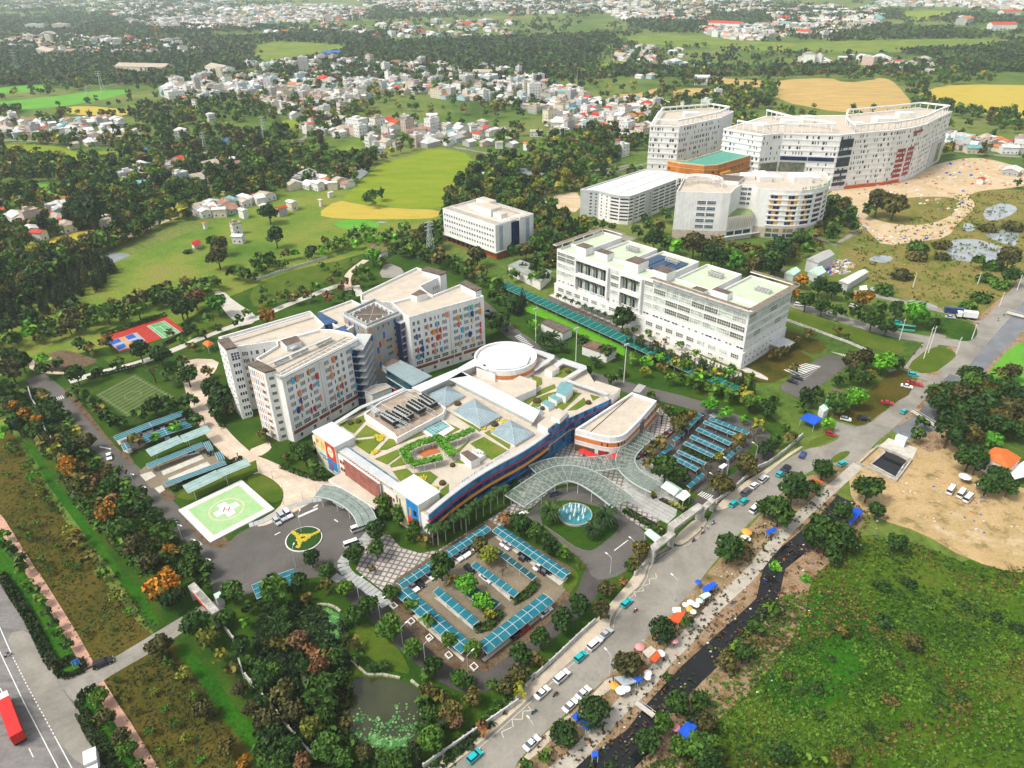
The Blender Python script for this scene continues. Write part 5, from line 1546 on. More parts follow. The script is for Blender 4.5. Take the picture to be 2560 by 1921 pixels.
wall_windows(whosp,sa_,sb_,[(2+k*3.4,5.0,1.6,.9,'pair') for k in range(7)]+[(2+k*3.4,2.0,1.2,1.2,'plain') for k in range(7)],f_white,g_pale2)
sa_,sb_=FC(0,.4),FC(0,36)
wall_windows(whosp,sa_,sb_,[(.5+k*5.8,z,5.5,2.4 if z<23 else 1.7,'wide') for k in range(6) for z in strips]+[(2+k*3.4,9.0,1.3,.8,'pair') for k in range(9)],f_white,g_pale,pick=[g_pale,g_pale,g_pale,g_pale2])
on_wall(whosp,FC(108.6,-.5),FC(-.6,-.5),18,3.6,24,.4,w_lgrey,'entrance_canopy',4)
on_wall(whosp,FC(-.6,-.5),FC(-.6,36),23,3.6,10,.4,w_lgrey,'side_canopy',7)
for s0,t0 in ((28,26),(52,26),(76,26),(3,24)):
 for k in range(10):
  p=FC(s0+2+(k%5)*1.5,t0+(k//5)*2)
  MB().box(p[0]-.5,p[1]-.5,25.4,p[0]+.5,p[1]+.5,26.9).build('air_unit',m_chill,whosp)
m_solar=M('solar_cells',(.025,.07,.16),.25,.25,3)
for k in range(3):
 for j_ in range(9):
  p=rect(FC,50.5+k*6,14+j_*1.9,55.5+k*6,15.7+j_*1.9)
  MB().prism(p,25.2,25.4).build('solar_panel',m_solar,whosp)
FH=frame((-8.2,398.9),(-41.5,434.5))
hos=building('hostel_block',rect(FH,0,0,48,31),'white block with rows of small square windows over an orange ground floor','hostel')
m_hor=M('orange_base_paint',(.58,.11,.02),.75,.2,.4)
blk(FH,.6,.6,47.4,30.4,0,4.2,'base',m_hor,w_roof,hos,0)
blk(FH,-1.6,-1.6,49.6,32.6,4.2,4.6,'ledge',M('blue_ledge',(.12,.2,.32),.6,.2,.5),None,hos,0)
hos_p=[FH(0,0),FH(48,0),FH(48,31),FH(0,31),FH(0,19.5),FH(5,19.5),FH(5,12.5),FH(0,12.5)]
MB().prism(hos_p,4.61,19.6,0,1).build('walls',[w_wall,w_roof],hos)
MB().ring(ccw(hos_p),.4,19.6,20.6).build('parapet',w_wall,hos)
a,b_=FH(48,0),FH(0,0)
wall_windows(hos,a,b_,[(1.2+k*2.32,6.3+r_*3.4,1.15,1.35,'plain') for k in range(20) for r_ in range(4) if not (r_==0 and k<2)],f_white,g_pale2,pick=[g_pale2,g_dark,g_pale2,g_teal])
a,b_=FH(0,0),FH(0,31)
for s0 in (3,24.5):
 on_wall(hos,a,b_,s0,4.7,2.8,14.6,M('pale_blue_panel',(.36,.42,.5),.6,.12,.4),'blue_panel',.12)
 wall_windows(hos,a,b_,[(s0+1.6,6.5+r_*3.4,.7,1.6,'slot') for r_ in range(4)],f_white,g_dark)
on_wall(hos,a,b_,12.6,4.7,6.6,14.6,g_navy,'stair_glazing',.01)
for r_ in range(5):
 on_wall(hos,FH(3.9,12.5),FH(3.9,19.5),.1,6+r_*3.1,6.6,.9,w_wall,'balcony',1.0)
a,b_=FH(47.4,.6),FH(.6,.6)
for k in range(7):
 on_wall(hos,a,b_,2.2+k*4.3,.4,3.2,3.2,m_fan,'garage_bay',.06)
for s0,t0,s1,t1,z in ((16,11,30,20,24),(8,12,15,17,22.5),(30,14,40,20,22),(32,24,44,30,22.5)):
 blk(FH,s0,t0,s1,t1,19.61,z,'roof_house',w_wall,w_roof,hos,0)
b=MB()
for k in range(34):
 b.bar(FH(1.2+k*1.38,.8),FH(1.2+k*1.38,5.5),.3,20.7,20.95)
 b.bar(FH(1.2+k*1.38,26),FH(1.2+k*1.38,30.4),.3,20.7,20.95)
for k in range(16):
 b.bar(FH(.8,6.4+k*1.25),FH(5.4,6.4+k*1.25),.3,20.7,20.95)
b.build('roof_pergola',w_wall2,hos)
b=MB()
for t in (5.5,26):
 b.bar(FH(1,t),FH(47,t),.3,20.96,21.2)
b.build('pergola_beams',w_wall2,hos)
pk=[(48,477.8),(60,473),(66,465.5),(72,461),(78,459.6),(81.5,462.3),(128,511.5),(109,526),(98.5,528.2)]
pkb=building('parking_building',pk,'white parking building with dark horizontal slots and a wide pale sheet roof','parking building')
MB().prism(pk,0,18.2,0,1).build('walls',[w_wall,M('white_sheet_roof',(.74,.74,.71),.5,.06,.1)],pkb)
MB().ring([lerp(centroid(pk),q,1.01) for q in ccw(pk)],.9,17.6,19.0).build('roof_rim',w_lgrey,pkb)
b=MB()
for t in (.36,.68):
 b.bar(lerp(pk[0],pk[5],t),lerp(pk[8],pk[6],t),.5,18.2,18.75)
b.build('roof_ridges',w_wall,pkb)
for a,b_,segs in ((pk[0],pk[1],[(.5,.62),(.8,.88)]),(pk[1],pk[2],[(.2,.3),(.7,.8)]),(pk[2],pk[3],[(.12,.9)]),(pk[3],pk[4],[(.05,.95)]),(pk[4],pk[5],[(.05,.9)]),(pk[5],pk[6],[(.03,.08),(.1,.19),(.34,.43),(.45,.54),(.56,.64),(.66,.75),(.77,.86),(.88,.97)])):
 L=math.hypot(b_[0]-a[0],b_[1]-a[1])
 for r_ in range(7):
  for s0,s1 in segs:
   on_wall(pkb,a,b_,s0*L,2.6+r_*2.25,(s1-s0)*L,.95,m_fan,'dark_slot',.05)
on_wall(pkb,pk[0],pk[1],.05,.1,12.5,17.4,w_lgrey,'grey_bay',.02)
L=math.hypot(pk[6][0]-pk[5][0],pk[6][1]-pk[5][1])
for s0,s1 in ((.0,.025),(.2,.33)):
 on_wall(pkb,pk[5],pk[6],s0*L,.1,(s1-s0)*L,17.4,w_lgrey,'grey_bay',.3)
for r_ in range(7):
 on_wall(pkb,pk[5],pk[6],.27*L,2.4+r_*2.25,.9,.8,m_fan,'small_window',.34)
dl=[(100.9,429.1),(128,424.5),(132.6,424.5),(137.5,434),(144,443),(151,441),(151.2,433.5),(158,430.6),(167,428.2),(176,427.6),(185,430.5),(193.5,436.5),(200,445.5),(204,456),(206,468),(176,472),(162,474.6),(133.4,464.4),(111.8,459.1)]
dh=building('curved_hospital',dl,'white hospital with a curved right wing of dark windows and yellow panels')
w_tan=M('tan_stone_base',(.56,.46,.36),.8,.15,.4)
MB().prism([lerp(centroid(dl),q,1.002) for q in dl],0,6.6).build('base',w_tan,dh)
MB().prism(dl,6.6,28.6,0,1).build('walls',[w_wall,w_roof],dh)
MB().ring(ccw(dl),.5,28.6,30).build('parapet',w_wall,dh)
m_yel=M('amber_panel',(.75,.36,.05),.5,.12,1)
cur=[dl[k] for k in range(7,14)]
cur=smooth(cur,1,False)
for r_ in range(6):
 k=0
 for x,y,a in along(cur,2.0,.05,1.0):
  k+=1
  on_wall(dh,(x,y),(x+math.cos(a)*2,y+math.sin(a)*2),.05,8.6+r_*3.2,1.9,1.9,m_yel if (k<13 and (k*2+r_)%5<2) else (g_dark,g_navy)[k%2],'window_panel',.08)
 line_z=8.0+r_*3.2
b=MB()
for r_ in range(7):
 for p,q in zip(cur,cur[1:]):
  b.bar(p,q,.9,7.7+r_*3.2,8.4+r_*3.2)
b.build('balcony_bands',w_wall,dh)
for x,y,a in along(cur,4.2,.05,1.0):
 for z in (.6,3.8):
  on_wall(dh,(x,y),(x+math.cos(a)*2,y+math.sin(a)*2),.1,z,3.6,2.2,(g_teal,g_pale2)[z>2],'ground_window',.1)
wall_windows(dh,dl[0],dl[1],[(13.0+k*5.8,.7+r_*3.7,5.0,2.0,'wide') for k in range(2) for r_ in range(7)],f_white,g_teal,pick=[g_teal,g_dark,g_teal])
wall_windows(dh,dl[4],dl[5],[(.4,17.5+r_*3.0,3.6,1.7,'grid') for r_ in range(4)]+[(4.5,17.5+r_*3.0,1.8,1.7,'pair') for r_ in range(4)],f_white,g_dark)
low=[(132.6,424.6),(151,431),(151,442.4),(144,444),(137.5,435)]
MB().prism(low,0,15.0,0,1).build('centre_block',[w_wall2,M('terrace_green',(.25,.33,.12),.9,.3,.5)],dh)
for k in range(14):
 on_wall(dh,low[0],low[1],.5+k*1.35,7.6,.25,6.8,w_roof,'facade_fin',.4)
for k in range(3):
 on_wall(dh,low[0],low[1],.8+k*6,3.4,5,2.4,g_dark,'centre_window',.1)
MB().bar(lerp(low[0],low[1],-.3),lerp(low[0],low[1],1.3),3.4,2.7,3.1).build('entrance_canopy',w_lgrey,dh)
rnd=random.Random(2)
for a,b_ in ((dl[0],dl[1]),(dl[18],dl[0]),(dl[7],dl[8])):
 L=math.hypot(b_[0]-a[0],b_[1]-a[1])
 for k in range(int(L/1.9)):
  if a==dl[0] and 12<k*1.9<25:
   continue
  for r_ in range(4):
   on_wall(dh,a,b_,.6+k*1.9,7.2+r_*5.2+(k%3)*1.5,.12,3.4,w_lgrey,'cladding_joint',.03)
b=MB()
for k in range(3):
 c_=(118,444)
 n=20
 for i in range(n):
  a0,a1=PI*1.1*i/n-.3,PI*1.1*(i+1)/n-.3
  r_=8+k*3
  b.tube((c_[0]+r_*math.cos(a0),c_[1]+r_*.8*math.sin(a0),33.5),(c_[0]+r_*math.cos(a1),c_[1]+r_*.8*math.sin(a1),33.5),.35,n=5)
for i in range(12):
 a0=PI*1.1*i/12-.3
 b.tube((118+8*math.cos(a0),444+6.4*math.sin(a0),33.5),(118+14*math.cos(a0),444+11.2*math.sin(a0),33.5),.3,n=5)
 b.tube((118+14*math.cos(a0),444+11.2*math.sin(a0),28.6),(118+14*math.cos(a0),444+11.2*math.sin(a0),33.5),.3,n=5)
b.build('roof_lattice',w_wall2,dh)
MB().prism([(128,452),(143,446),(150,458),(136,464)],28.61,31,0,1).build('roof_house',[w_wall,w_roofd],dh)
for x0,y0,x1,y1,z in ((158,452,166,468,32),(178,448,190,460,32.5),(168,456,174,464,30.5),(192,452,197,462,31),(150,458,157,468,31)):
 MB().box(x0,y0,28.6,x1,y1,z).build('roof_plant',w_wall2,dh)
sgn=along(smooth([(176,427.4),(185,430.3),(193.5,436.3),(200,445.3)],1,False),1.75)
for ch_,(x,y,a) in zip('BV TRUYỀN MÁU HUYẾT',sgn):
 if ch_!=' ':
  lettering(ch_,dh,(x,y,30.2),a,2.2,M('green_letters',(.05,.3,.12),.5,0,1),name='letter')
el=[(111.1,582.9),(132.7,576.2),(173.5,609.2),(191,636.2),(177,655.7),(128,640)]
em=[(162.4,559.5),(184.4,535.3),(201,540.5),(220,536),(239.5,531.5),(252,536),(268,541),(284,545),(301.6,553.3),(318,566),(340,590),(364,615),(345.6,634.4),(272,606.3),(208,606.3)]
cx1=building('white_complex',em,'huge white wavy complex with red window panels, nearly finished, beyond the curved hospital','building complex')
cx2=building('white_complex',el,'white ribbed wing standing left of the wavy complex, behind the orange building','building complex')
def ribbed(root,poly,z,floors,mats,sides,z0=0,seed=1,wstep=3.0):
 MB().prism(poly,z0,z,0,1).build('walls',[w_wall,w_roof],root)
 rr=random.Random(seed)
 n=len(poly)
 b=MB()
 c_=ccw(poly)
 for r_ in range(floors+1):
  zz_=z0+1.5+(z-z0-2)*r_/floors
  b.ring([lerp(centroid(c_),q,1.006) for q in c_],1.6,zz_,zz_+1.0)
 b.build('floor_bands',w_wall,root)
 for i in sides:
  a,b_=poly[i],poly[(i+1)%n]
  L=math.hypot(b_[0]-a[0],b_[1]-a[1])
  for r_ in range(floors):
   zz_=z0+2.8+(z-z0-2)*r_/floors
   h=(z-z0-2)/floors*.52
   k=1.0
   while k<L-2:
    if rr.random()<.55:
     on_wall(root,a,b_,k,zz_,rr.choice((.7,.7,1.4)),h,rr.choice(mats),'window_slit',.05)
    k+=wstep*rr.choice((.6,.6,1.0))
ribbed(cx2,el,39,9,[g_dark,g_dark,g_navy],(0,1),seed=3)
ribbed(cx1,em,40,10,[g_dark,g_navy,g_dark],(0,1,2,3,4,5,6,7,8,9,10),seed=6,wstep=3.4)
m_redp=M('red_window_panel',(.35,.02,.03),.4,.2,1)
a,b_=em[8],em[9]
for r_ in range(6):
 on_wall(cx1,em[7],em[8],9,4.5+r_*3.8,8.5,2.2,m_redp,'red_panel',.5)
 on_wall(cx1,em[8],em[9],.8,4.5+r_*3.8,9,2.2,m_redp,'red_panel',.5)
on_wall(cx1,em[8],em[9],3,35.5,14,1.6,m_redp,'red_panel',.5)
for z,h in ((31,6),(25.5,3.6),(17.5,6.5),(12.5,2.4),(8,2.4),(3.6,2.4)):
 on_wall(cx1,em[4],em[5],.6,z,11.5,h,g_dark,'stair_glazing',.6)
on_wall(cx1,em[1],em[2],2,12,14,8,g_pale2,'glass_hall_window',.6)
on_wall(cx1,em[2],em[3],.5,12,18,8,g_pale2,'glass_hall_window',.6)
on_wall(cx1,em[3],em[4],.4,21.5,18,2.6,g_navy,'dark_strip',.6)
on_wall(cx1,em[2],em[3],.4,21.5,18.8,2.6,g_navy,'dark_strip',.6)
L=math.hypot(em[11][0]-em[10][0],em[11][1]-em[10][1])
on_wall(cx1,em[10],em[11],1,1,L-2,20,w_lgrey,'grey_wall',.9)
on_wall(cx1,em[10],em[11],L*.45,3,L*.3,15,g_pale2,'grey_wall_window',1.0)
on_wall(cx1,em[5],em[6],0,.1,17,2.4,m_hor,'orange_hoarding',.8)
on_wall(cx1,em[6],em[7],0,.1,16,2.4,m_hor,'orange_hoarding',.8)
on_wall(cx1,em[7],em[8],0,.1,18,2.4,m_hor,'orange_hoarding',.8)
def roof_loop(root,line,z,h):
 b=MB()
 for p,q in zip(line,line[1:]):
  b.bar(p,q,1.3,z+h-.5,z+h+.6)
 for x,y,a in along(line,6):
  b.bar((x,y),(x+math.cos(a)*.5,y+math.sin(a)*.5),.5,z,z+h-.5)
 b.build('roof_frame',w_wall,root)
roof_loop(cx1,[(172,560),(186,540),(203,545),(228,540),(238,540)],40,6)
roof_loop(cx1,[(208,604),(222,566),(236,556),(240,545)],40,5.5)
roof_loop(cx1,[(252,540),(270,546),(286,550),(302,558),(320,572),(340,594),(360,614),(345,630),(318,618),(272,602),(258,570),(252,540)],40,5)
roof_loop(cx2,[(115,586),(132,580),(172,612),(187,636),(176,651),(131,637),(115,586)],39,4)
for x,y,w,d,h in ((215,570,12,9,4),(232,580,8,8,5),(290,575,16,10,4),(315,595,12,8,4),(190,560,9,7,4),(150,615,12,9,4),(262,560,9,6,3.5)):
 MB().box(x-w/2,y-d/2,40 if x>180 else 39,x+w/2,y+d/2,(40 if x>180 else 39)+h).build('roof_house',w_wall2,cx1 if x>180 else cx2)
ob=R(1620,240,1.627,'80 262 130 272 180 277 230 283 285 280 440 235 330 212 160 262',25)
orr=building('orange_building',ob,'orange walled building with a flat green roof in front of the white wing','building')
m_orw=M('orange_render',(.6,.2,.03),.75,.22,.25,streak=True)
MB().prism(ob,0,24.4,0,1).build('walls',[m_orw,M('sea_green_roof',(.08,.3,.22),.6,.12,.2)],orr)
MB().ring(ccw(ob),.7,24.4,25.1).build('parapet',M('cream_paint',(.6,.52,.35)),orr)
rnd=random.Random(12)
for i in (0,1,2,3,4):
 a,b_=ob[i],ob[i+1]
 L=math.hypot(b_[0]-a[0],b_[1]-a[1])
 for z in (4,9,14,19):
  on_wall(orr,a,b_,0,z+2.4,L,.25,MATS['cream_paint'],'string_course',.2)
  for k in range(int(L/5)):
   if rnd.random()<.6:
    on_wall(orr,a,b_,1+k*5,z,1.8,1.3,g_dark,'window',.05)
on_wall(orr,ob[4],ob[5],3,8,11,11,m_yel,'yellow_bay',2.5)
# ================================================================== PLANTS
LEAF={'k':M_leaf('leaf_blackish',(.006,.018,.004),(.022,.045,.008)),'d':M_leaf('leaf_dark',(.009,.032,.004),(.04,.1,.012)),'g':M_leaf('leaf_green',(.02,.07,.006),(.085,.18,.016)),'b':M_leaf('leaf_bright',(.03,.15,.006),(.12,.36,.02)),'y':M_leaf('leaf_yellowish',(.07,.1,.008),(.26,.28,.03)),'o':M_leaf('leaf_olive',(.028,.034,.008),(.13,.12,.028)),'r':M_leaf('leaf_reddish',(.05,.028,.014),(.22,.12,.055)),'f':M_leaf('leaf_orange_blossom',(.04,.08,.006),(.62,.21,.012),.2)}
HUE={'k':'blackish green','d':'dark green','g':'mid green','b':'bright green','y':'yellowish green','o':'olive brown','r':'reddish brown','f':'orange blossoming'}
m_bark=M('bark',(.09,.065,.045),.9,.35,3)
m_palmbark=M('pale_palm_bark',(.4,.36,.29),.9,.25,3)
def leaf_quads(r_,lobes,n,s0,s1,flat=.35):
 """n leaf clumps on the outsides of the lobes: corners (n,4,3) and shade (n)."""
 wts=np.array([l[3]**2 for l in lobes])
 pick=r_.choice(len(lobes),n,p=wts/wts.sum())
 L=np.array(lobes)[pick]
 d=r_.normal(size=(n,3))
 d[:,2]=d[:,2]*.8+.25
 d/=np.linalg.norm(d,axis=1)[:,None]
 rad=L[:,3]*(1-.45*r_.random(n)**2)
 c=L[:,:3]+d*rad[:,None]*np.array([1,1,.8])
 nrm=d+r_.normal(size=(n,3))*.55
 nrm/=np.linalg.norm(nrm,axis=1)[:,None]
 t=np.cross(nrm,r_.normal(size=(n,3)))
 t/=np.linalg.norm(t,axis=1)[:,None]
 w=np.cross(nrm,t)
 s=(s0+(s1-s0)*r_.random(n))[:,None]
 k=(.6+.4*r_.random(n))[:,None]
 q=np.stack([c-t*s-w*s*k,c+t*s-w*s*k*.4,c+t*s*.5+w*s*k,c-t*s*.8+w*s*k*.7],1)
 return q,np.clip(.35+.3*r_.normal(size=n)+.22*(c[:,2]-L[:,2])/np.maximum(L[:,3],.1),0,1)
def shape_lobes(kind,r_):
 if kind=='round':
  l=[(0,0,1.25,.72)]
  for i in range(9):
   a,e=i*2.4+r_.random(),r_.uniform(-.2,1.1)
   l.append((math.cos(a)*math.cos(e)*.58,math.sin(a)*math.cos(e)*.58,1.2+math.sin(e)*.6,r_.uniform(.3,.48)))
 elif kind=='tall':
  l=[(0,0,.9+.5*i,.62-.1*abs(i-1.2)) for i in range(4)]
  for i in range(8):
   a=i*2.4
   l.append((math.cos(a)*.45,math.sin(a)*.45,r_.uniform(.8,2.3),r_.uniform(.3,.42)))
 elif kind=='sapling':
  l=[]
  for i in range(7):
   a=i*2.4+r_.random()
   l.append((math.cos(a)*r_.uniform(.1,.65),math.sin(a)*r_.uniform(.1,.65),r_.uniform(.75,1.5),r_.uniform(.2,.38)))
 elif kind=='conifer':
  l=[(r_.normal()*.08,r_.normal()*.08,.5+.42*i,.75*(1-i/10.5)+.06) for i in range(10)]
 elif kind=='ball':
  l=[(0,0,.95,.9)]+[(math.cos(i*2.4)*.35,math.sin(i*2.4)*.35,.9+r_.uniform(-.1,.3),.6) for i in range(6)]
 elif kind=='shrub':
  l=[(0,0,.2,.6)]+[(math.cos(i*2.4)*.5,math.sin(i*2.4)*.5,r_.uniform(.1,.35),r_.uniform(.3,.5)) for i in range(6)]
 else :
  l=[(math.cos(i*2.4)*r_.uniform(.2,.7),math.sin(i*2.4)*r_.uniform(.2,.7),r_.uniform(.9,1.8),.3) for i in range(8)]
 return l
LOD={'round':(620,.085,.17),'tall':(560,.09,.17),'sapling':(150,.07,.15),'conifer':(520,.07,.15),'ball':(900,.06,.12),'shrub':(240,.1,.2),'bare':(70,.05,.1)}
tree_src,NV={},4
for kd in LOD:
 for v in range(NV):
  r_=np.random.default_rng(100+v*17+len(kd)*3)
  lob=shape_lobes(kd,r_)
  n,s0,s1=LOD[kd]
  tree_src[kd,v]=(leaf_quads(r_,lob,n,s0,s1),leaf_quads(r_,lob,46 if kd!='bare' else 24,s0*2.1,s1*2.3),lob)
def quads_mesh(name,q,lf,mats):
 me=bpy.data.meshes.new(name)
 n=len(q)
 me.vertices.add(n*4)
 me.vertices.foreach_set('co',np.ascontiguousarray(q,dtype=np.float32).ravel())
 me.loops.add(n*4)
 me.loops.foreach_set('vertex_index',np.arange(n*4,dtype=np.int32))
 me.polygons.add(n)
 me.polygons.foreach_set('loop_start',np.arange(0,n*4,4,dtype=np.int32))
 for m in mats if isinstance(mats,list) else [mats]:
  me.materials.append(m)
 at=me.attributes.new('leaf','FLOAT','FACE')
 at.data.foreach_set('value',np.asarray(lf,dtype=np.float32))
 me.update()
 me.validate()
 return me
crown_cache,trunk_cache={},{}
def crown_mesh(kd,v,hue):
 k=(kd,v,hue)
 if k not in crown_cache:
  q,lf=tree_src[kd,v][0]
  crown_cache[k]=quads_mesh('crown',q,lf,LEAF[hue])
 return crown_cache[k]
def trunk_mesh(kd,v):
 if (kd,v) not in trunk_cache:
  b=MB()
  h={'conifer':4.2,'tall':1.6,'ball':.7,'shrub':.25}.get(kd,1.0)
  r0={'conifer':.09,'shrub':.05,'sapling':.035}.get(kd,.07)
  b.tube((0,0,0),(0,0,h),r0,r0*.55,6)
  for l in tree_src[kd,v][2][1:7 if kd!='bare' else 9]:
   if kd not in ('conifer','shrub'):
    b.tube((0,0,h*.75),(l[0]*.8,l[1]*.8,l[2]),r0*.5,r0*.2,4,caps=False)
    if kd=='bare':
     for s_ in (-.25,.25):
      b.tube((l[0]*.8,l[1]*.8,l[2]),(l[0]*1.1+s_,l[1]*1.1-s_,l[2]+.3),r0*.2,r0*.06,3,caps=False)
  trunk_cache[kd,v]=b.mesh('trunk',m_bark)
 return trunk_cache[kd,v]
palm_cache={}
def palm_meshes(bushy):
 if bushy in palm_cache:
  return palm_cache[bushy]
 q=[]
 r_=np.random.default_rng(5)
 top=1.0 if bushy else 2.6
 nf=34 if bushy else 15
 for i in range(nf):
  a=i*2.4
  up=r_.uniform(.1,1.2) if bushy else r_.uniform(.0,.8)
  L=1.0 if bushy else .95
  prev=np.array([0,0,top])
  seg=6
  dv=np.array([math.cos(a)*math.cos(up),math.sin(a)*math.cos(up),math.sin(up)])
  side=np.array([-math.sin(a),math.cos(a),0])
  for k in range(seg):
   nx=prev+dv*L/seg
   dv=dv+np.array([0,0,-.28 if bushy else -.34])
   dv/=np.linalg.norm(dv)
   w0,w1=[.05,.13,.17,.17,.13,.08,.02][k:k+2]
   if bushy:
    w0,w1=w0*.75,w1*.75
   dr=np.array([0,0,-.06])
   q.append([prev,nx,nx+side*w1+dr,prev+side*w0+dr])
   q.append([prev-side*w0+dr,nx-side*w1+dr,nx,prev])
   prev=nx
 q=np.array(q)
 lf=np.clip(r_.normal(.3,.25,len(q)),0,1)
 b=MB()
 if bushy:
  b.tube((0,0,0),(0,0,1.0),.1,.09,7)
 else :
  b.tube((0,0,0),(0,0,2.2),.075,.055,7)
  b.tube((0,0,2.2),(0,0,2.6),.055,.04,7)
 palm_cache[bushy]=(quads_mesh('fronds',q,lf,LEAF['d']),b.mesh('trunk',m_bark if bushy else m_palmbark))
 return palm_cache[bushy]
SHAPE={'':'round','t':'tall','s':'sapling','c':'conifer','B':'ball','h':'shrub','x':'bare'}
HGT={'round':1.25,'tall':1.6,'sapling':1.1,'conifer':2.2,'ball':.95,'shrub':.3,'bare':1.3}
ZSC={'conifer':1.0}
PLANTS=[]
def plant(x,y,r,sh,hue,zone):
 PLANTS.append((x,y,r*(1.0 if 'palm' in sh else 1.14),sh,hue,zone))
def trees(c,r,zone,s):
 for tok in s.split(','):
  f=tok.split()
  code=f[0]
  px,py,rp=640*c+float(f[1])/3.456,480*r+float(f[2])/3.456,float(f[3])/3.456
  hue=code[0] if code[0] in HUE else 'o'
  sh=SHAPE[code[1:] if code[0] in HUE else code]
  X,Y=G(px,py,4)
  R_=rp*mpp(X,Y)
  X,Y=G(px,py,R_*HGT[sh])
  plant(X,Y,R_,sh,hue,zone)
def palms(c,r,zone,s,bushy):
 for tok in s.split(','):
  f=[float(k) for k in tok.split()]
  px,py,rp=640*c+f[0]/3.456,480*r+f[1]/3.456,f[2]/3.456
  X,Y=G(px,py,0)
  plant(X,Y,rp*mpp(X,Y),'bushy_palm' if bushy else 'palm','d',zone)
def grove(poly,n,r0,r1,hues,zone,sh='round',gap=.8):
 xs,ys=[q[0] for q in poly],[q[1] for q in poly]
 got,tries=[],0
 while len(got)<n and tries<n*30:
  tries+=1
  x,y=random.uniform(min(xs),max(xs)),random.uniform(min(ys),max(ys))
  r=random.uniform(r0,r1)
  if inside(x,y,poly) and all((x-a)**2+(y-b_)**2>(gap*(r+c_))**2 for a,b_,c_ in got):
   got.append((x,y,r))
   plant(x,y,r,sh,random.choice(hues),zone)
ZW='in the wooded strip left of the compound road'
trees(0,2,ZW,'d 60 60 80,d 160 110 70,f 125 190 45,o 60 200 40,f 215 265 60,f 320 310 55,d 150 370 75,g 300 400 80,d 430 220 100,o 380 110 50,d 540 270 60,g 600 350 55,y 670 420 55,x 530 410 50,o 380 500 70,o 740 500 80,d 620 560 80,y 470 590 70,o 560 640 60,f 580 700 75,f 600 765 60,r 740 720 45,g 820 700 65,d 720 620 60,o 930 740 60,d 1020 780 60,r 840 830 50,o 690 830 70,g 950 870 80,g 1090 880 60,o 770 940 70,r 960 1000 60,g 1130 970 80,d 1210 960 70,o 850 1050 60,f 920 1120 85,d 1240 1060 80,x 1140 1120 60,g 1040 1260 110,d 960 1230 60,y 1250 1270 30,d 1350 1160 75,g 1380 1280 80,g 1480 1250 70,d 1460 1340 70,o 1180 1420 110,f 1450 1430 55,o 1530 1450 50,d 1650 1450 90,d 1640 1570 110,o 1300 1560 90,f 1440 1640 70,d 1780 1600 70,o 660 1360 70,f 670 1310 45,o 790 1510 65,g 890 1640 60,g 1030 1380 70,d 1140 1230 70,d 1420 1520 70,d 1080 1070 70,o 500 500 60')
trees(0,2,'in the young orchard beside the pink footpath','gs 240 710 60,bs 285 800 75,ys 330 890 55,ys 330 940 40,ys 270 1060 35,gs 325 1190 50,gs 230 1310 60,gs 500 1410 50,ys 580 1270 60,gs 470 1080 50,gs 110 570 60,gs 60 540 55,b 20 440 70,gs 180 1230 50,ys 150 920 35,ys 120 890 30,gs 350 1530 60,gs 420 1610 55,gs 600 1560 60,gs 60 780 45,gs 400 1000 55,rs 300 1130 30,os 430 1330 45,gs 680 1590 45')
trees(0,2,'in the hedge row along the pink footpath','g 20 1310 60,d 50 1400 50,d 110 1460 55,d 160 1520 60,g 190 1600 60')
trees(0,3,'in the hedge row along the pink footpath','g 240 70 50,d 295 130 50,g 340 210 60,d 410 320 55,d 460 430 55,g 520 490 50,d 580 610 60,g 850 1060 85,o 910 1240 80,o 1040 1390 75,g 1090 1510 90,d 1210 1640 60')
trees(0,2,'around the football pitch','d 640 80 60,d 720 120 60,d 790 180 65,o 860 230 60,d 910 270 60,d 960 330 60,d 1010 330 60,d 1060 340 50,d 1190 280 70,d 1330 200 80,d 1400 170 70,d 1480 200 70,d 1560 180 70,d 1640 150 70,d 1640 260 60,d 1700 320 60,o 1270 230 50')
trees(0,2,'between the teal car shelters','b 1350 470 50,b 1515 385 60,o 1170 500 70,d 1690 330 60')
trees(0,2,'in the garden left of the ward building','d 1900 120 110,d 1830 60 90,d 1880 220 90,d 2000 80 80,o 1990 230 60')
trees(1,2,'in the garden by the peach walkway','d 420 620 90,d 350 560 60,d 480 580 70,o 260 640 50,d 560 770 60,o 60 440 60,x 120 480 60,d 500 690 60')
trees(1,2,'at the foot of the painted front','gt 1100 1050 85,gt 1230 1150 70,gt 1370 1260 70,o 1450 1350 60,d 1330 1340 40')
trees(1,2,'on the plaza by the arrival court','d 1040 1290 90,d 850 1470 90,g 1040 1440 75,o 1000 1610 40,d 480 1520 75,g 610 1610 80')
trees(1,2,'among the shelters of the cobbled car park','o 1930 1400 80,r 2160 1180 70,y 2010 1480 80,d 1600 1600 110,x 2130 1600 60')
trees(1,3,'among the shelters of the cobbled car park','b 1820 90 100,b 1960 230 90,y 2020 330 60,o 1700 50 60')
trees(2,2,'along the fountain drive','d 70 1220 100,g 210 1300 80,d 320 1400 80,g 450 1470 65,r -20 1180 60,x 590 1550 60,o 1110 1450 85,d 1010 1570 55,o 1060 1560 70')
palms(2,2,'on the fountain island','330 1190 125,800 1240 130,690 1330 100',True)
trees(2,2,'around the motorcycle park','d 1330 740 120,d 1440 790 90,o 1820 880 105,o 2030 720 100,x 1930 560 80,o 1960 480 60,y 1790 640 45,x 1700 740 70,o 1440 370 80,o 1280 520 70,o 1190 590 60,o 1170 700 55,x 1300 250 90,d 1350 220 50,o 1500 300 60,o 1560 270 50,y 2130 370 60,x 2100 430 60,d 2190 560 80')
trees(2,2,'along the upper compound road','b 1720 180 75,b 1850 260 60,b 2000 310 45,g 1210 100 45')
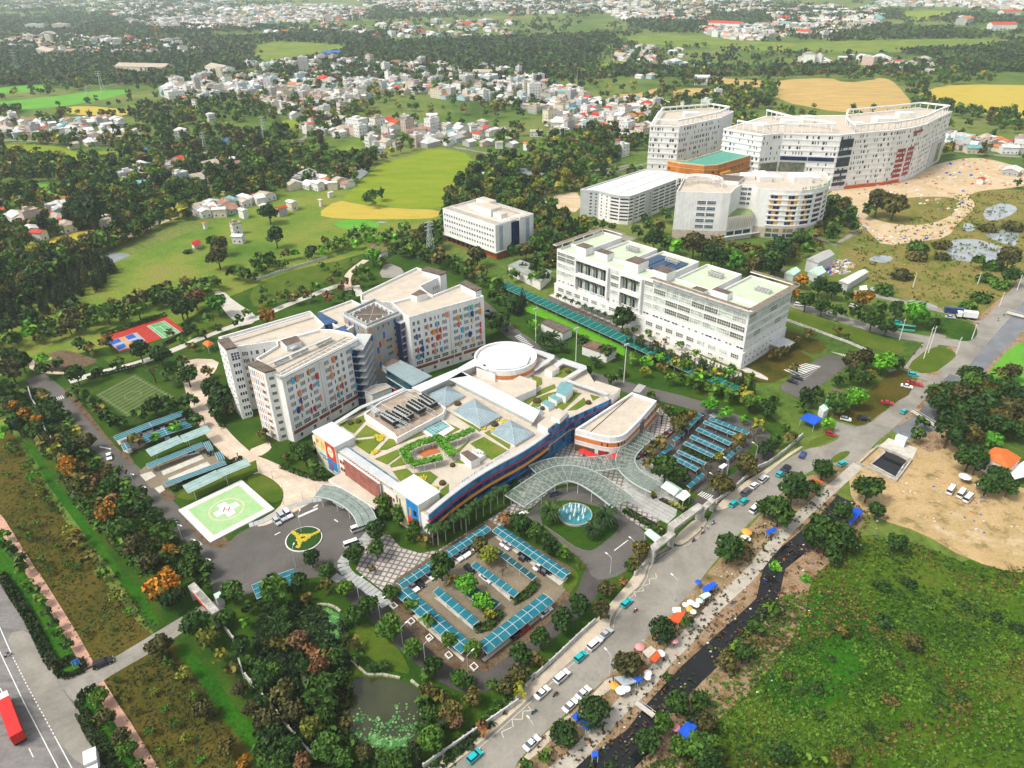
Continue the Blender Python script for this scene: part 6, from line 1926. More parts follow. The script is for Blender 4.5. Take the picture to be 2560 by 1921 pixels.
trees(2,2,'between the main road and the dirt track','d 1870 1440 120,r 1950 1500 70,o 2000 1400 70,d 2190 1080 80')
trees(3,2,'between the main road and the dirt track','d 480 740 95,d 220 920 120,d 390 900 60,d 100 1120 120,d 20 1050 80')
trees(3,2,'by the roadside kiosks','d 340 120 80,d 310 210 70,d 430 90 60,g 600 170 90,b 760 120 90,d 640 240 60,d 560 200 50,b 515 355 55,d 60 490 60,o 190 480 60,g 160 380 45,d 50 130 50')
trees(3,2,'on the canal bank by the dirt lot','d 870 910 120,d 940 1100 75,o 830 900 70,d 640 1120 90,d 480 1290 150,d 620 1350 120,o 700 1330 100,d 1120 1380 90,d 380 1350 90,b 60 1590 50,d 560 1480 80')
trees(3,2,'in the woods round the orange temple','d 1570 420 130,o 1740 450 110,d 1850 200 130,o 2080 250 120,d 2000 380 100,b 1940 490 80,d 1750 640 120,d 1800 700 90,d 1990 800 100,d 1900 880 90,d 2080 900 80,o 1650 140 100,d 1700 250 90,d 2170 130 90,d 1290 450 60,d 1330 340 60,o 2000 300 110,d 2160 420 80,d 1600 60 90,d 1480 200 100,o 1500 110 80,d 1820 340 90,o 1640 330 80,d 1420 60 70,d 2080 60 90,d 1880 20 80,k 1740 560 80')
trees(0,3,'by the lower gate','f 1400 130 130,d 1480 190 110,f 1490 70 90,d 1700 430 130,y 1800 560 100,o 1370 610 110,g 1950 370 80,g 2010 150 100,b 2130 410 50,d 2150 280 60,d 1780 60 70')
trees(0,3,'in the dry orchard below the access road','ys 1010 175 95,bs 1110 310 50,gs 740 480 50,gs 970 450 35,gs 1460 760 65,ys 1580 860 80,ys 1250 880 45,gs 1010 890 45,ys 1330 990 55,gs 1660 1030 65,ys 1080 1060 45,bs 1420 1140 45,os 1160 1160 50,gs 1510 1260 70,o 1760 1170 80,gs 1290 1340 60,ys 1600 1400 70,xs 1860 1330 1'.replace('xs 1860 1330 1','x 1860 1330 60')+',o 1960 1480 80,gs 1400 1500 55,bs 1740 1580 45,f 2100 1620 60,gs 1500 1620 50')
trees(0,3,'along the green strip by the wooded garden','y 1900 700 70,o 2000 820 70,d 2080 620 80,d 2180 750 70,o 2080 980 80,o 2180 1150 80')
ZG='in the wooded garden with the ponds'
trees(1,3,ZG,'g 170 150 130,d 370 60 80,o 600 100 70,g 770 110 80,o 430 200 60,d 240 330 80,g 870 350 85,d 970 260 90,g 1150 460 110,g 1350 640 80,d 1540 790 85,d 1480 840 60,g 1760 910 85,d 1860 930 60,r 370 560 90,r 550 790 90,o 830 600 70,d 700 720 90,d 730 900 80,g 560 1000 150,o 240 1040 110,o 330 1180 110,d 80 930 110,g 50 800 80,y 480 1330 100,o 770 1290 70,g 600 1480 120,g 750 1590 90,o 940 1530 80,d 1250 1600 120,g 1520 1420 120,d 1450 1350 80,d 1500 1200 80,o 1500 1000 80,o 1680 1180 100,r 1720 1260 80,o 1870 1060 80,o 2160 960 80,d 2050 950 60,d 1150 1620 90,o 100 1250 110,d 160 1400 110,d 300 1480 110,r 400 1620 80,d 50 1100 80,g 150 860 90,d 590 1230 90,d 640 1350 60,x 110 590 60,o 200 590 70,d 1430 1080 70,r 1960 1320 60,d 820 1440 60,d 720 1450 60,k 450 1160 80,k 800 980 60,k 560 1150 80,k 400 900 70,d 1080 1560 70,k 1360 1540 80,o 1620 1060 70,k 1590 1300 70,d 880 720 60,k 640 560 50,k 760 500 50,r 480 650 70,o 620 690 60')
palms(1,3,'by the lotus pond','280 480 70,760 450 70,590 660 60,1010 830 65,1110 810 65',True)
trees(1,3,'in the white tree boxes along the ring road','g 1175 150 75,g 1340 260 65,g 1490 400 70,g 1670 560 75,g 1880 640 85')
trees(2,3,'behind the white fence of the main road','d 430 400 100,d 580 270 90,d 250 560 90,d 70 680 95,o 220 730 70,o 770 310 80,o 60 850 95,y 60 1000 70,o 820 120 80,r 960 60 40')
trees(2,3,'on the verge by the street stalls','dB 1300 480 115,d 1510 410 60,o 1000 760 120,dB 700 1180 140,dB 450 1370 120,g 290 1570 65,d 120 1640 60,d 1330 880 45,r 1090 790 60')
trees(2,3,'on the far bank of the black canal','d 1430 1120 110,d 1620 1090 90,g 1300 1290 90,d 1170 1430 105,g 1460 1480 90,g 1640 1470 140,d 1700 1600 120,o 1680 1290 90,o 1850 740 90,d 2000 680 90,g 1950 620 60,d 2120 460 70,k 1540 1240 70')
trees(3,3,'scattered in the wild meadow','g 40 300 70,o 650 480 60,dh 980 80 80,dh 1220 60 70,o 1260 580 80,dh 1000 400 90,dh 440 980 60,oh 180 860 50,dh 880 1310 50,dh 460 1210 60,oh 1050 1080 70,dh 1680 1050 60,g 300 1560 70,g 430 1600 70,o 620 1590 80,d 130 1540 90,dh 1550 150 40,dh 1700 260 60,dh 1830 330 50,dh 1980 360 60,dh 2160 450 60,bh 330 20 50,oh 1140 760 40,dh 560 720 40,oh 1220 1290 50')
palms(3,3,'scattered in the wild meadow','545 460 45,290 1000 40',True)
for i,q in enumerate(nums('360 835 505 725 573 690 648 640 713 600 780 565 848 540 912 455 970 450 430 800 310 830 620 705')):
 X,Y=G(1000+q[0]/3.732,1140+q[1]/3.732)
 plant(X,Y,2.7+random.uniform(-.2,.3),'palm','d','in the row before the curved blue glass front')
for i in range(9):
 q=lerp((400,985),(850,1165),i/8)
 palms(2,1,'in the short row before the white hospital','%f %f 40'%q,False)
palms(2,1,'in the clump by the orange rimmed pump houses','270 1330 85,350 1320 80,420 1390 75,720 1520 70,940 1600 60,300 1400 70',True)
trees(2,1,'by the orange rimmed pump houses','d 850 1400 60,d 800 1380 60,b 170 1160 55,d 610 1300 60,b 1160 1480 55,y 1150 1560 45,o 1290 1520 45,d 640 1560 60,d 860 1620 60,g 1050 1440 50')
trees(2,1,'round the parking building and the white hospital','d 240 180 70,d 300 260 60,d 230 250 60,d 400 310 60,d 440 200 60,d 350 190 50,o 610 260 45,d 690 270 55,d 790 290 40,d 870 310 40,d 1080 350 60,d 1230 420 80,b 1410 470 65,d 1340 460 60,o 1570 480 90,d 1730 560 90,d 1820 590 80,b 1935 630 75,o 2050 640 70,o 120 520 70,d 960 1090 100,d 1160 250 50,d 1330 200 60,o 1650 510 70,d 1480 440 50,o 1260 300 60,d 1180 300 50')
trees(2,1,'in the young row along the lane of the white hospital','g 985 1210 32,g 1060 1190 32,g 1180 1230 40,g 1120 1260 32,o 1240 1330 40,o 1320 1290 25,g 1450 1330 40,g 1370 1390 32,g 1590 1410 40,g 1500 1430 40,g 1650 1490 40,y 1750 1450 22,g 1810 1560 40,g 1900 1530 40,g 1960 1650 40,g 2060 1600 45')
trees(3,1,'in the avenue of the upper road','f 290 770 60,d 440 830 70,d 560 850 75,d 710 910 60,f 830 930 80,d 960 1000 60,d 1110 1040 70,b 1280 1070 100,d 1440 1130 70,f 210 890 60,d 330 950 75,d 470 990 80,d 610 1040 65,d 750 1070 70,d 900 1120 85,d 1030 1160 80')
trees(3,1,'near the curved hospital','d 100 520 90,d 250 430 70,g 280 420 60,d 60 600 100,d 30 670 80,o 150 500 80,d 320 400 60,d 650 120 50,o 950 100 90,d 870 160 60,o 1100 120 100,d 700 240 60,d 740 300 50')
trees(3,1,'by the staff car park','b 1000 1470 100,o 850 1450 80,o 720 1480 80,d 1100 1480 70,d 820 1600 80,f 880 1600 50,d 600 1620 60,d 700 1600 60,o 350 1240 50,o 600 1200 45,d 680 1250 30,o 240 1300 50,o 60 1400 60,o 150 1380 50,o 220 1530 50')
trees(3,1,'in the marsh by the ponds','o 2080 600 90,g 1830 600 60,gh 1900 750 90,gh 2000 800 90,d 2100 730 70,gh 1850 920 90,gh 1720 980 80,oh 1500 460 80,gh 1300 480 90,gh 1950 640 90,oh 2100 300 90,oh 1900 310 80,oh 1300 560 90,oh 1500 560 70,oh 1150 720 90,gh 1000 850 90')
trees(0,1,'on the sunny grass meadow','o 1880 560 90,o 1900 470 70,g 1850 430 60,b 1880 980 80,d 160 130 50,d 780 200 120,d 1130 220 60,dh 1620 520 40')
trees(1,1,'on the sunny grass meadow','d 170 400 70,d 110 180 80,d 1000 60 60,d 1070 20 50,d 20 560 40,d 950 70 40')
trees(0,1,'in the walking park of the hospital','d 1600 1000 100,d 1480 920 80,r 1680 920 90,d 1560 1010 90,g 1780 1120 60,d 1640 1190 60,o 1470 1230 40,o 920 1310 70,d 1210 1390 80,d 1380 1410 90,d 1060 1090 60,g 1190 1020 80,d 1030 1500 60,d 830 1560 60,d 700 1330 60,o 780 1360 50,d 660 1590 80,d 1750 1240 50,d 2060 1120 50,d 1890 1180 40,g 2130 1050 40,o 1580 1470 50,d 1560 1530 60,x 1320 1560 80,d 1620 1590 90,g 1590 1290 50,o 1790 1560 50,d 1470 1600 70,d 380 1540 70,o 100 1560 90,d 190 1480 80,b 380 1470 60,d 80 1420 80,d 500 1480 50,o 1660 1340 40')
trees(1,1,'in the walking park of the hospital','d 710 720 45,o 640 780 45,g 560 640 35,g 700 640 25,g 620 670 25,g 810 600 25,b 1010 560 70,g 920 690 60,d 980 760 50,g 1060 620 40,d 870 710 40,d 1090 600 40,o 760 790 45,r 740 830 40,o 870 790 40,g 510 820 45,d 400 860 40,o 330 920 50,d 260 900 45,o 450 900 50,r 630 920 55,d 740 920 45,d 830 900 40,f 90 1080 75,g 60 860 40,g 150 960 40,o 200 890 30,d 60 940 40,g 270 790 20,d 20 700 35')
LBL_BELT='in the tree belt between the meadow and the walking park'
grove(T(0,1,'-200 1360 300 1140 700 1080 1000 1010 1300 960 1500 870 1800 820 2212 690 2212 800 1900 880 1700 980 1400 1010 1200 1060 900 1180 700 1260 400 1320 -200 1480'),70,2.2,4.2,'gggddoob',LBL_BELT,gap=.62)
grove(T(1,1,'0 660 400 560 700 440 1000 380 1300 380 1480 540 1200 480 900 500 600 580 300 660 0 770'),45,2.2,4.0,'gggddob',LBL_BELT,gap=.62)
grove(T(1,1,'1150 540 1350 600 1560 660 1640 700 1780 760 1960 860 2050 980 2212 1080 2212 1000 1940 740 1700 620 1480 540 1300 480'),42,2.0,4.2,'ddggok','in the hedge of trees behind the right ward wing',gap=.6)
grove(T(1,1,'1990 1140 2160 1180 2130 1260 2050 1240'),6,3,4,'kd','at the right end of the right ward wing',gap=.5)
grove(T(0,1,'-700 1180 0 880 200 720 480 620 700 570 900 590 1040 740 900 860 500 1050 0 1200 -600 1400'),150,1.7,2.7,'kkkdko','in the dense dark plantation beside the country road','conifer',gap=.62)
for i in range(44):
 q=lerp((985,1345),(2080,1760),i/43)
 X,Y=T(2,1,'%f %f'%q)[0]
 plant(X+random.uniform(-.6,.6),Y+random.uniform(-.6,.6),random.uniform(1.2,1.7),'conifer','d' if i%3 else 'k','in the dense cypress row along the teal canopy')
grove(T(2,1,'1100 1450 1500 1560 1900 1659 1300 1659')+T(2,2,'1800 150 2212 330 2212 250 1900 60 1500 -60'),34,1.8,3.2,'gggdby','in the shrubbery below the cypress row',gap=.7)
grove(T(2,1,'-60 1000 120 940 140 1060 0 1100'),10,1.2,2.0,'dk','in the dense cypress row along the teal canopy','conifer',gap=.5)
grove(T(3,1,'480 160 700 120 780 300 500 480 380 560 0 720 -200 700 -100 560 200 480 430 360'),44,2.4,4.4,'dggoo','in the thicket below the curved hospital',gap=.7)
grove(T(2,1,'1480 430 2212 560 2212 700 2050 700 1700 560'),22,2.4,4.0,'dooog','in the thicket below the curved hospital',gap=.75)
grove(T(3,2,'1450 150 1900 -60 2300 -80 2300 500 2080 480 1800 360 1560 330'),26,2.6,4.6,'ddokg','in the woods round the orange temple',gap=.7)
def hedge(line,w,h,label,hue='k'):
 q_,l_=[],[]
 for x,y,a in along(line,.34):
  for k in range(int(3+w*3.2)):
   o_=random.uniform(-w/2,w/2)
   top=random.random()<.6
   c=np.array([x-math.sin(a)*o_,y+math.cos(a)*o_,h+random.uniform(-.1,.12) if top else random.uniform(.1,h)])
   if not top:
    o_=w/2 if random.random()<.5 else -w/2
    c[:2]=(x-math.sin(a)*o_,y+math.cos(a)*o_)
   n_=rng.normal(size=(2,3))
   t=n_[0]/np.linalg.norm(n_[0])
   u=np.cross(t,n_[1])
   u/=np.linalg.norm(u)
   s=random.uniform(.2,.36)
   q_.append([c-t*s-u*s,c+t*s-u*s,c+t*s+u*s,c-t*s+u*s])
   l_.append(random.random())
 ctr=centroid(line)
 q_=np.array(q_)-np.array([ctr[0],ctr[1],0])
 o=put('hedge',quads_mesh('hedge',q_,l_,LEAF[hue]),None,(*ctr,0))
 return tag(o,label,'hedge')
hedge(T(0,3,'20 10 130 180 250 360 350 560 430 730 480 800')+T(0,3,'640 725'),2.2,1.3,'dark clipped hedge along the highway shoulder above the access road','k')
hedge(T(0,3,'490 830 540 880 620 875 735 815 700 730'),1.2,1.0,'dark clipped hedge loop round the blue road sign','k')
hedge(T(0,3,'830 970 740 1010 690 1070 690 1140'),1.3,1.0,'dark clipped hedge curving round the lower corner of the access road','k')
hedge(T(0,3,'715 1190 800 1360 900 1520 1000 1659 1200 2000'),2.4,1.3,'dark clipped hedge along the highway shoulder below the access road','k')
hedge(T(2,2,'965 1110 1120 1200 1310 1310'),1.0,.9,'low dark hedge between the fountain drive and the entrance planter','d')
hedge(R(1580,1020,3.525,'440 360 560 420 700 480'),1.3,1.0,'clipped dark hedge between two rows of teal motorcycle shelters','d')
hedge(T(0,2,'1490 930 1700 820 1900 740 2090 650'),1.8,1.2,'row of clipped conical shrubs between thin teal shelter and glazed shelter','d')
hedge(R(960,1300,2.379,'540 660 620 640 700 555'),2.2,1.2,'dark shrub bed at the lower end of the lower parking island','d')
hedge(R(960,1300,2.379,'765 490 850 450 905 385'),2.2,1.2,'dark shrub bed at the lower end of the upper parking island','d')
hedge(T(0,1,'880 1250 1150 1165 1440 1070'),1.6,1.6,'leafy hedge behind the red and blue sports courts','d')
hedge(T(0,1,'1420 1330 1600 1240 1700 1190'),1.6,1.4,'dark hedge along the lower side of the tennis court','k')
hedge(T(0,1,'760 1620 1000 1560 1230 1500'),1.4,1.1,'long low hedge below the pale garden path','d')
hedge(T(2,2,'10 900 60 880 60 930'),3.0,1.6,'rounded dark shrub at the end of the palm row','d')
hedge(T(1,2,'220 720 400 790 520 830 700 830'),1.6,1.0,'low dark hedge between the garden and the peach walkway','d')
hedge(T(0,2,'1870 300 1930 390'),1.2,1.1,'short clipped hedge beside the upper peach walkway','d')
# ================================================================== COUNTRYSIDE beyond: woods, villages, towns
EXC=[]
for o in list(COL.objects):
 if o.get('kind')=='structure' and o.type=='MESH' and re_name(o.name) in ('rice_field','harvested_field','pond','ploughed_field','fallow_field','country_road','canal','main_road','earth_terraces','side_road','grass_flat','meadow','compound_grass','marsh','construction_yard','dirt_lot','highway','orchard_grass','wild_meadow'):
  me=o.data
  v=[(q.co.x,q.co.y) for q in me.vertices]
  if len(me.polygons)==1:
   EXC.append(v)
  else :
   n=len(v)//2
   EXC.append(v[:n]+v[n:][::-1])
for o in (whosp,hos,pkb,dh,cx1,cx2,orr):
 c=o.location
 r_={whosp:62,hos:36,pkb:60,dh:62,cx1:95,cx2:62,orr:50}[o]
 EXC.append([(c.x+r_*math.cos(i*.7854),c.y+r_*math.sin(i*.7854)) for i in range(8)])
EXC+=[Q('1760 640 1900 560 2110 560 2560 560 2560 960 2200 900 1960 830 1900 740'),Q('150 700 420 560 640 520 760 470 900 560 700 700 300 800'),Q('1490 560 1700 560 2000 700 2000 800 1860 960 1330 760')]
EBOX=[(min(q[0] for q in p),max(q[0] for q in p),min(q[1] for q in p),max(q[1] for q in p),p) for p in EXC]
def blocked(x,y):
 return any(a<=x<=b_ and c<=y<=d and inside(x,y,p) for a,b_,c,d,p in EBOX)
class VNoise:
 def __init__(s,seed,cell):
  s.t=np.random.default_rng(seed).random((64,64))
  s.c=cell
 def __call__(s,x,y):
  x,y=x/s.c,y/s.c
  i,j=math.floor(x),math.floor(y)
  u,v=x-i,y-j
  u,v=u*u*(3-2*u),v*v*(3-2*v)
  g=lambda a,b_:s.t[a%64,b_%64]
  return (g(i,j)*(1-u)+g(i+1,j)*u)*(1-v)+(g(i,j+1)*(1-u)+g(i+1,j+1)*u)*v
n1,n2=VNoise(1,90),VNoise(2,260)
TOWN=[(T(0,0,'1450 720 1700 700 2212 560 2212 860 1750 880 1480 860'),55,.3),(T(1,0,'0 560 340 480 480 540 880 520 1100 560 1450 560 1700 600 2100 620 2212 640 2212 900 1900 870 1500 860 1100 780 900 960 700 1000 200 980 0 900'),260,.3),(T(2,0,'0 640 250 700 560 760 700 880 600 960 300 1010 0 900'),60,.25),(T(2,0,'300 1000 600 880 860 880 1350 880 1350 960 1180 1060 1160 1250 700 1150 340 1180'),70,.2),(T(0,0,'0 1050 250 1060 600 1030 1050 1040 1050 1130 600 1180 0 1200'),34,.12),(T(0,0,'700 1150 1250 1150 1250 1230 900 1260 560 1290'),14,.05),(T(1,0,'300 1020 1300 1060 1700 1100 2200 1120 2212 1290 1700 1260 1000 1280 500 1200'),44,.2),(T(0,0,'1080 1450 1500 1430 2100 1300 2212 1400 1850 1600 1100 1640'),16,.05),(T(0,1,'0 100 900 60 1050 300 800 320 400 380 0 420'),16,.05),(T(0,1,'1700 150 2212 80 2212 420 1900 400 1700 300'),14,.05),(T(1,0,'400 1480 900 1590 800 1659 300 1640'),7,.0),(T(1,1,'0 60 420 80 300 260 0 220'),9,0),(T(3,0,'1500 1190 1900 1230 2300 1260 2300 1350 1900 1300 1480 1280'),24,.1),(T(3,0,'200 490 800 490 1400 520 1500 640 1000 620 300 560'),24,.15),(T(2,0,'900 400 1400 420 1700 560 1300 720 900 700'),22,.05),(T(0,0,'-300 -10 2212 -10 2212 150 1600 190 1000 150 600 60 -300 150'),190,.5),(T(0,0,'1050 180 2212 150 2212 260 1400 260'),130,.4),(T(0,0,'-100 300 600 310 1200 350 1750 380 1700 500 1000 470 500 470 -100 420'),120,.15),(T(1,0,'0 60 300 40 900 60 1000 160 500 200 0 200'),190,.4),(T(1,0,'900 0 2212 20 2212 100 1500 120 950 60'),150,.3),(T(1,0,'100 220 2212 180 2212 330 1200 330 600 300 0 290'),60,.1),(T(2,0,'0 -10 2212 -10 2212 90 1400 150 700 110 0 130'),260,.3),(T(2,0,'1640 260 2212 220 2212 350 1760 350'),70,.3),(T(3,0,'0 60 1000 60 1000 240 500 330 0 330'),140,.3),(T(3,0,'900 -10 2400 -10 2400 100 1600 60 1000 60'),170,.3),(T(2,0,'860 110 1700 150 1700 200 900 170'),50,.2)]
m_hw=[M('house_wall_'+n,c,.85,.2,.6,streak=True) for n,c in (('white',(.78,.77,.73)),('cream',(.7,.63,.48)),('grey',(.45,.45,.43)),('pink',(.62,.47,.4)),('sky',(.42,.58,.66)))]
m_hr={n:M('house_roof_'+n,c,.7,.3,.4) for n,c in (('white',(.72,.71,.68)),('grey',(.42,.4,.37)),('rusty',(.36,.2,.14)),('red',(.58,.05,.02)),('orange',(.62,.2,.05)),('blue',(.03,.16,.5)),('teal',(.16,.4,.4)),('tan',(.5,.42,.32)))}
ROOFS=['white']*12+['grey']*6+['tan']*7+['rusty']*3+['red','red','orange','teal']
HOUSES=[]
def house(x,y,w,d,h,a,wall,roof,style):
 HOUSES.append((x,y,w,d,h,a,wall,roof,style))
for c,r,s in ((1,0,'500 1040 50 red 7 g,470 1085 60 red 6 g,440 1120 80 white 7 f,580 1140 60 white 5 f,1290 1050 70 white 13 f,1520 1020 90 white 9 g,1510 1045 80 red 6 g,1120 1150 60 white 13 f,1110 1190 50 red 8 g,1410 1135 110 rusty 6 g,1060 1300 90 grey 5 g,1960 1070 90 tan 7 h,1590 1190 60 white 9 f,1880 1120 60 white 10 f,2100 1250 60 tan 6 g,960 1040 60 teal 6 g,940 850 60 white 9 g,1430 530 60 white 14 f,410 560 80 white 27 f,1120 590 60 white 18 f,1140 660 50 white 15 f,650 470 150 blue 8 g,1960 640 160 tan 9 g,530 1600 100 white 6 g,660 1600 80 white 6 g,100 740 60 white 18 f,80 610 40 teal 14 f'),(2,0,'190 790 100 white 22 f,120 770 40 white 24 f,1010 930 170 white 6 g,920 960 50 blue 6 g,1280 960 50 blue 6 g,1640 690 120 white 10 g,960 1290 90 white 10 f,910 1250 40 red 11 g,800 1020 80 white 9 f,400 1070 120 white 6 g,210 1150 100 tan 5 g,450 1140 80 white 6 g,1780 800 60 white 8 f,1490 895 60 white 6 g,1250 900 50 white 15 f,1680 890 80 white 8 f,120 1260 40 orange 7 g,340 1200 50 orange 6 g,1060 1120 60 red 6 g,460 810 120 teal 7 g,580 850 90 rusty 5 g'),(0,0,'500 1150 100 white 9 f,1560 1150 90 white 8 h,630 1120 100 white 6 g,920 1090 90 white 6 g,730 1100 40 red 7 g,1110 1190 80 rusty 5 g,1240 1300 70 blue 4 g,1920 1230 110 blue 4 g,1900 1480 60 red 7 h,1550 1540 80 white 6 g,1740 1560 130 grey 5 g,1240 1520 100 grey 5 g,1200 1600 130 teal 6 g,1820 1010 60 white 8 h,1990 1390 80 white 6 g,1900 640 50 white 21 f,1700 720 50 white 18 f,1550 750 60 orange 10 g,1600 860 60 orange 7 g,1690 890 60 rusty 9 g,420 330 50 teal 22 f,1250 590 500 tan 9 g,1900 600 300 tan 9 g,430 450 400 tan 10 g,310 230 140 white 14 f,530 230 120 white 16 f'),(0,1,'150 220 180 white 6 g,420 130 90 white 5 g,600 100 130 white 6 g,340 370 110 red 6 g,250 400 70 white 5 g,440 200 30 red 5 h,900 260 80 tan 5 g,500 290 110 grey 4 g,1900 170 110 white 6 g,2100 180 80 white 6 g,1850 160 60 rusty 6 g,2040 310 80 tan 7 f,2060 400 90 white 5 g,1690 450 55 red 4 g,1770 290 30 orange 4 g,770 90 50 blue 5 g,150 470 40 white 4 g'),(1,1,'90 150 110 white 6 g,220 160 80 red 6 g,310 110 90 white 6 g,560 90 30 white 5 g,1290 375 50 white 4 g,640 20 40 white 4 g'),(3,0,'2080 120 160 red 14 g,1700 180 220 orange 14 g,2020 230 200 red 13 g,310 290 110 red 12 g,1680 160 60 white 12 f,1720 1210 100 orange 7 g,1560 1240 60 teal 9 f,1780 1290 140 teal 5 g,2080 1290 130 white 6 g,2100 1240 50 red 7 h,2110 1480 160 white 4 g,1840 1560 60 red 4 g,1380 570 60 white 7 f,1110 540 60 red 7 g,640 510 70 white 7 g,720 500 40 white 10 h'),(2,0,'1850 220 300 red 14 g,1720 250 90 red 10 g'),(2,1,'1960 240 1 white 4 g')):
 for tok in s.split(','):
  f=tok.split()
  if float(f[2])<5:
   continue
  X,Y=G(640*c+float(f[0])/3.456,480*r+float(f[1])/3.456,float(f[4])*.6)
  w=float(f[2])/3.456*mpp(X,Y)
  house(X,Y,w,min(w*random.uniform(.55,.8),26),float(f[4]),random.choice((-.75,.8,.2,-.2))+random.uniform(-.1,.1),0 if random.random()<.7 else random.randrange(1,3),f[3],f[5])
hg={}
def hfree(x,y,r_):
 i,j=int(x//30),int(y//30)
 for a in (-1,0,1):
  for b_ in (-1,0,1):
   for k in hg.get((i+a,j+b_),()):
    if (x-k[0])**2+(y-k[1])**2<(r_+k[2]*.42)**2:
     return False
 return True
def hadd(k):
 hg.setdefault((int(k[0]//30),int(k[1]//30)),[]).append(k)
for k in HOUSES:
 hadd(k)
for poly,n,tall in TOWN:
 px_,py_=[proj(*q,0) for q in poly],None
 x0,x1,y0,y1=min(q[0] for q in px_),max(q[0] for q in px_),min(q[1] for q in px_),max(q[1] for q in px_)
 got=tries=0
 n=int(n*1.7)
 while got<n and tries<n*12:
  tries+=1
  x,y=G(random.uniform(x0,x1),random.uniform(y0,y1))
  if not inside(x,y,poly) or blocked(x,y):
   continue
  dist=math.hypot(x,y)
  big=1+max(0,dist-900)/1500
  w,d=random.uniform(5,11)*big,random.uniform(6,15)*min(big,1.6)
  if random.random()<.1:
   w,d=w*2,d*1.5
  if not hfree(x,y,w*.42):
   continue
  got+=1
  tl=random.random()<tall*.75
  h=random.uniform(7,13) if tl else random.uniform(3.2,5.5)
  roof=random.choice(ROOFS) if not tl else random.choice(['white','white','grey','tan','white','tan'])
  house(x,y,w,d,h,random.choice((-.75,.8))+random.uniform(-.2,.2),random.choice((0,0,0,0,1,2,3,4)),roof,'f' if tl and roof in ('white','grey','tan') else random.choice('ggggh'))
  hadd(HOUSES[-1])
def house_bits(w,d,h,style):
 """Walls, roof and openings of a house in its own axes."""
 wl,rf,wn=MB(),MB(),[]
 hx,hy=w/2,d/2
 wl.box(-hx,-hy,0,hx,hy,h)
 if style=='f':
  rf.box(-hx-.15,-hy-.15,h,hx+.15,hy+.15,h+.25)
  rf.ring([(-hx-.1,-hy-.1),(hx+.1,-hy-.1),(hx+.1,hy+.1),(-hx-.1,hy+.1)],.3,h+.25,h+.95)
  rf.box(-hx*.5,-hy*.2,h+.25,hx*.1,hy*.6,h+2.6)
 elif style=='h':
  e,rz=.6,h+min(hx,hy)*.6
  k=abs(hx-hy)
  p,q=((-k,0),(k,0)) if hx>hy else ((0,-k),(0,k))
  c=[(-hx-e,-hy-e),(hx+e,-hy-e),(hx+e,hy+e),(-hx-e,hy+e)]
  if hx>hy:
   rf.add([(*z,h) for z in c]+[(*p,rz),(*q,rz)],[(0,1,5,4),(1,2,5),(2,3,4,5),(3,0,4),(3,2,1,0)])
  else :
   rf.add([(*z,h) for z in c]+[(*p,rz),(*q,rz)],[(0,1,4),(1,2,5,4),(2,3,5),(3,0,4,5),(3,2,1,0)])
 else :
  e,rz=.5,h+d*.17
  rf.add([(-hx-e,-hy-e,h-.1),(hx+e,-hy-e,h-.1),(hx+e,0,rz),(-hx-e,0,rz),(hx+e,hy+e,h-.1),(-hx-e,hy+e,h-.1),(-hx-e,-hy-e,h-.25),(hx+e,-hy-e,h-.25),(hx+e,0,rz-.15),(-hx-e,0,rz-.15),(hx+e,hy+e,h-.25),(-hx-e,hy+e,h-.25)],[(0,1,2,3),(3,2,4,5),(7,6,9,8),(8,9,11,10),(0,6,7,1),(5,4,10,11),(1,7,8,2),(2,8,10,4),(6,0,3,9),(9,3,5,11)])
  wl.add([(-hx,-hy,h),(-hx,hy,h),(-hx,0,rz-.16),(hx,-hy,h),(hx,hy,h),(hx,0,rz-.16)],[(1,0,2),(3,4,5)])
 return wl,rf
def scr(k):
 return max(k[2],k[4])/mpp(k[0],k[1])
HOUSES=[k for k in HOUSES if k[1]>250]
HOUSES.sort(key=lambda k:-scr(k))
RN={'white':'white','grey':'grey','rusty':'rusty','red':'bright red','orange':'orange','blue':'blue','teal':'teal','tan':'tan'}
STY={'f':'flat roofed','g':'gabled','h':'hip roofed'}
LANDM=[((-170,560),'near the pale pond'),((-40,640),'beside the green rice field'),((-260,430),'along the country road'),((-420,470),'by the yellow rice fields'),((-200,900),'in the white town'),((60,950),'by the white town'),((140,720),'left of the white ribbed wing'),((60,620),'beyond the mud pond'),((420,640),'beyond the wavy white complex'),((-520,800),'by the far green fields'),((260,1300),'beyond the harvested fields'),((-900,1800),'in the far left suburb'),((0,2200),'in the skyline suburb'),((900,1900),'in the far right suburb'),((-350,650),'in woods left of the rice'),((700,1100),'beyond the golden rice field'),((-700,1200),'near the long tan warehouse')]
def near_landmark(x,y):
 return min(LANDM,key=lambda k:(k[0][0]-x)**2+(k[0][1]-y)**2)[1]
LABELLED=[]
NH=300
rest_w=[MB() for _ in m_hw]
rest_r={n:MB() for n in m_hr}
wpane=[g_dark,g_pale2]
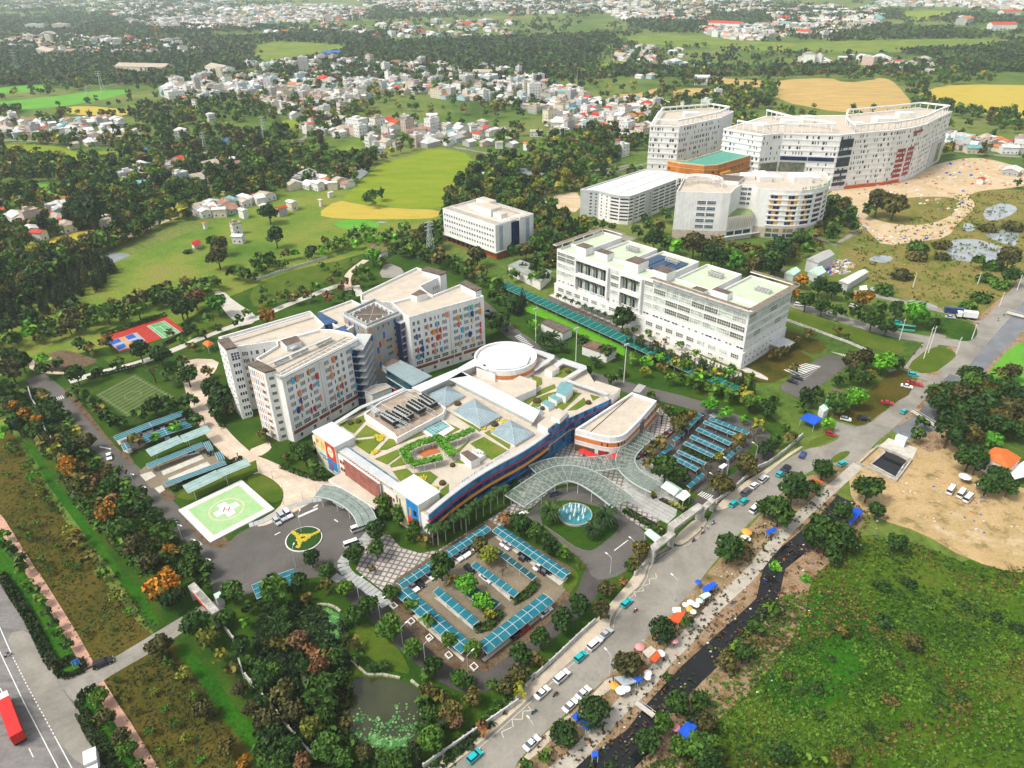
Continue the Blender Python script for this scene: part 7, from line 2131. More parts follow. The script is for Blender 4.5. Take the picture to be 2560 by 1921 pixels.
for i,k in enumerate(HOUSES):
 x,y,w,d,h,a,wi,rn,st=k
 wl,rf=house_bits(w,d,h,st)
 if i<NH:
  root=empty('house',(x,y,0),a)
  put('wall',wl.mesh('wall',m_hw[wi]),root)
  put('roof',rf.mesh('roof',m_hr[rn]),root)
  fl=max(1,int(h/3.3))
  if scr(k)>16:
   for side in (0,1):
    L=w if side==0 else d
    n=max(1,int(L/3.2))
    for f_ in range(min(fl,7)):
     for j in range(min(n,6)):
      p=-L/2+L*(j+.5)/n-.6
      if side==0:
       put('window',window_mesh('plain',f_white,wpane[(i+j)%2]),root,(p,-d/2,1.0+f_*3.2),0,(1.2,1,1.3))
      else :
       put('window',window_mesh('plain',f_white,wpane[(i+j)%2]),root,(w/2 if a<0 else -w/2,-p if a>0 else p,1.0+f_*3.2),PI/2 if a<0 else -PI/2,(1.2,1,1.3))
  size='large' if max(w,d)>22 else 'small' if max(w,d)<9 else 'midsize'
  ht='%s-storey '%['one','one','two','three','four','five','six','seven','eight'][min(fl,8)]
  wname=('white','cream','grey','pink','sky blue')[wi]
  LABELLED.append((root,'%s %s%s house with %s roof %s'%(size,ht,STY[st],RN[rn],near_landmark(x,y)) if wi==0 else '%s %s%s %s house with %s roof %s'%(size,ht,STY[st],wname,RN[rn],near_landmark(x,y)),'house','houses of the villages and the town'))
 else :
  ca,sa=math.cos(a),math.sin(a)
  for mb,tgt in ((wl,rest_w[wi]),(rf,rest_r[rn])):
   tgt.add([(x+vx*ca-vy*sa,y+vx*sa+vy*ca,vz) for vx,vy,vz in mb.v],mb.f)
  if h>7:
   for f_ in range(int(h/3.2)):
    rest_r['grey'].add([(x+vx*ca-vy*sa,y+vx*sa+vy*ca,vz) for vx,vy,vz in ((-w*.4,-d/2-.1,1.2+f_*3.2),(w*.4,-d/2-.1,1.2+f_*3.2),(w*.4,-d/2-.1,2.6+f_*3.2),(-w*.4,-d/2-.1,2.6+f_*3.2))],[(0,1,2,3)])
allw=MB()
mats_=m_hw+[m_hr[n] for n in m_hr]
for i,b in enumerate(rest_w+[rest_r[n] for n in m_hr]):
 allw.add(b.v,b.f,i)
allw.build('distant_houses',mats_,kind='stuff')
cnt=0
for _ in range(26000):
 px,py=random.uniform(-60,2620),1921*(random.random()**1.0)*.5
 if py>760:
  continue
 x,y=G(px,py)
 if y>1250 or y<330:
  continue
 v=n1(x,y)*.55+n2(x,y)*.45
 if v<.47 and random.random()<.88:
  continue
 if blocked(x,y) or not hfree(x,y,3.5):
  continue
 plant(x,y,random.uniform(2.6,5.2),random.choice(('round','round','round','tall')),random.choice('ddddggooykg'),'in the woods among the villages')
 cnt+=1
 if cnt>4200:
  break
FAR=[]
for _ in range(60000):
 x,y=G(random.uniform(-80,2640),random.uniform(-30,330))
 if y<1150 or y>5200:
  continue
 v=n2(x*.6,y*.35)*.6+n1(x*.4,y*.4)*.4
 if v<.5 and random.random()<.9:
  continue
 if blocked(x,y) or not hfree(x,y,2):
  continue
 FAR.append((x,y,random.uniform(4,8)*(1+(y-1150)/3500)))
 if len(FAR)>11000:
  break
def screen_r(p):
 return p[2]/mpp(p[0],p[1])
KIND={'round':'broadleaf_tree','tall':'tall_tree','sapling':'sapling','conifer':'conifer','ball':'clipped_tree','shrub':'shrub','bare':'bare_tree','palm':'palm_tree','bushy_palm':'palm_tree'}
PLANTS.sort(key=lambda p:-screen_r(p))
used,batch={},[]
for p in PLANTS:
 x,y,r_,sh,hue,zone=p
 nm='flowering_tree' if hue=='f' and sh=='round' else KIND[sh]
 sr=screen_r(p)
 if used.get(nm,0)>=290 or (sr<7 and 'villages' in zone):
  batch.append(p)
  continue
 used[nm]=used.get(nm,0)+1
 rz=random.random()*6.28
 if sh in ('palm','bushy_palm'):
  fr,tr=palm_meshes(sh=='bushy_palm')
  root=empty(nm,(x,y,0),rz)
  s_=r_
  put('fronds',fr,root,scale=(s_,s_,s_))
  put('trunk',tr,root,scale=(s_,s_,s_))
 else :
  v=random.randrange(NV)
  zs=r_*random.uniform(.88,1.12)
  root=empty(nm,(x,y,0),rz)
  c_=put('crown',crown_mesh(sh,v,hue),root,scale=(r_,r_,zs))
  if sh!='shrub':
   put('trunk',trunk_mesh(sh,v),root,scale=(r_,r_,zs))
 word={'round':'tree','tall':'upright tree','sapling':'young open crowned tree','conifer':'slender conifer','ball':'dense round clipped tree','shrub':'bush','bare':'half bare tree','palm':'slim white trunked palm','bushy_palm':'bushy palm'}[sh]
 size='' if sh in ('palm','bushy_palm') else 'large ' if r_>4.6 else 'small ' if r_<2.2 else ''
 LABELLED.append((root,('%s%s %s %s'%(size,HUE[hue],word,zone)).replace('  ',' ') if 'palm' not in sh else '%s %s'%(word,zone),{'conifer':'conifer','shrub':'bush','palm':'palm','bushy_palm':'palm'}.get(sh,'tree'),'plants '+zone))
def merged(name,items,lod_pick):
 by={}
 for it in items:
  by.setdefault(it[4],[]).append(it)
 mats,Qs,Ls,Mi=[],[],[],[]
 for hue,lst in by.items():
  mats.append(LEAF[hue])
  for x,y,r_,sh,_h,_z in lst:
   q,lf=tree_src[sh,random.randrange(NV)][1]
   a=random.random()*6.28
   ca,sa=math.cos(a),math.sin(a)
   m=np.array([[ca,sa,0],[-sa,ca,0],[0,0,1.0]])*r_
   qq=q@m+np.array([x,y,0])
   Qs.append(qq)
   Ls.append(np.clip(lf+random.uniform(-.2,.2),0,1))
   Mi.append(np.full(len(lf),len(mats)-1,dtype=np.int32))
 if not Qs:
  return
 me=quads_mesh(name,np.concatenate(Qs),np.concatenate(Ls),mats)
 me.polygons.foreach_set('material_index',np.concatenate(Mi))
 o=put(name,me)
 tag(o,kind='stuff')
batch=[b_ if b_[3] in LOD else (*b_[:3],'round',*b_[4:]) for b_ in batch]
merged('woodland',batch,1)
Qs,Ls,Mi=[],[],[]
hues='dgok'
for x,y,r_ in FAR:
 n=12
 c=rng.normal(size=(n,3))*np.array([r_*.8,r_*.8,0])+np.array([x,y,0])
 c[:,2]=rng.uniform(1.5,9,n)
 nr=rng.normal(size=(n,3))+np.array([0,-.4,.7])
 nr/=np.linalg.norm(nr,axis=1)[:,None]
 t=np.cross(nr,rng.normal(size=(n,3)))
 t/=np.linalg.norm(t,axis=1)[:,None]
 w=np.cross(nr,t)
 s_=rng.uniform(1.3,2.8,n)[:,None]*(1+(y-1150)/4000)
 Qs.append(np.stack([c-t*s_-w*s_,c+t*s_-w*s_,c+t*s_+w*s_,c-t*s_+w*s_],1))
 Ls.append(np.clip(rng.normal(.35,.3,n),0,1))
 Mi.append(np.full(n,random.choice((0,0,1,1,2,3)),dtype=np.int32))
me=quads_mesh('distant_woods',np.concatenate(Qs),np.concatenate(Ls),[LEAF[k] for k in hues])
me.polygons.foreach_set('material_index',np.concatenate(Mi))
tag(put('distant_woods',me),kind='stuff')
# ================================================================== VEHICLES
PAINT={}
def paint(n):
 c={'white':(.78,.78,.77),'silver':(.42,.44,.46),'grey':(.1,.105,.115),'black':(.012,.012,.014),'teal':(.0,.42,.43),'red':(.45,.012,.015),'blue':(.01,.04,.22),'green':(.05,.38,.2)}[n]
 if n not in PAINT:
  PAINT[n]=M('paint_'+n,c,.28,.06,.8,spec=.5)
 return PAINT[n]
m_tyre=M('tyre_rubber',(.015,.015,.015),.85,.2,4)
m_rim=M('wheel_rim',(.5,.5,.5),.35,.1,4,metal=.6)
m_lamp=M('headlamp',(.7,.7,.66),.2,0,1)
m_tail=M('tail_lamp',(.4,.01,.01),.3,0,1)
PROF={'sedan':([(-2.2,.35),(2.2,.35),(2.25,.62),(2.1,.78),(.95,.92),(-1.45,.95),(-2.15,.9),(-2.25,.6)],[(-1.55,.9),(1.0,.88),(.35,1.38),(-.85,1.42)],1.76,.31),'hatch':([(-1.9,.35),(1.9,.35),(1.95,.65),(1.75,.85),(.95,.98),(-1.85,1.0),(-1.95,.6)],[(-1.85,.95),(1.05,.92),(.35,1.48),(-1.5,1.5)],1.7,.3),'suv':([(-2.3,.42),(2.3,.42),(2.35,.8),(2.2,1.0),(1.1,1.12),(-2.25,1.15),(-2.35,.7)],[(-2.22,1.1),(1.2,1.08),(.55,1.75),(-2.0,1.78)],1.86,.37),'pickup':([(-2.6,.45),(2.5,.45),(2.55,.85),(2.4,1.0),(1.2,1.1),(-2.6,1.1)],[(-.7,1.08),(1.3,1.06),(.7,1.72),(-.5,1.75)],1.85,.37),'van':([(-2.6,.4),(2.5,.4),(2.6,.8),(2.35,1.15),(-2.6,1.2)],[(-2.58,1.15),(2.3,1.1),(1.65,2.1),(-2.5,2.12)],1.9,.34),'bus':([(-4.6,.45),(4.6,.45),(4.65,1.5),(-4.65,1.5)],[(-4.6,1.45),(4.6,1.45),(4.5,2.85),(-4.6,2.9)],2.4,.45)}
car_cache={}
def car_meshes(tp,col):
 if (tp,col) in car_cache:
  return car_cache[tp,col]
 low,cab,W,wr=PROF[tp]
 def loft(pr,w0,w1,b,ms,mt):
  zs=[z for _,z in pr]
  z0,z1=min(zs),max(zs)
  n=len(pr)
  yw=[(w0+(w1-w0)*(z-z0)/(z1-z0))/2 for _,z in pr]
  k=len(b.v)
  b.v+=[(x,-y,z) for (x,z),y in zip(pr,yw)]+[(x,y,z) for (x,z),y in zip(pr,yw)]
  for i in range(n):
   j=(i+1)%n
   b.f.append((k+j,k+i,k+n+i,k+n+j))
   b.m.append(mt if pr[i][1]>z1-.08 and pr[j][1]>z1-.08 else ms)
  b.f+=[tuple(k+i for i in range(n)),tuple(k+n+i for i in reversed(range(n)))]
  b.m+=[ms,ms]
 bd,cb=MB(),MB()
 loft(low,W,W*.96,bd,0,0)
 loft(cab,W*.95,W*.74,cb,1,0)
 if tp=='pickup':
  bd.box(-2.5,-.75,1.1,-.75,.75,1.105,1)
 L=max(x for x,_ in low)
 parts=[('body',bd.mesh('body',[paint(col),g_dark])),('cabin',cb.mesh('cabin',[paint(col),g_dark]))]
 wb=MB().tube((0,-.1,0),(0,.1,0),wr,n=12,mi=0).tube((0,-.115,0),(0,.115,0),wr*.6,n=8,mi=1).mesh('wheel',[m_tyre,m_rim])
 wx=L*.62
 parts+=[('wheel',wb,(sx*wx,sy*(W/2-.08),wr)) for sx in (-1,1) for sy in (-1,1)]
 hl=MB().box(-.06,-.18,-.09,.06,.18,.09).mesh('headlight',m_lamp)
 tl=MB().box(-.06,-.18,-.09,.06,.18,.09).mesh('tail_light',m_tail)
 z=low[2][1]*.95
 parts+=[('headlight',hl,(L-.02,sy*W*.36,z)) for sy in (-1,1)]+[('tail_light',tl,(-L+.02,sy*W*.36,z)) for sy in (-1,1)]
 car_cache[tp,col]=parts
 return parts
MAIN_A=math.atan2(*(np.array(G(1522,1572))-np.array(G(1279,1788)))[::-1])
U_A=math.atan2(fb[1]-fa[1],fb[0]-fa[0])
NAMES={'hatch':'hatchback','sedan':'sedan','suv':'sport_utility_car','van':'van','bus':'bus','pickup':'pickup_truck'}
def car(x,y,a,tp,col,label,group=None):
 root=empty(NAMES[tp],(x,y,.06),a,label,{'van':'van','bus':'bus','pickup':'pickup truck'}.get(tp,'car'),group)
 for p in car_meshes(tp,col):
  put(p[0],p[1],root,p[2] if len(p)>2 else (0,0,0))
 return root
ANG={'m':MAIN_A,'n':MAIN_A-PI/2,'l':math.radians(-46),'s':math.radians(44)}
def cars(f,s,group=None):
 for ln in s.strip().split('\n'):
  x,y,a,tp,col,lb=ln.strip().split(' ',5)
  X,Y=f('%s %s'%(x,y),.6)[0]
  car(X,Y,ANG[a] if a in ANG else math.radians(float(a)),tp,col,lb,group)
t=lambda c,r:(lambda s,h=0:T(c,r,s,h))
GR='vehicles on the main road'
cars(t(2,3),'''990 235 m hatch teal teal taxi on the main road just below the painted zigzag
810 500 m sedan silver silver sedan parked first in the kerbside line below the bay
712 592 m suv white white car between the silver sedan and the teal taxi at the kerb
592 700 m hatch teal teal taxi at the kerb between two white cars
430 872 m suv white white car alone at the kerb below the kerbside teal taxi
262 1010 m sedan white white sedan at the kerb beside a motorbike rider
617 1012 m sedan white white sedan on the far side of the road near the patched tarps
505 1120 m sedan white white sedan with dark sunroof beside a round clipped tree
172 1445 m sedan white white sedan nearest the lower end of the main road''',GR)
cars(t(1,3),'1888 1560 m hatch teal teal taxi at the bottom edge beside the white fence',GR)
cars(t(2,2),'''2170 825 m suv white white car at the upper end of the kerbside row near the gate
2093 880 m hatch white small white car between a white and a dark grey car
2022 935 m suv grey dark grey car in the kerbside row near the gate
1915 1035 m hatch teal left one of two teal taxis side by side near the gate
2003 1015 m hatch teal right one of two teal taxis side by side near the gate
2103 1080 m van white white van on the far lane above the verge trees
370 945 25 suv grey grey car with roof rack under the edge of the glass canopy
95 1130 40 hatch white white car with open boot beside the plaza trees
110 1490 -44 sedan black black car under the fountain side shelter, upper one
290 1605 -44 sedan black black car under the fountain side shelter, lower one''',GR)
cars(t(3,2),'''105 778 m hatch teal teal taxi right behind a black pickup
150 735 m pickup black black pickup in front of a teal taxi
300 612 55 sedan blue dark blue car at the widening of the main road
642 690 30 hatch teal teal taxi beside the grassy road island
1175 238 40 hatch teal teal taxi on the road beside the leafless trunk
1030 162 -25 sedan red red car on the brown roadside grass
1200 20 -30 sedan white white car beside the red car at the top of the grass
1290 5 -30 sedan red red car beside the white car at the top of the grass
672 303 -25 hatch white white car at the lower edge of the brown grass
825 303 -10 suv black black car at the lower edge of the brown grass
540 432 -35 hatch red red car with white hood on the grass verge
1580 920 45 van white first of three white vans on the sandy lot, furthest left
1670 950 45 van white middle one of three white vans on the sandy lot
1730 990 40 van white last of three white vans on the sandy lot, furthest right''')
cars(t(3,1),'''1255 1580 -15 hatch teal teal taxi on the small road under the grass triangle
1250 1648 -15 sedan red red car below the teal taxi, on the brown grass
255 1608 -40 sedan black upper black car in the staff car park
212 1640 -40 sedan black lower black car in the staff car park
1170 1190 -16 bus green green and white bus on the avenue beside the last tree
1120 1127 -16 hatch teal teal taxi behind the bus on the tree avenue
1610 1040 -18 bus blue blue and white coach parked on the upper road
1575 1083 -18 sedan silver pale car beside the blue coach
270 978 -25 suv white white car between avenue trees near the white hospital
545 1060 -25 sedan white white car in the avenue, below the second gap
735 985 -25 hatch white white car half hidden in the middle of the avenue''')
cars(t(1,2),'''728 1040 -40 van white white van at the curved drop off canopy
890 1250 32 van white white ambulance van at the lower tip of the canopy
832 1385 28 van white white ambulance van below the roundabout
180 1188 -50 hatch silver blue windowed pale car, leftmost of three beside the helipad
225 1150 -50 suv silver silver car, middle of three beside the helipad
275 1125 -50 suv white white car, rightmost of three beside the helipad''')
cars(t(0,2),'''942 628 -60 sedan white white car on the compound road beside the orchard trees
1248 415 -60 sedan white first white car under the long shelter from the road
1293 398 -60 sedan white second white car under the long shelter from the road
1345 385 -60 sedan grey dark car between pale cars under the long shelter
1400 368 -60 sedan silver pale car right of the dark car under the long shelter
1535 310 -60 sedan white white car near the far end of the long shelter
1577 292 -60 sedan white last white car at the far end of the long shelter
1440 452 -60 sedan white white car between two bright green trees
1662 598 25 sedan white white car in the small cobbled car park
1798 590 -50 sedan black black car under the hooked shelter end''')
cars(t(0,3),'890 755 32 suv black black car with silver roof rails on the access road')
cars(lambda s,h=0:R(960,1300,2.379,s,h),'''432 218 -46 sedan white lowest of four white cars beside the plaza shelter
466 199 -46 sedan white second white car up beside the plaza shelter
492 181 -46 sedan white third white car up beside the plaza shelter
520 160 -46 sedan white topmost of four white cars beside the plaza shelter
172 398 -46 sedan white white car at the left corner of the cobbled car park
206 373 -46 sedan black black car at the left corner of the cobbled car park
268 326 -46 sedan white white car under the dark tree by the plaza shelter
960 548 44 sedan white white car at the end of the lower right shelter
825 655 44 sedan red dark red car beside the lower right shelter
793 680 44 sedan black black car beside the lower right shelter
728 134 44 sedan white upper white car of the fountain side shelter
756 153 44 sedan white second white car of the fountain side shelter
840 217 44 sedan black upper black car of the fountain side shelter
926 275 44 sedan white lone white car midway along the fountain side shelter
966 298 44 sedan black lower black car of the fountain side shelter
606 346 -46 sedan white white car on the strip of the upper parking island
510 292 -46 hatch black black cart at the head of the upper parking island''')
cars(t(2,1),'600 315 -30 sedan white white car on the road behind the white hospital\n350 622 60 sedan white white car beside the left end of the white hospital')
cars(t(1,1),'1940 570 25 van white white van with blue front below the hostel block')
def lorry(x,y,a,L,col,label,name):
 root=empty(name,(x,y,.06),a,label,'truck')
 put('container',MB().box(-L/2,-1.25,1.2,L/2,1.25,3.95).mesh('container',col),root)
 b=MB()
 for k in range(int(L/.8)):
  for s_ in (-1.28,1.25):
   b.box(-L/2+.3+k*.8,s_,1.3,-L/2+.5+k*.8,s_+.03,3.85)
 put('container_ribs',b.mesh('container_ribs',col),root)
 put('chassis',MB().box(-L/2,-.9,.7,L/2+3,.9,1.2).mesh('chassis',m_tyre),root)
 put('cab',MB().prism([(L/2+.5,-1.2),(L/2+2.6,-1.2),(L/2+2.6,1.2),(L/2+.5,1.2)],1.0,3.3).mesh('cab',paint('white')),root)
 put('windscreen',MB().box(L/2+2.6,-1.05,2.0,L/2+2.66,1.05,3.0).mesh('windscreen',g_dark),root)
 wb=MB().tube((0,-.15,0),(0,.15,0),.5,n=12).mesh('wheel',m_tyre)
 for x_ in (-L/2+1,-L/2+2.3,L/2-1,L/2+1.9):
  for s_ in (-1.05,1.05):
   put('wheel',wb,root,(x_,s_,.5))
 return root
p,q=T(0,3,'30 1080 130 1350',3.9)
la_=math.atan2(p[1]-q[1],p[0]-q[0])
lorry(*lerp(p,q,.5),la_,math.hypot(p[0]-q[0],p[1]-q[1])+1.5,M('red_container',(.62,.018,.015),.45,.15,.4),'articulated lorry with a bright red container on the highway','container_lorry')
p=T(0,3,'798 1600',2)[0]
lorry(*p,math.radians(-60),3.4,paint('white'),'small white box truck on the service road at the bottom edge','box_truck')
p=T(3,1,'1745 1075',1.5)[0]
lorry(*p,math.radians(160),6,paint('white'),'white box truck parked behind the blue coach','box_truck')
bk=MB()
for x_ in (-.62,.62):
 bk.tube((x_,-.05,.3),(x_,.05,.3),.3,n=10,mi=0)
bk.hexa([(-.7,-.12,.4),(.35,-.14,.35),(.35,.14,.35),(-.7,.12,.4),(-.75,-.14,.75),(.3,-.12,.62),(.3,.12,.62),(-.75,.14,.75)],1)
bk.box(-.6,-.13,.75,.1,.13,.84,0)
bk.tube((.62,0,.3),(.4,0,.98),.05,n=5,mi=1)
bk.tube((.4,-.34,1.0),(.4,.34,1.0),.03,n=4,mi=0)
bk.box(.38,-.12,.6,.52,.12,.95,1)
BIKE={n:bk.mesh('motorbike',[m_tyre,paint(n)]) for n in ('red','black','blue','white','silver')}
def skinned(name,joints,edges,mats,zcut):
 me=bpy.data.meshes.new(name)
 me.from_pydata([j[:3] for j in joints],edges,[])
 o=bpy.data.objects.new(name,me)
 COL.objects.link(o)
 o.modifiers.new('skin','SKIN')
 for v,j in zip(me.skin_vertices[0].data,joints):
  v.radius=(j[3],j[3])
 me.skin_vertices[0].data[0].use_root=True
 o.modifiers.new('smooth','SUBSURF').levels=1
 m2=bpy.data.meshes.new_from_object(o.evaluated_get(bpy.context.evaluated_depsgraph_get()))
 bpy.data.objects.remove(o)
 m2.name=name
 out=[]
 for ms in mats:
  m3=m2.copy()
  for m in ms:
   m3.materials.append(m)
  m3.polygons.foreach_set('material_index',[zcut(f.center) for f in m3.polygons])
  out.append(m3)
 return out
skin=M('skin',(.4,.23,.15),.6,.1,5)
hair=M('black_hair',(.015,.012,.01),.6,0,1)
cl=[M('cloth_'+n,c,.85,.15,5) for n,c in (('white',(.7,.7,.68)),('navy',(.03,.05,.14)),('red',(.45,.04,.04)),('olive',(.16,.17,.1)),('sky',(.2,.4,.55)))]
cmb=[(skin,cl[0],cl[1],hair),(skin,cl[2],cl[1],hair),(skin,cl[4],cl[3],hair),(skin,cl[1],cl[3],cl[0])]
J=[(0,0,.95,.13),(0,0,1.2,.14),(0,0,1.42,.13),(0,0,1.52,.055),(.02,0,1.66,.1),(.01,.18,1.4,.06),(.03,.24,1.12,.048),(.1,.25,.88,.035),(.01,-.18,1.4,.06),(.03,-.24,1.12,.048),(.12,-.25,.9,.035),(.02,.1,.88,.09),(.06,.11,.48,.065),(.0,.11,.08,.045),(.14,.11,.04,.04),(-.02,-.1,.88,.09),(-.06,-.11,.48,.065),(-.14,-.11,.08,.045),(.0,-.11,.04,.04)]
ED=[(0,1),(1,2),(2,3),(3,4),(2,5),(5,6),(6,7),(2,8),(8,9),(9,10),(0,11),(11,12),(12,13),(13,14),(0,15),(15,16),(16,17),(17,18)]
WALK=skinned('person',J,ED,cmb,lambda c:3 if c.z>1.69 else 0 if c.z>1.5 or (c.z<.95 and abs(c.y)>.2) or c.z<.07 else 1 if c.z>.93 else 2)
J2=[(-.2,0,.88,.14),(-.17,0,1.1,.14),(-.1,0,1.32,.13),(-.08,0,1.42,.055),(-.04,0,1.56,.11),(-.06,.18,1.3,.06),(.12,.26,1.12,.048),(.36,.28,1.04,.035),(-.06,-.18,1.3,.06),(.12,-.26,1.12,.048),(.36,-.28,1.04,.035),(-.1,.12,.86,.09),(.25,.17,.8,.065),(.15,.17,.42,.045),(.28,.17,.36,.04),(-.1,-.12,.86,.09),(.25,-.17,.8,.065),(.15,-.17,.42,.045),(.28,-.17,.36,.04)]
RIDE=skinned('person',J2,ED,cmb,lambda c:3 if c.z>1.56 else 0 if c.z>1.44 or c.x>.28 and c.z>.95 or c.z<.4 else 1 if c.z>.96 else 2)
CLN=['in a white shirt','in a red shirt','in a sky blue shirt','in a dark jacket and pale helmet']
k=0
for f,s in ((t(2,3),'1068 290 the upper teal taxi;375 1015 the white kerbside sedan;190 1165 the lower zigzag'),(t(2,2),'1740 1195 the gate pavement;1650 1275 the gate beam;1570 1345 the gate kerb'),(t(3,2),'1330 105 the top of the brown grass'),(t(0,3),'65 675 the highway traffic island'),(t(3,1),'1330 1330 the avenue mouth;1265 1390 the small side road;2040 1055 the canal road bridge;1990 1100 the canal bank')):
 for e in s.split(';'):
  x,y,lb=e.split(' ',2)
  X,Y=f(x+' '+y,.8)[0]
  a=MAIN_A+(PI if k%2 else 0)
  n=list(BIKE)[k%4]
  tag(put('motorbike',BIKE[n],None,(X,Y,.05),a),'%s motorbike being ridden near %s'%(n,lb),'motorbike')
  tag(put('person',RIDE[k%4],None,(X,Y,.05),a),'rider %s on a motorbike near %s'%(CLN[k%4],lb),'person')
  k+=1
for f,s in ((t(2,2),'1690 1240 by the gate;1780 1050 at the fence end by the gate;1765 1070 beside the fence near the gate;1640 1250 before the gate wall'),(t(2,3),'250 975 at the kerb by the white sedan;1060 640 under the pink parasols;1170 850 by the white parasols;1400 600 by the pink parasol'),(t(0,2),'1765 330 on the peach walkway;2050 610 lower on the peach walkway'),(t(1,2),'1650 1050 by the royal palms;1180 1420 on the hexagon plaza')):
 for e in s.split(';'):
  x,y,lb=e.split(' ',2)
  X,Y=f(x+' '+y,.9)[0]
  tag(put('person',WALK[k%4],None,(X,Y,.13),random.random()*6),'person %s walking %s'%(CLN[k%4],lb),'person')
  k+=1
def bikes(line,step,group,label,off=0.0):
 for x,y,a in along(line,step,off):
  tag(put('motorbike',BIKE[random.choice(list(BIKE))],None,(x,y,.06),a+PI/2+random.uniform(-.15,.15)),label,'motorbike',group)
bikes(T(2,1,'120 935 600 1150 1000 1340 1500 1570'),.95,'motorbikes parked under the long canopy','parked motorbike in the tight row under the long teal canopy')
bikes(T(2,2,'1340 430 1250 510 1130 600 1070 660'),.8,'motorbikes parked beside the restaurant','parked motorbike beside the restaurant canopy')
bikes(T(2,2,'1400 400 1310 480 1190 570 1110 640'),.8,'motorbikes parked beside the restaurant','parked motorbike beside the restaurant canopy')
bikes(T(2,2,'1440 480 1560 360 1650 270'),1.0,'motorbikes parked along the teal strip shelters','parked motorbike along the teal strip shelters')
# ================================================================== SMALL STRUCTURES
def shed(name,label,cat,f,q,h,wall,roof,kind='flat',open_=False):
 p=ccw(f(q,h))
 root=empty(name,(*centroid(p),0),0,label,cat)
 c=centroid(p)
 if open_:
  for k_ in p:
   w_=lerp(c,k_,.9)
   MB().tube((*w_,0),(*w_,h),.09,n=5).build('post',m_steel,root)
 else :
  MB().prism([lerp(c,k_,.95) for k_ in p],0,h).build('wall',wall,root)
 if kind=='flat':
  MB().prism(p,h+.005,h+.3).build('roof',roof,root)
 else :
  e=lerp(p[0],p[1],.5),lerp(p[2],p[3],.5)
  if math.dist(p[0],p[1])>math.dist(p[1],p[2]):
   p=p[1:]+p[:1]
   e=lerp(p[0],p[1],.5),lerp(p[2],p[3],.5)
  kx=.25 if kind=='hip' else 0
  e0,e1=lerp(e[0],e[1],kx),lerp(e[0],e[1],1-kx)
  rz=h+math.dist(p[0],p[1])*.28
  MB().add([(*k_,h) for k_ in p]+[(*e0,rz),(*e1,rz)],[(3,2,1,0),(0,1,4),(1,2,5,4),(2,3,5),(3,0,4,5)]).build('roof',roof,root)
 return root
m_palegr=M('pale_green_sheet',(.52,.72,.6),.5,.12,.5)
m_tarpb=M('blue_tarpaulin',(.012,.1,.62),.5,.2,1.2)
m_tarpo=M('orange_tarpaulin',(.75,.1,.02),.55,.2,1.2)
m_tarpg=M('grey_tarpaulin',(.36,.42,.45),.6,.2,1.2)
m_tile=M('orange_roof_tiles',(.66,.16,.03),.7,.2,1.5)
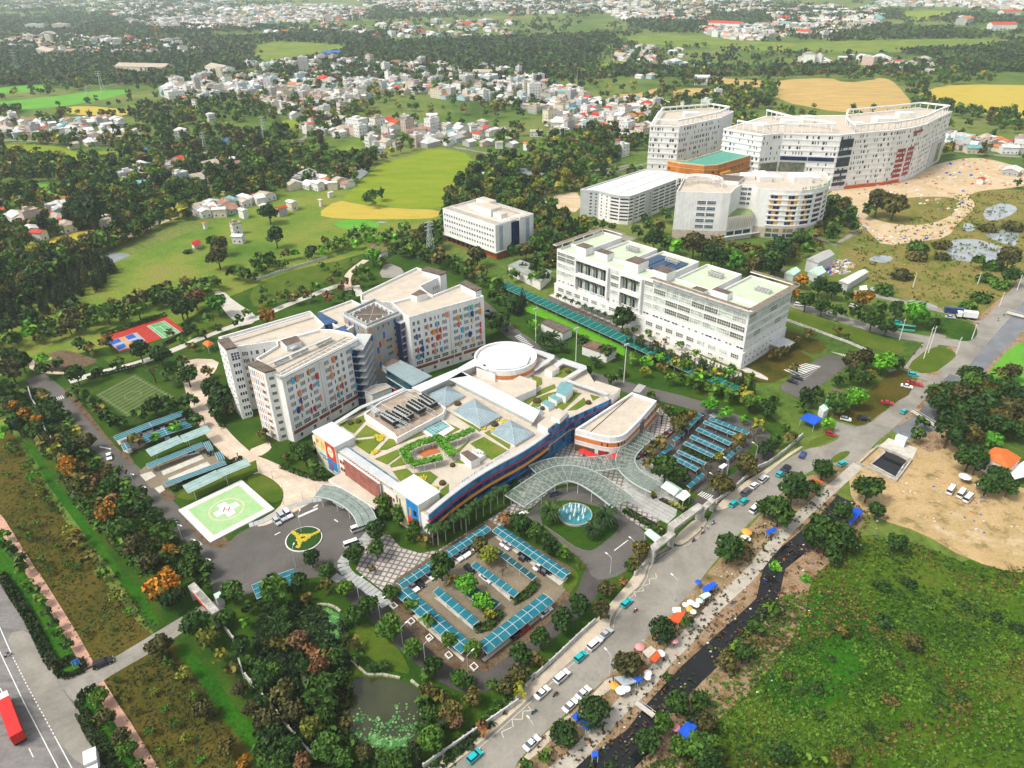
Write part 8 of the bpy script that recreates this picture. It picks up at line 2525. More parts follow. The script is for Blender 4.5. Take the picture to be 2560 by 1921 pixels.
for a in (('pump_house','low white pump house with orange roof rim, beside the bright grass strip','utility building',t(2,1),'245 1135 320 1098 525 1185 440 1228',4,w_wall,w_roofd),('pump_house','low white pump house with orange roof rim, among the palms','utility building',t(2,1),'600 1335 700 1288 910 1365 822 1412',4,w_wall,M('brown_stained_roof',(.22,.13,.09),.9,.4,.5)),('service_block','long low grey roofed block left of the white hospital','utility building',t(2,1),'-40 640 70 590 350 690 250 780',5,w_wall2,M('grey_green_roof',(.33,.36,.31),.9,.3,.3)),('scrap_shed','large grey shed of the scrap yard beyond the avenue','shed',t(3,1),'330 582 480 510 578 540 430 618',7,w_lgrey,M('grey_sheet_roof',(.45,.45,.42),.6,.15,.4),'gable'),('scrap_shed','pale green roofed shed in the scrap yard','shed',t(3,1),'345 690 410 650 505 690 430 728',4,w_lgrey,m_palegr,'gable'),('scrap_shed','white roofed shed at the right corner of the scrap yard','shed',t(3,1),'610 770 790 680 870 690 690 800',4,w_lgrey,w_wall2,'gable'),('scrap_shed','pale roofed shed at the left end of the scrap yard','shed',t(3,1),'140 705 200 660 285 680 220 725',4,w_lgrey,m_palegr,'gable'),('kiosk','small white kiosk on the edge of the marsh road','kiosk',t(3,1),'790 820 850 810 860 850 795 855',3.5,w_wall,w_wall),('temple','orange tiled temple hall among the trees beside the sandy lot','temple',t(3,2),'1845 615 1960 545 2190 640 2090 745',5.5,w_wall2,m_tile,'hip'),('awning','white and red awning beside the orange temple','awning',t(3,2),'2075 745 2215 670 2280 790 2130 830',3.2,w_wall,w_wall,'flat',True),('kiosk','roadside kiosk under a blue sheet roof at the cypress row','kiosk',t(3,2),'275 300 345 255 472 302 400 362',3,w_wall,m_tarpb,'flat',True),('guard_house','green walled guard house with dark flat roof by the brown grass','guard house',t(3,2),'500 118 565 38 648 70 570 152',3.6,M('green_wall_paint',(.15,.42,.24),.8,.15,.5),w_roofd),('guard_house','small white hut below the green guard house','hut',t(3,2),'440 205 480 180 525 220 480 250',3.2,w_wall,m_palegr),('awning','pale green curved awning at the end of the glass canopy','awning',t(2,2),'1285 892 1370 845 1475 912 1400 968',4,w_wall,m_palegr,'gable',True),('awning','white awning next to the pale green awning','awning',t(2,2),'1402 972 1462 918 1545 962 1480 1015',3.4,w_wall,w_wall,'gable',True),('ticket_booth','pale green roofed ticket booth behind the slatted gate','booth',t(2,2),'1142 1292 1190 1258 1292 1335 1240 1375',3,w_wall,m_palegr,'flat',True),('ticket_booth','pale green roofed booth behind the lower gate','booth',t(0,3),'1845 165 1900 140 1930 175 1870 205',3,w_wall,m_palegr),('shelter_roof','small white roof among the bare trees by the motorcycle park','shelter',t(2,2),'1785 720 1830 692 1862 705 1818 738',3,w_wall,w_wall,'flat',True),('pavilion','small orange roofed pavilion in the ring garden','pavilion',t(0,1),'1745 1310 1800 1280 1850 1310 1795 1345',3.4,w_wall,m_tile,'hip',True),('hut','small white house with orange rim at the end of the tree belt','house',t(1,1),'960 480 1020 455 1140 510 1080 530',3.6,w_wall,M('brown_stained_roof',(.22,.13,.09))),('shelter_roof','narrow pale green roof beside the canal footbridge','shelter',t(3,2),'1100 455 1120 435 1208 468 1190 500',2.8,w_wall,m_palegr),('greenhouse','long shed roofs of the farm beside the green rice field','farm shed',t(1,0),'1890 1520 1960 1490 2200 1500 2190 1560',5,w_wall2,M('pale_sheet_roof',(.6,.6,.54),.6,.2,.2)),('tarpaulin_shelter','blue striped tarpaulin shelter on the canal bank by the dirt lot','tarpaulin shelter',t(3,2),'705 1060 800 1090 820 1110 700 1235',2.5,w_wall,m_tarpb,'flat',True),('tarpaulin_shelter','blue tarpaulin lean to between two round clipped trees','tarpaulin shelter',t(2,3),'515 1215 560 1180 680 1305 640 1335',2.5,w_wall,m_tarpb,'flat',True),('tarpaulin_shelter','large blue tarpaulin over the hut on the far canal bank','tarpaulin shelter',t(2,3),'1430 1345 1590 1190 1605 1290 1525 1425',2.8,w_wall,m_tarpb,'flat',True),('tarpaulin_shelter','tiny blue roof on the canal bank at the bottom edge','tarpaulin shelter',t(2,3),'690 1525 742 1515 745 1565 692 1572',2,w_wall,m_tarpb,'flat',True),('market_stall','stall under blue and white sheets at the top of the stall row','market stall',t(2,3),'1640 105 1740 55 1778 85 1680 150',2.5,w_wall,m_tarpb,'flat',True),('market_stall','stall under a beige sheet with orange hem near the stall row top','market stall',t(2,3),'1620 175 1690 140 1720 170 1660 205',2.4,w_wall,m_palegr,'flat',True),('market_stall','stall under an orange red sheet beside the big verge tree','market stall',t(2,3),'1350 375 1420 320 1500 320 1440 420',2.5,w_wall,m_tarpo,'flat',True),('market_stall','stall under a grey white sheet above the orange one','market stall',t(2,3),'1385 280 1455 275 1460 320 1390 325',2.5,w_wall,w_wall,'flat',True),('market_stall','stall under a grey beige sheet beside the pink parasol','market stall',t(2,3),'1125 660 1200 610 1250 650 1180 720',2.5,w_wall,w_roof,'flat',True),('market_stall','stall under a bright orange sheet in the lower stall group','market stall',t(2,3),'1185 720 1260 655 1285 700 1235 755',2.4,w_wall,m_tarpo,'flat',True),('market_stall','stall under patched grey blue sheets below the orange leaved tree','market stall',t(2,3),'880 880 1000 865 1080 920 970 960',2.4,w_wall,m_tarpg,'flat',True),('market_stall','stall under a dark blue sheet right of the patched grey sheets','market stall',t(2,3),'1040 880 1120 880 1130 895 1085 930',2.4,w_wall,m_tarpb,'flat',True),('market_stall','stall under an orange sheet above the verge tree at the road fork','market stall',t(3,2),'360 850 395 820 475 850 430 880',2.4,w_wall,m_tarpo,'flat',True),('market_stall','stall under a blue sheet beside the shaded verge trees','market stall',t(3,2),'-20 1275 60 1240 75 1270 0 1305',2.4,w_wall,m_tarpb,'flat',True),('field_hut','bright red roofed field hut on the sunny meadow','hut',t(0,1),'1648 450 1700 422 1740 440 1690 470',3.5,w_wall,M('red_sheet_roof',(.6,.02,.02),.5,.1,1),'gable',True)):
 shed(*a)
umb_m={}
def parasol(x,y,r_,h,m,label,name='parasol',group=None):
 root=empty(name,(x,y,0),random.random(),label,'parasol',group)
 if m.name not in umb_m:
  umb_m[m.name]=MB().lathe((0,0,0),[(1,0),(.98,.05),(.5,.32),(.03,.5)],8).mesh('canopy',m)
  umb_m['pole']=MB().tube((0,0,0),(0,0,1),.03,n=5).mesh('pole',m_steel)
 put('canopy',umb_m[m.name],root,(0,0,h-.4),0,(r_,r_,r_*.8))
 put('pole',umb_m['pole'],root,scale=(1,1,h))
m_red_p=M('red_awning',(.6,.02,.02))
for i,q in enumerate(nums('180 800 250 830 310 860 490 870 560 857')):
 X,Y=R(1420,960,4.758,'%f %f'%q,2.6)[0]
 parasol(X,Y,1.7,2.9,m_red_p,'%s red parasol before the white annex, counted from the blue glass'%ORD[i])
for f,x,y,n,m,lb in ((2,1105,610,1.5,'pink','pink parasol beside the cars at the stall group'),(2,1285,665,1.4,'white','white parasol right of the bright orange sheet'),(2,1405,555,1.2,'pink','pink parasol between the dirt track and the verge tree'),(2,1175,835,1.2,'white','upper white parasol beside the dirt track'),(2,1172,872,1.0,'white','lower white parasol beside the dirt track'),(2,885,945,1.4,'orange','orange parasol left of the white ones'),(2,940,985,1.5,'white','left one of two white parasols below the patched sheets'),(2,985,965,1.4,'white','right one of two white parasols below the patched sheets'),(2,1545,225,1.2,'white','white and violet parasol in the upper stalls'),(2,1500,245,1.1,'cream','cream parasol in the upper stalls'),(2,1610,50,1.1,'blue','blue parasol at the top of the upper stalls'),(2,1590,245,1.2,'white','white parasol next to the orange square cloth'),(2,1535,280,1.2,'orange','orange square parasol in the upper stalls'),(2,1410,1300,1.4,'pink','pale pink parasol beside the large blue tarpaulin'),(2,1620,210,1.2,'teal','teal parasol in the upper stalls'),(2,1565,305,1.1,'cream','cream square parasol at the end of the upper stalls')):
 X,Y=T(f,3,'%f %f'%(x,y),2.3)[0]
 parasol(X,Y,n*.85,2.5,{'pink':M('pink_cloth',(.72,.3,.3),.7,.2,3),'white':w_wall,'orange':M('amber_cloth',(.75,.36,.06),.7,.2,3),'cream':w_wall2,'blue':m_tarpb,'teal':m_palegr}[m],lb)
for x,y,lb in ((1705,800,'white round parasol at the edge of the sandy lot, left one'),(1845,875,'white round parasol at the edge of the sandy lot, right one')):
 parasol(*T(3,2,'%f %f'%(x,y),2.3)[0],2,2.6,w_wall,lb)
for x,y,lb in ((2030,1275,'yellow parasol among the verge trees above the stalls'),(2020,1330,'white parasol among the verge trees above the stalls')):
 parasol(*T(2,2,'%f %f'%(x,y),2.3)[0],1.6,2.5,M('amber_cloth',(.75,.36,.06)) if 'yellow' in lb else w_wall,lb)
def gate(label,f,q,h,thick,sign=None):
 p=ccw(f(q,h))
 i0=0 if math.dist(p[0],p[1])>math.dist(p[1],p[2]) else 1
 p=p[i0:]+p[:i0]
 root=empty('gate_canopy',(*centroid(p),0),0,label,'gate')
 c1=M('stained_concrete',(.5,.48,.43),.9,.35,.6)
 for a,b_ in ((0,.3),(.7,1)):
  MB().prism([lerp(p[0],p[1],a),lerp(p[0],p[1],b_),lerp(p[3],p[2],b_),lerp(p[3],p[2],a)],h-thick,h).build('roof_slab',c1,root)
 for k in range(9):
  a=.3+.4*(k+.2)/9
  MB().prism([lerp(p[0],p[1],a),lerp(p[0],p[1],a+.022),lerp(p[3],p[2],a+.022),lerp(p[3],p[2],a)],h-thick,h-.02).build('roof_slat',c1,root)
 for a in (0,.96):
  MB().prism([lerp(p[0],p[1],a+.001),lerp(p[0],p[1],a+.04),lerp(p[3],p[2],a+.04),lerp(p[3],p[2],a+.001)],0,h-thick).build('pillar',c1,root)
 for e in (0,3):
  MB().bar(lerp(p[e],p[e],0),p[1 if e==0 else 2],.25,h-thick,h-.05).build('edge_beam',c1,root)
 if sign:
  MB().bar(lerp(p[sign],p[1 if sign==0 else 2],.25),lerp(p[sign],p[1 if sign==0 else 2],.8),.3,h-thick-.6,h-.06).build('red_sign',m_red_p,root)
gate('grey slatted gate roof with a red sign at the fountain drive exit',t(2,2),'1180 1412 1362 1270 1412 1296 1232 1442',5.5,.7,3)
gate('long grey gate roof over stone walls at the main entrance',t(2,2),'1348 1212 1608 1030 1660 1056 1402 1246',6,1.2)
gate('slatted grey end of the main entrance roof beside the zebra crossing',t(2,2),'1628 1066 1722 984 1762 1000 1668 1088',5,.7)
gate('stained slatted gate roof over the lower access road',lambda s,h:R(440,1440,7.933,s,h),'240 200 355 125 850 680 720 760',5.5,.7,3)
def wall(label,line,h,m,w=.3,gap=2.6,cat='wall',name='boundary_wall'):
 root=empty(name,(*centroid(line),0),0,label,cat)
 c=centroid(line)
 pan=MB().box(0,-w/2,.0,gap-.35,w/2,h-.15).mesh('wall_panel',m)
 pil=MB().box(-.22,-w*.8,0,.22,w*.8,h).mesh('pillar',m)
 for x,y,a in along(line,gap):
  put('wall_panel',pan,root,(x-c[0]+.22*math.cos(a),y-c[1]+.22*math.sin(a),0),a)
  put('pillar',pil,root,(x-c[0],y-c[1],0),a)
m_fence=M('whitewashed_concrete',(.62,.61,.57),.85,.3,.7)
wall('white fence between the pavement and the wooded garden',Q('1060 1921 1279 1770')+T(2,3,'150 930 380 720 600 510 700 420'),1.8,m_fence,cat='fence')
wall('white fence beside the motorcycle park pavement',T(2,2,'1765 1030 1900 930 2000 840 2120 740 2212 700')+T(3,2,'150 590 270 480'),1.8,m_fence,cat='fence')
wall('white fence by the fountain drive exit',T(2,2,'1060 1660 1160 1560 1240 1500'),1.8,m_fence,cat='fence')
wall('low grey boundary wall through the dark trees of the wooded garden',T(1,3,'0 980 150 1160 280 1330 470 1550'),2,m_fence)
wall('pale boundary wall running down from the lower gate',T(0,3,'1890 360 1960 480 2060 620'),2,m_fence)
wall('pale boundary wall among the shaded trees below the lower gate',T(0,3,'2075 760 2100 850 2209 985'),2,m_fence)
wall('pale boundary wall at the top of the wooded strip',T(0,2,'255 60 280 150 345 250 400 420 450 490'),2,m_fence)
wall('white pillared fence behind the parking building',T(2,0,'600 1590 800 1520 1000 1470 1170 1430'),2.2,m_fence,gap=5,cat='fence')
wall('white pillared fence round the earth terraces',T(2,0,'300 1659 450 1620')+T(2,1,'60 100 300 0'),2.2,m_fence,gap=5,cat='fence')
wall('pale wall along the far side of the walking park',T(1,1,'0 770 200 700 400 640 600 580'),1.6,m_fence)
wall('low wall beside the avenue lawn',T(3,1,'150 1110 400 1200 700 1310 880 1390'),1.2,m_fence,cat='fence')
def pole(name,label,cat,base,h,parts,group=None):
 root=empty(name,(*base,0),0,label,cat,group)
 for n,b,m in parts:
  put(n,b,root)
lampm={}
def lamps(f,s,h,group,label,ang):
 if h not in lampm:
  c,sn=1.6,.3
  lampm[h]=(MB().tube((0,0,0),(0,0,h),.11,.07,6).tube((0,0,h),(c,0,h+.5),.06,.05,5).mesh('pole',m_steel),MB().box(c-.1,-.16,h+.42,c+.75,.16,h+.56).mesh('lamp_head',m_lamp))
 for i,(x,y) in enumerate(nums(s)):
  X,Y=f('%f %f'%(x,y))[0]
  root=empty('street_lamp',(X,Y,0),ang,None,None)
  put('pole',lampm[h][0],root)
  put('lamp_head',lampm[h][1],root)
  tag(root,'%s %s'%(ORD[i],label),'street lamp',group)
lamps(t(2,3),'840 880 1402 220 185 1480',8,'lamps of the main road','street lamp on the stall side of the main road, from the stall groups down',2.2)
lamps(t(1,3),'890 190 1075 370 1268 590 1462 735 1832 835',6,'lamps of the ring road','street lamp along the ring road, counted from the plaza',.8)
lamps(t(2,2),'1855 790 1735 930 1050 1500 850 1640 2100 660',6,'lamps of the entrance area','street lamp about the entrance, motorcycle park ones first',2.3)
lamps(t(0,2),'1270 1010 1575 1345 1690 1470 1820 1640 1170 900',6,'lamps of the compound road','street lamp along the compound road beside the wooded strip',-.6)
lamps(t(1,2),'395 1290 345 1590',7,'lamps of the arrival court','street lamp of the arrival court, roundabout one first',1.5)
lamps(t(1,2),'40 770 145 820 235 930 245 1060 405 1000 530 960',3.2,'lamp posts of the peach walkway','short lamp post on the peach walkway',0)
def pylon(c,r,bx,by,ty,label,kind='pole',w=.22):
 X,Y=T(c,r,'%f %f'%(bx,by))[0]
 want=480*r+ty/3.456
 h=min((i*.5 for i in range(6,130)),key=lambda z:abs(proj(X,Y,z)[1]-want))
 root=empty({'pole':'utility_pole','mast':'light_mast','pylon':'power_pylon','crane':'tower_crane'}[kind],(X,Y,0),.6,label,{'pole':'utility pole','mast':'light mast','pylon':'pylon','crane':'crane'}[kind])
 m=w_wall2 if kind!='crane' else M('crane_orange',(.55,.22,.08),.6,.1,1)
 if kind in ('pole','mast'):
  put('mast',MB().tube((0,0,0),(0,0,h),w,w*.6,7).mesh('mast',m),root)
  b=MB().box(-1.0,-.1,h-.9,1.0,.1,h-.7) if kind=='pole' else MB().box(-1.2,-.2,h-.2,1.2,.2,h+.5)
  put('cross_arm' if kind=='pole' else 'lamp_frame',b.mesh('cross_arm',m_steel),root)
 else :
  b=MB()
  wd=h*.1 if kind=='pylon' else 1.0
  n=9
  lv=lambda i:(wd*(1-.8*i/n) if kind=='pylon' else wd,h*i/n)
  for i in range(n):
   (a0,z0),(a1,z1)=lv(i),lv(i+1)
   for sx,sy in ((1,1),(1,-1),(-1,-1),(-1,1)):
    b.tube((a0*sx,a0*sy,z0),(a1*sx,a1*sy,z1),.14,n=4,caps=False)
    b.tube((a0*sx,a0*sy,z0),(a1*sy,-a1*sx,z1),.09,n=3,caps=False)
  put('lattice',b.mesh('lattice',m_steel if kind=='pylon' else m),root)
  b=MB()
  for z in ((.78,.88,.98) if kind=='pylon' else (.97,)):
   L=h*.13 if kind=='pylon' else h*.5
   b.box(-L,-.15,h*z-.15,L if kind=='pylon' else L*.3,.15,h*z+.3)
  put('cross_arms' if kind=='pylon' else 'jib',b.mesh('cross_arms',m_steel if kind=='pylon' else m),root)
for a in ((2,1,205,1300,1020,'tall light mast left of the upper pump house','mast'),(2,1,550,1480,1185,'tall light mast between the two pump houses','mast'),(2,1,965,1650,1325,'tall light mast right of the lower pump house','mast'),(3,1,1250,830,710,'utility pole in the middle of the marsh'),(3,1,1810,800,695,'utility pole in the upper right of the marsh'),(3,1,2150,850,715,'utility pole at the far right of the marsh'),(3,1,2000,990,865,'utility pole beside the canal road above the coach'),(3,1,1345,1440,1170,'left pole of the pair on the grass triangle'),(3,1,1385,1390,1160,'right pole of the pair on the grass triangle'),(3,1,1760,1275,1150,'utility pole on the wooded triangle by the junction'),(3,1,1625,1405,1255,'utility pole at the right tip of the grass triangle'),(3,1,1135,1280,1100,'utility pole beside the green and white bus'),(1,1,1515,570,255,'lattice power pylon beside the hostel block','pylon'),(1,0,85,1230,1010,'lattice power pylon above the country road','pylon'),(0,0,895,800,615,'lattice power pylon on the far grey field','pylon'),(0,0,775,890,750,'lattice power pylon behind the far yellow field','pylon'),(0,0,1785,1340,1145,'lattice power pylon in the woods left of the country road','pylon'),(0,0,170,650,430,'lattice power pylon at the far left edge','pylon'),(0,0,1367,375,245,'left orange tower crane on the skyline','crane'),(0,0,1872,350,205,'right orange tower crane on the skyline','crane'),(2,0,560,780,610,'pale mast at the right end of the town','mast'),(2,0,1345,640,520,'pale mast in the woods beyond the town','mast'),(0,1,1960,150,0,'pale lamp mast among the trees by the country road','mast')):
 pylon(*a)
fc=T(2,2,'545 1140')[0]
fr=5.4
isl=smooth(T(2,2,'230 1200 290 1050 430 1005 560 1015 700 1055 830 1085 930 1220 900 1290 720 1430 640 1450 520 1400 380 1290'),1)
MB().prism(isl,.03,.2,0,1).build('fountain_island',[m_kerb,m_lawn2],kind='structure')
fo=empty('fountain',(*fc,0),0,'round fountain with white jets in a blue green basin between bushy palms','fountain')
MB().lathe((*fc,0),[(fr,0),(fr,.8),(fr-.35,.8),(fr-.35,.5)],36).build('basin',m_kerb,fo)
MB().lathe((*fc,.4),[(fr-.36,0),(fr-.36,.2)],36).build('water',M_water('pool_water',(.03,.22,.25),.1,.4),fo)
m_spray=M('white_spray',(.8,.84,.85),.9,.05,2)
for x,y,h in ((0,0,4.5),(1.2,.6,3.6),(-1.1,.8,3.6),(2.3,-.6,4),(-.4,-1.2,3),(-2.6,.4,2),(3.2,.8,2.2),(.8,-3,1.8),(-1.8,-2.4,1.8),(2.4,-2.3,2.2),(-3.4,1.8,1.8),(1.4,3.2,1.8),(-1.4,3.4,2.0)):
 b=MB()
 b.lathe((fc[0]+x,fc[1]+y,.6),[(.42,0),(.36,h*.3),(.2,h*.7),(.05,h)],8)
 b.build('jet',m_spray,fo,True)
rc_=T(1,2,'415 1345')[0]
ro=empty('roundabout',(*rc_,0),0,'round planted island with a yellow flower figure in the arrival court','flower bed')
MB().lathe((*rc_,0),[(5.5,0),(5.5,.35),(5.2,.35),(5.2,.2)],32).build('kerb',w_wall2,ro)
MB().lathe((*rc_,.2),[(5.2,0),(5.1,.35),(4.4,.5)],32).build('green_bed',M('clipped_groundcover',(.02,.08,.008),.9,.4,4),ro)
b=MB()
def petals(p,q,w):
 for i in range(int(math.dist(p,q)/.3)+1):
  c=lerp(p,q,min(1,i*.3/max(.01,math.dist(p,q))))
  for j in range(5):
   x,y=c[0]+random.uniform(-w,w),c[1]+random.uniform(-w,w)
   b.lathe((rc_[0]+x,rc_[1]+y,.6),[(.3,0),(.32,.2),(.1,.35)],5)
for p,q,w in (((-3.8,2.6),(-1.6,.6),.4),((1.4,.6),(4.2,2.8),.4),((-.6,-1.2),(-.7,-4.0),.5),((-1.6,.6),(-1.2,-1.0),.6),((-1.2,-1.0),(.8,-.8),.6),((.8,-.8),(1.4,.6),.6),((-1.4,1.0),(1.2,1.1),.4)):
 petals(p,q,w)
b.build('yellow_flowers',M('yellow_foliage',(.62,.5,.04)),ro)
for q,lb in (('1268 1008 1300 996 1522 1090 1475 1112','dark planter trough on the upper side of the entrance forecourt'),('1180 935 1225 945 1250 985 1215 998','small dark planter at the end of the glass canopy'),('958 1102 998 1078 1322 1262 1292 1300','long dark planter trough on the lower side of the entrance forecourt')):
 p=T(2,2,q)
 root=empty('planter',(*centroid(p),0),0,lb,'planter')
 MB().ring(ccw(p),.3,0,.7).build('trough',m_fan,root)
 MB().prism(inset(ccw(p),.3),0,.45).build('soil',m_fan,root)
 q_,l_=[],[]
 cc=centroid(p)
 for k in range(260):
  c=np.array([random.uniform(min(z[0] for z in p),max(z[0] for z in p)),random.uniform(min(z[1] for z in p),max(z[1] for z in p)),random.uniform(.5,1.1)])
  if inside(c[0],c[1],inset(ccw(p),.4)) and random.random()<.7:
   t_,u_=rng.normal(size=3)*.3,rng.normal(size=3)*.3
   q_.append([c-t_-u_-(*cc,0),c+t_-u_-(*cc,0),c+t_+u_-(*cc,0),c-t_+u_-(*cc,0)])
   l_.append(random.random())
 put('plants',quads_mesh('plants',np.array(q_),l_,LEAF['y']),root)
for i,q in enumerate(('1155 262 1190 298 1230 272 1195 235','1305 402 1340 436 1380 405 1345 370','1463 540 1498 580 1538 548 1500 510','1630 690 1665 730 1705 700 1668 660','1845 790 1885 832 1925 798 1885 755')):
 p=T(1,3,q)
 root=empty('tree_box',(*centroid(p),0),0,'%s white square tree box along the ring road, counted from the plaza'%ORD[i],'tree box')
 MB().ring(ccw(p),.22,0,.6).build('rim',w_wall,root)
 MB().prism(inset(ccw(p),.22),0,.4).build('soil',m_soil,root)
pit=T(3,2,'875 705 1010 592 1200 680 1105 830')
ou=T(3,2,'770 700 940 545 1245 665 1110 850')
cu=empty('culvert',(*centroid(ou),0),0,'square concrete culvert pit with dark water beside the road junction','culvert')
c1=M('stained_concrete',(.5,.48,.43))
MB().ring(ccw(ou),.5,0,.9).build('rim_wall',c1,cu)
MB().ring(ccw(pit),.5,0,.8).build('pit_wall',c1,cu)
MB().flat(pit,Z[0]+.03).build('dark_water',m_canal,cu)
MB().flat(T(3,2,'960 545 1040 470 1290 560 1245 660'),Z[0]+.02).build('deck',m_concrete,cu)
MB().prism(T(3,2,'1010 596 1120 640 1195 682 1170 712 1000 640'),.1,.85).build('tunnel_lintel',m_fan,cu)
for c,r,q,lb,w in ((3,2,'1240 245 1460 385','narrow concrete footbridge over the upper canal',1.6),(2,3,'1070 1110 1225 1225','plank footbridge over the black canal',1.2),(3,1,'2060 1050 2212 1090','small bridge over the grey canal at the right edge',3)):
 p=T(c,r,q)
 root=empty('footbridge',(*centroid(p),0),0,lb,'footbridge')
 MB().bar(p[0],p[1],w,.5,.75).build('deck',m_concrete,root)
 for s_ in (-1,1):
  d=math.atan2(p[1][1]-p[0][1],p[1][0]-p[0][0])
  o_=(-math.sin(d)*w/2*s_,math.cos(d)*w/2*s_)
  MB().bar((p[0][0]+o_[0],p[0][1]+o_[1]),(p[1][0]+o_[0],p[1][1]+o_[1]),.08,1.4,1.5).build('handrail',m_steel,root)
p=T(0,3,'655 830 715 800')
rs=empty('road_sign',(*centroid(p),0),0,'blue direction sign on posts inside the hedge loop','road sign')
MB().bar(p[0],p[1],.12,2.0,3.8).build('board',M('sign_blue',(.01,.2,.6),.4,.05,1),rs)
for k_ in p:
 MB().tube((*k_,0),(*k_,3.6),.07,n=5).build('post',m_steel,rs)
d=math.atan2(p[1][1]-p[0][1],p[1][0]-p[0][0])
for i in range(2):
 MB().bar((p[0][0]+.6+.09*math.sin(d),p[0][1]+.1-.09*math.cos(d)),(p[1][0]-.6,p[1][1]-.15),.03,2.5+i*.6,2.7+i*.6).build('lettering',w_wall,rs)
def canopy(label,line,w,h,m,n_across,step=2.2,frame=True):
 line=smooth(line,2,False)
 root=empty('glass_canopy',(*centroid(line),0),0,label,'canopy')
 pts_=along(line,step)
 ws=[w]*len(pts_)
 b=MB()
 for (x0,y0,a0),(x1,y1,a1) in zip(pts_,pts_[1:]):
  for k in range(n_across):
   e0,e1=-w/2+w*k/n_across,-w/2+w*(k+1)/n_across
   f_=lambda x,y,a,e:(x-math.sin(a)*e,y+math.cos(a)*e)
   q=[f_(x0,y0,a0,e0+.05),f_(x1,y1,a1,e0+.05),f_(x1,y1,a1,e1-.05),f_(x0,y0,a0,e1-.05)]
   MB().prism([lerp(centroid(q),z,.97) for z in q],h,h+.06).build('glass_sheet',m,root)
  b.bar((x0+math.sin(a0)*w/2,y0-math.cos(a0)*w/2),(x0-math.sin(a0)*w/2,y0+math.cos(a0)*w/2),.14,h-.32,h-.02)
  for s_ in (-1,1):
   b.bar((x0-math.sin(a0)*w/2*s_,y0+math.cos(a0)*w/2*s_),(x1-math.sin(a1)*w/2*s_,y1+math.cos(a1)*w/2*s_),.18,h-.36,h+.1)
 b.build('frame',m_steel,root)
 pl=MB().tube((0,0,0),(0,0,h-.3),.14,n=6).mesh('column',m_steel)
 for x,y,a in pts_[1::3]:
  for s_ in (-.42,.42):
   put('column',pl,root,(x-math.sin(a)*w*s_-root.location[0],y+math.cos(a)*w*s_-root.location[1],0))
canopy('clear glass canopy sweeping over the drop off before the blue glass front',T(2,2,'20 1010 180 900 330 800 480 760 640 800 800 900 980 1040',5),8.5,5.0,m_clearroof,4)
canopy('clear glass canopy from the blue glass entrance to the restaurant corner',T(2,2,'200 760 380 690 560 700 760 690 930 660',4.6),8,4.6,m_clearroof,4)
canopy('clear glass canopy bending past the restaurant down to the gate',T(2,2,'1180 420 1060 520 970 620 990 730 1110 830 1260 900',4.2),6.5,4.2,m_clearroof,3)
canopy('greenish glass canopy curving round the arrival court',T(1,2,'540 920 680 940 820 1010 930 1110 970 1230',4.4),6.0,4.4,M_clear('green_canopy_glass',(.27,.33,.3),.75),3)
m_walkroof=M('grey_walkway_slabs',(.4,.42,.4),.7,.2,.6)
for ln,w in ((T(1,2,'-40 1220 60 1190 260 1080 420 1020 560 1000'),2.2),(T(1,2,'985 1290 900 1400 790 1480 740 1560 800 1660')+T(1,3,'900 60 1060 180 1130 260'),3.2)):
 ln=smooth(ln,1,False)
 for x,y,a in along(ln,1.5):
  MB().bar((x-math.cos(a)*.68,y-math.sin(a)*.68),(x+math.cos(a)*.68,y+math.sin(a)*.68),w,.04,.16).build('paving_slab',m_walkroof,kind='structure')
# ================================================================== WEEDS of the meadows, rubble and litter on the banks
def tufts(name,polys,n,r0,r1,h,hues,keep=None):
 Qs,Ls,Mi=[],[],[]
 for poly,share in polys:
  xs,ys=[q[0] for q in poly],[q[1] for q in poly]
  k=0
  while k<n*share:
   x,y=random.uniform(min(xs),max(xs)),random.uniform(min(ys),max(ys))
   u,v=proj(x,y,0)
   k+=.2
   if not (-40<u<2600 and v<1980) or not inside(x,y,poly):
    continue
   k+=.8
   if VN1(x,y)<random.random()*.75:
    continue
   r_=random.uniform(r0,r1)
   c=rng.normal(size=(5,3))*np.array([r_*.5,r_*.5,0])+np.array([x,y,0])
   c[:,2]=rng.uniform(.1,h,5)
   nr=rng.normal(size=(5,3))+np.array([0,0,1.2])
   nr/=np.linalg.norm(nr,axis=1)[:,None]
   t=np.cross(nr,rng.normal(size=(5,3)))
   t/=np.linalg.norm(t,axis=1)[:,None]
   w=np.cross(nr,t)
   s_=rng.uniform(.3,.7,5)[:,None]*r_
   Qs.append(np.stack([c-t*s_-w*s_,c+t*s_-w*s_*.6,c+t*s_*.7+w*s_,c-t*s_+w*s_*.8],1))
   Ls.append(np.clip(rng.normal(.4,.3,5),0,1))
   hi_=int(VN2(x,y)*len(hues)*1.2+random.uniform(-.6,.6))%len(hues)
   Mi.append(np.full(5,hi_,dtype=np.int32))
 me=quads_mesh(name,np.concatenate(Qs),np.concatenate(Ls),[LEAF[k] for k in hues])
 me.polygons.foreach_set('material_index',np.concatenate(Mi))
 tag(put(name,me),kind='stuff')
VN1,VN2=VNoise(11,9),VNoise(12,22)
tufts('meadow_weeds',[(Q('2000 1480 2150 1340 2300 1360 2440 1420 2560 1420 2700 1500 2700 1990 1480 1990 1700 1880 1780 1690 1900 1510'),1)],15000,.22,.6,.5,'gdgodg')
tufts('marsh_reeds',[(Q('2100 560 2200 590 2400 480 2560 480 2560 640 2520 740 2300 760 2170 700'),1)],2400,.3,.9,.8,'oygogy')
tufts('bank_weeds',[([*ribbon(canal,26)[0],*ribbon(canal,26)[1][::-1]],1)],3600,.2,.5,.5,'rorrog',None)
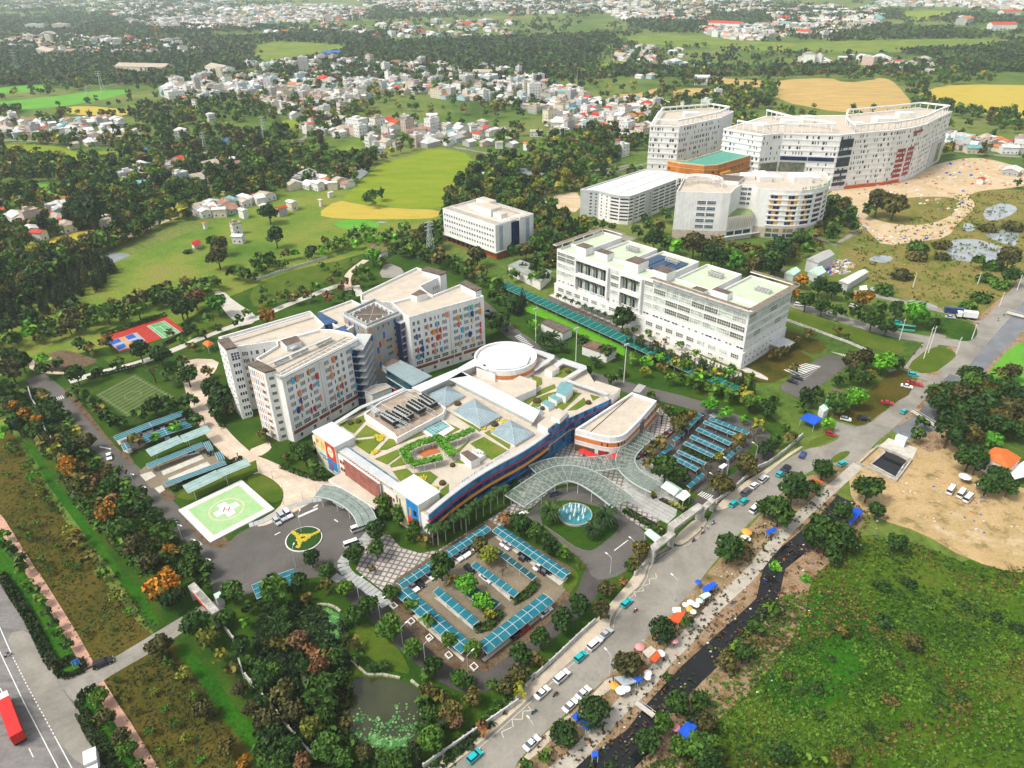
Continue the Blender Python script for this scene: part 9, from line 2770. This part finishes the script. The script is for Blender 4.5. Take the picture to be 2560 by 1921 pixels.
tufts('orchard_grass_tufts',[(T(0,2,'0 560 200 500 420 880 700 1300 1060 1659 300 1659 0 1150'),.5),(T(0,3,'330 0 1000 0 1360 440 800 760'),.3),(T(0,3,'900 900 1500 640 2209 1500 2209 1659 1330 1659'),.4)],5000,.14,.34,.25,'ogodog')
tufts('grove_undergrowth',[(T(1,3,'0 200 250 250 500 240 800 600 800 1000 800 1600 1500 1640 1900 1300 2209 1020 2209 1100 1500 1800 0 1800'),1)],9000,.4,1.0,.9,'kdgkdo')
tufts('strip_undergrowth',[(T(0,2,'0 0 400 60 520 240 900 700 1300 1060 1700 1500 1850 1659 1200 1659 700 1100 300 500 0 300'),1)],7000,.4,1.0,.9,'kdgdog')
b=MB()
mats_l=[w_wall,m_tarpb,m_tarpo,w_lgrey,m_dirt]
def litter(poly,n,s0,s1):
 xs,ys=[q[0] for q in poly],[q[1] for q in poly]
 for _ in range(n):
  x,y=random.uniform(min(xs),max(xs)),random.uniform(min(ys),max(ys))
  if inside(x,y,poly):
   s_=random.uniform(s0,s1)
   b.hexa([(x-s_,y-s_*.6,.05),(x+s_,y-s_*.5,.05),(x+s_*.8,y+s_,.05),(x-s_*.9,y+s_*.7,.05),(x-s_*.6,y-s_*.4,s_),(x+s_*.5,y-s_*.5,s_*.8),(x+s_*.6,y+s_*.5,s_*.9),(x-s_*.7,y+s_*.4,s_*.7)],random.choice((0,0,3,4,4,4,1,2)))
litter([*ribbon(canal,30)[0],*ribbon(canal,30)[1][::-1]],900,.1,.35)
litter(Q('2140 540 2210 590 2300 600 2380 570 2330 600 2220 610 2150 575'),500,.3,1.0)
litter(Q('2070 470 2250 440 2440 390 2640 450 2420 480 2400 540'),500,.4,1.3)
litter(T(3,1,'490 600 680 590 760 640 680 720 530 720'),260,.4,1.1)
litter(T(3,2,'1000 800 1500 800 2100 1000 2200 1300 1500 1300 1000 1000'),160,.1,.4)
b.build('rubble',mats_l,kind='stuff')
hz_=MB().box(-9000,-700,-1.0,9000,9000,158)
hm=bpy.data.materials.new('haze')
hm.use_nodes=True
hm.node_tree.nodes.clear()
ho=hm.node_tree.nodes.new('ShaderNodeOutputMaterial')
hv=hm.node_tree.nodes.new('ShaderNodeVolumePrincipled')
hv.inputs['Color'].default_value=(.86,.96,1.0,1)
hv.inputs['Density'].default_value=.00009
hv.inputs['Anisotropy'].default_value=.2
hm.node_tree.links.new(hv.outputs[0],ho.inputs['Volume'])
hz_.build('haze',hm,kind='stuff')
def place_words(lst):
 n=len(lst)
 lst.sort(key=lambda e:proj(e[0].location.x,e[0].location.y,0)[0])
 out=[]
 for i,e in enumerate(lst):
  w='leftmost' if i==0 else 'rightmost' if i==n-1 else ORD[i]+' from left'
  out.append((e[0],w+' '+e[1]))
 return out
MARK=[(wardA,'near the left ward wing'),(tower,'near the grey tower'),(wardB,'near the right ward wing'),(hroot,'near the helipad'),(ro,'near the yellow flower island'),(fo,'near the fountain'),(rest,'near the restaurant'),(whosp,'near the white hospital'),(hos,'near the hostel'),(dh,'near the curved hospital'),(cu,'near the culvert')]
by={}
for root,lb,cat,grp in LABELLED:
 by.setdefault(lb,[]).append((root,lb,cat,grp))
for lb,lst in list(by.items()):
 if len(lst)>8 and lst[0][2]!='house' and 'cypress' not in lb:
  del by[lb]
  for e in lst:
   mk=min(MARK,key=lambda k:(k[0].location-e[0].location).length)
   dist=(mk[0].location-e[0].location).length
   w=lb+(' '+mk[1] if dist<140 else '')
   if len(w.split())>14:
    w=lb
   by.setdefault(w,[]).append((e[0],w,e[2],e[3]))
for lb,lst in by.items():
 if len(lst)==1:
  tag(lst[0][0],lb,lst[0][2],lst[0][3])
 elif len(lst)<=20:
  cat,grp=lst[0][2],lst[0][3]
  for root,w in place_words([(e[0],e[1]) for e in lst]):
   tag(root,' '.join(w.split()[:16]),cat,grp)
 else :
  for root,w,cat,grp in lst:
   tag(root,w,cat,'alike: '+w)
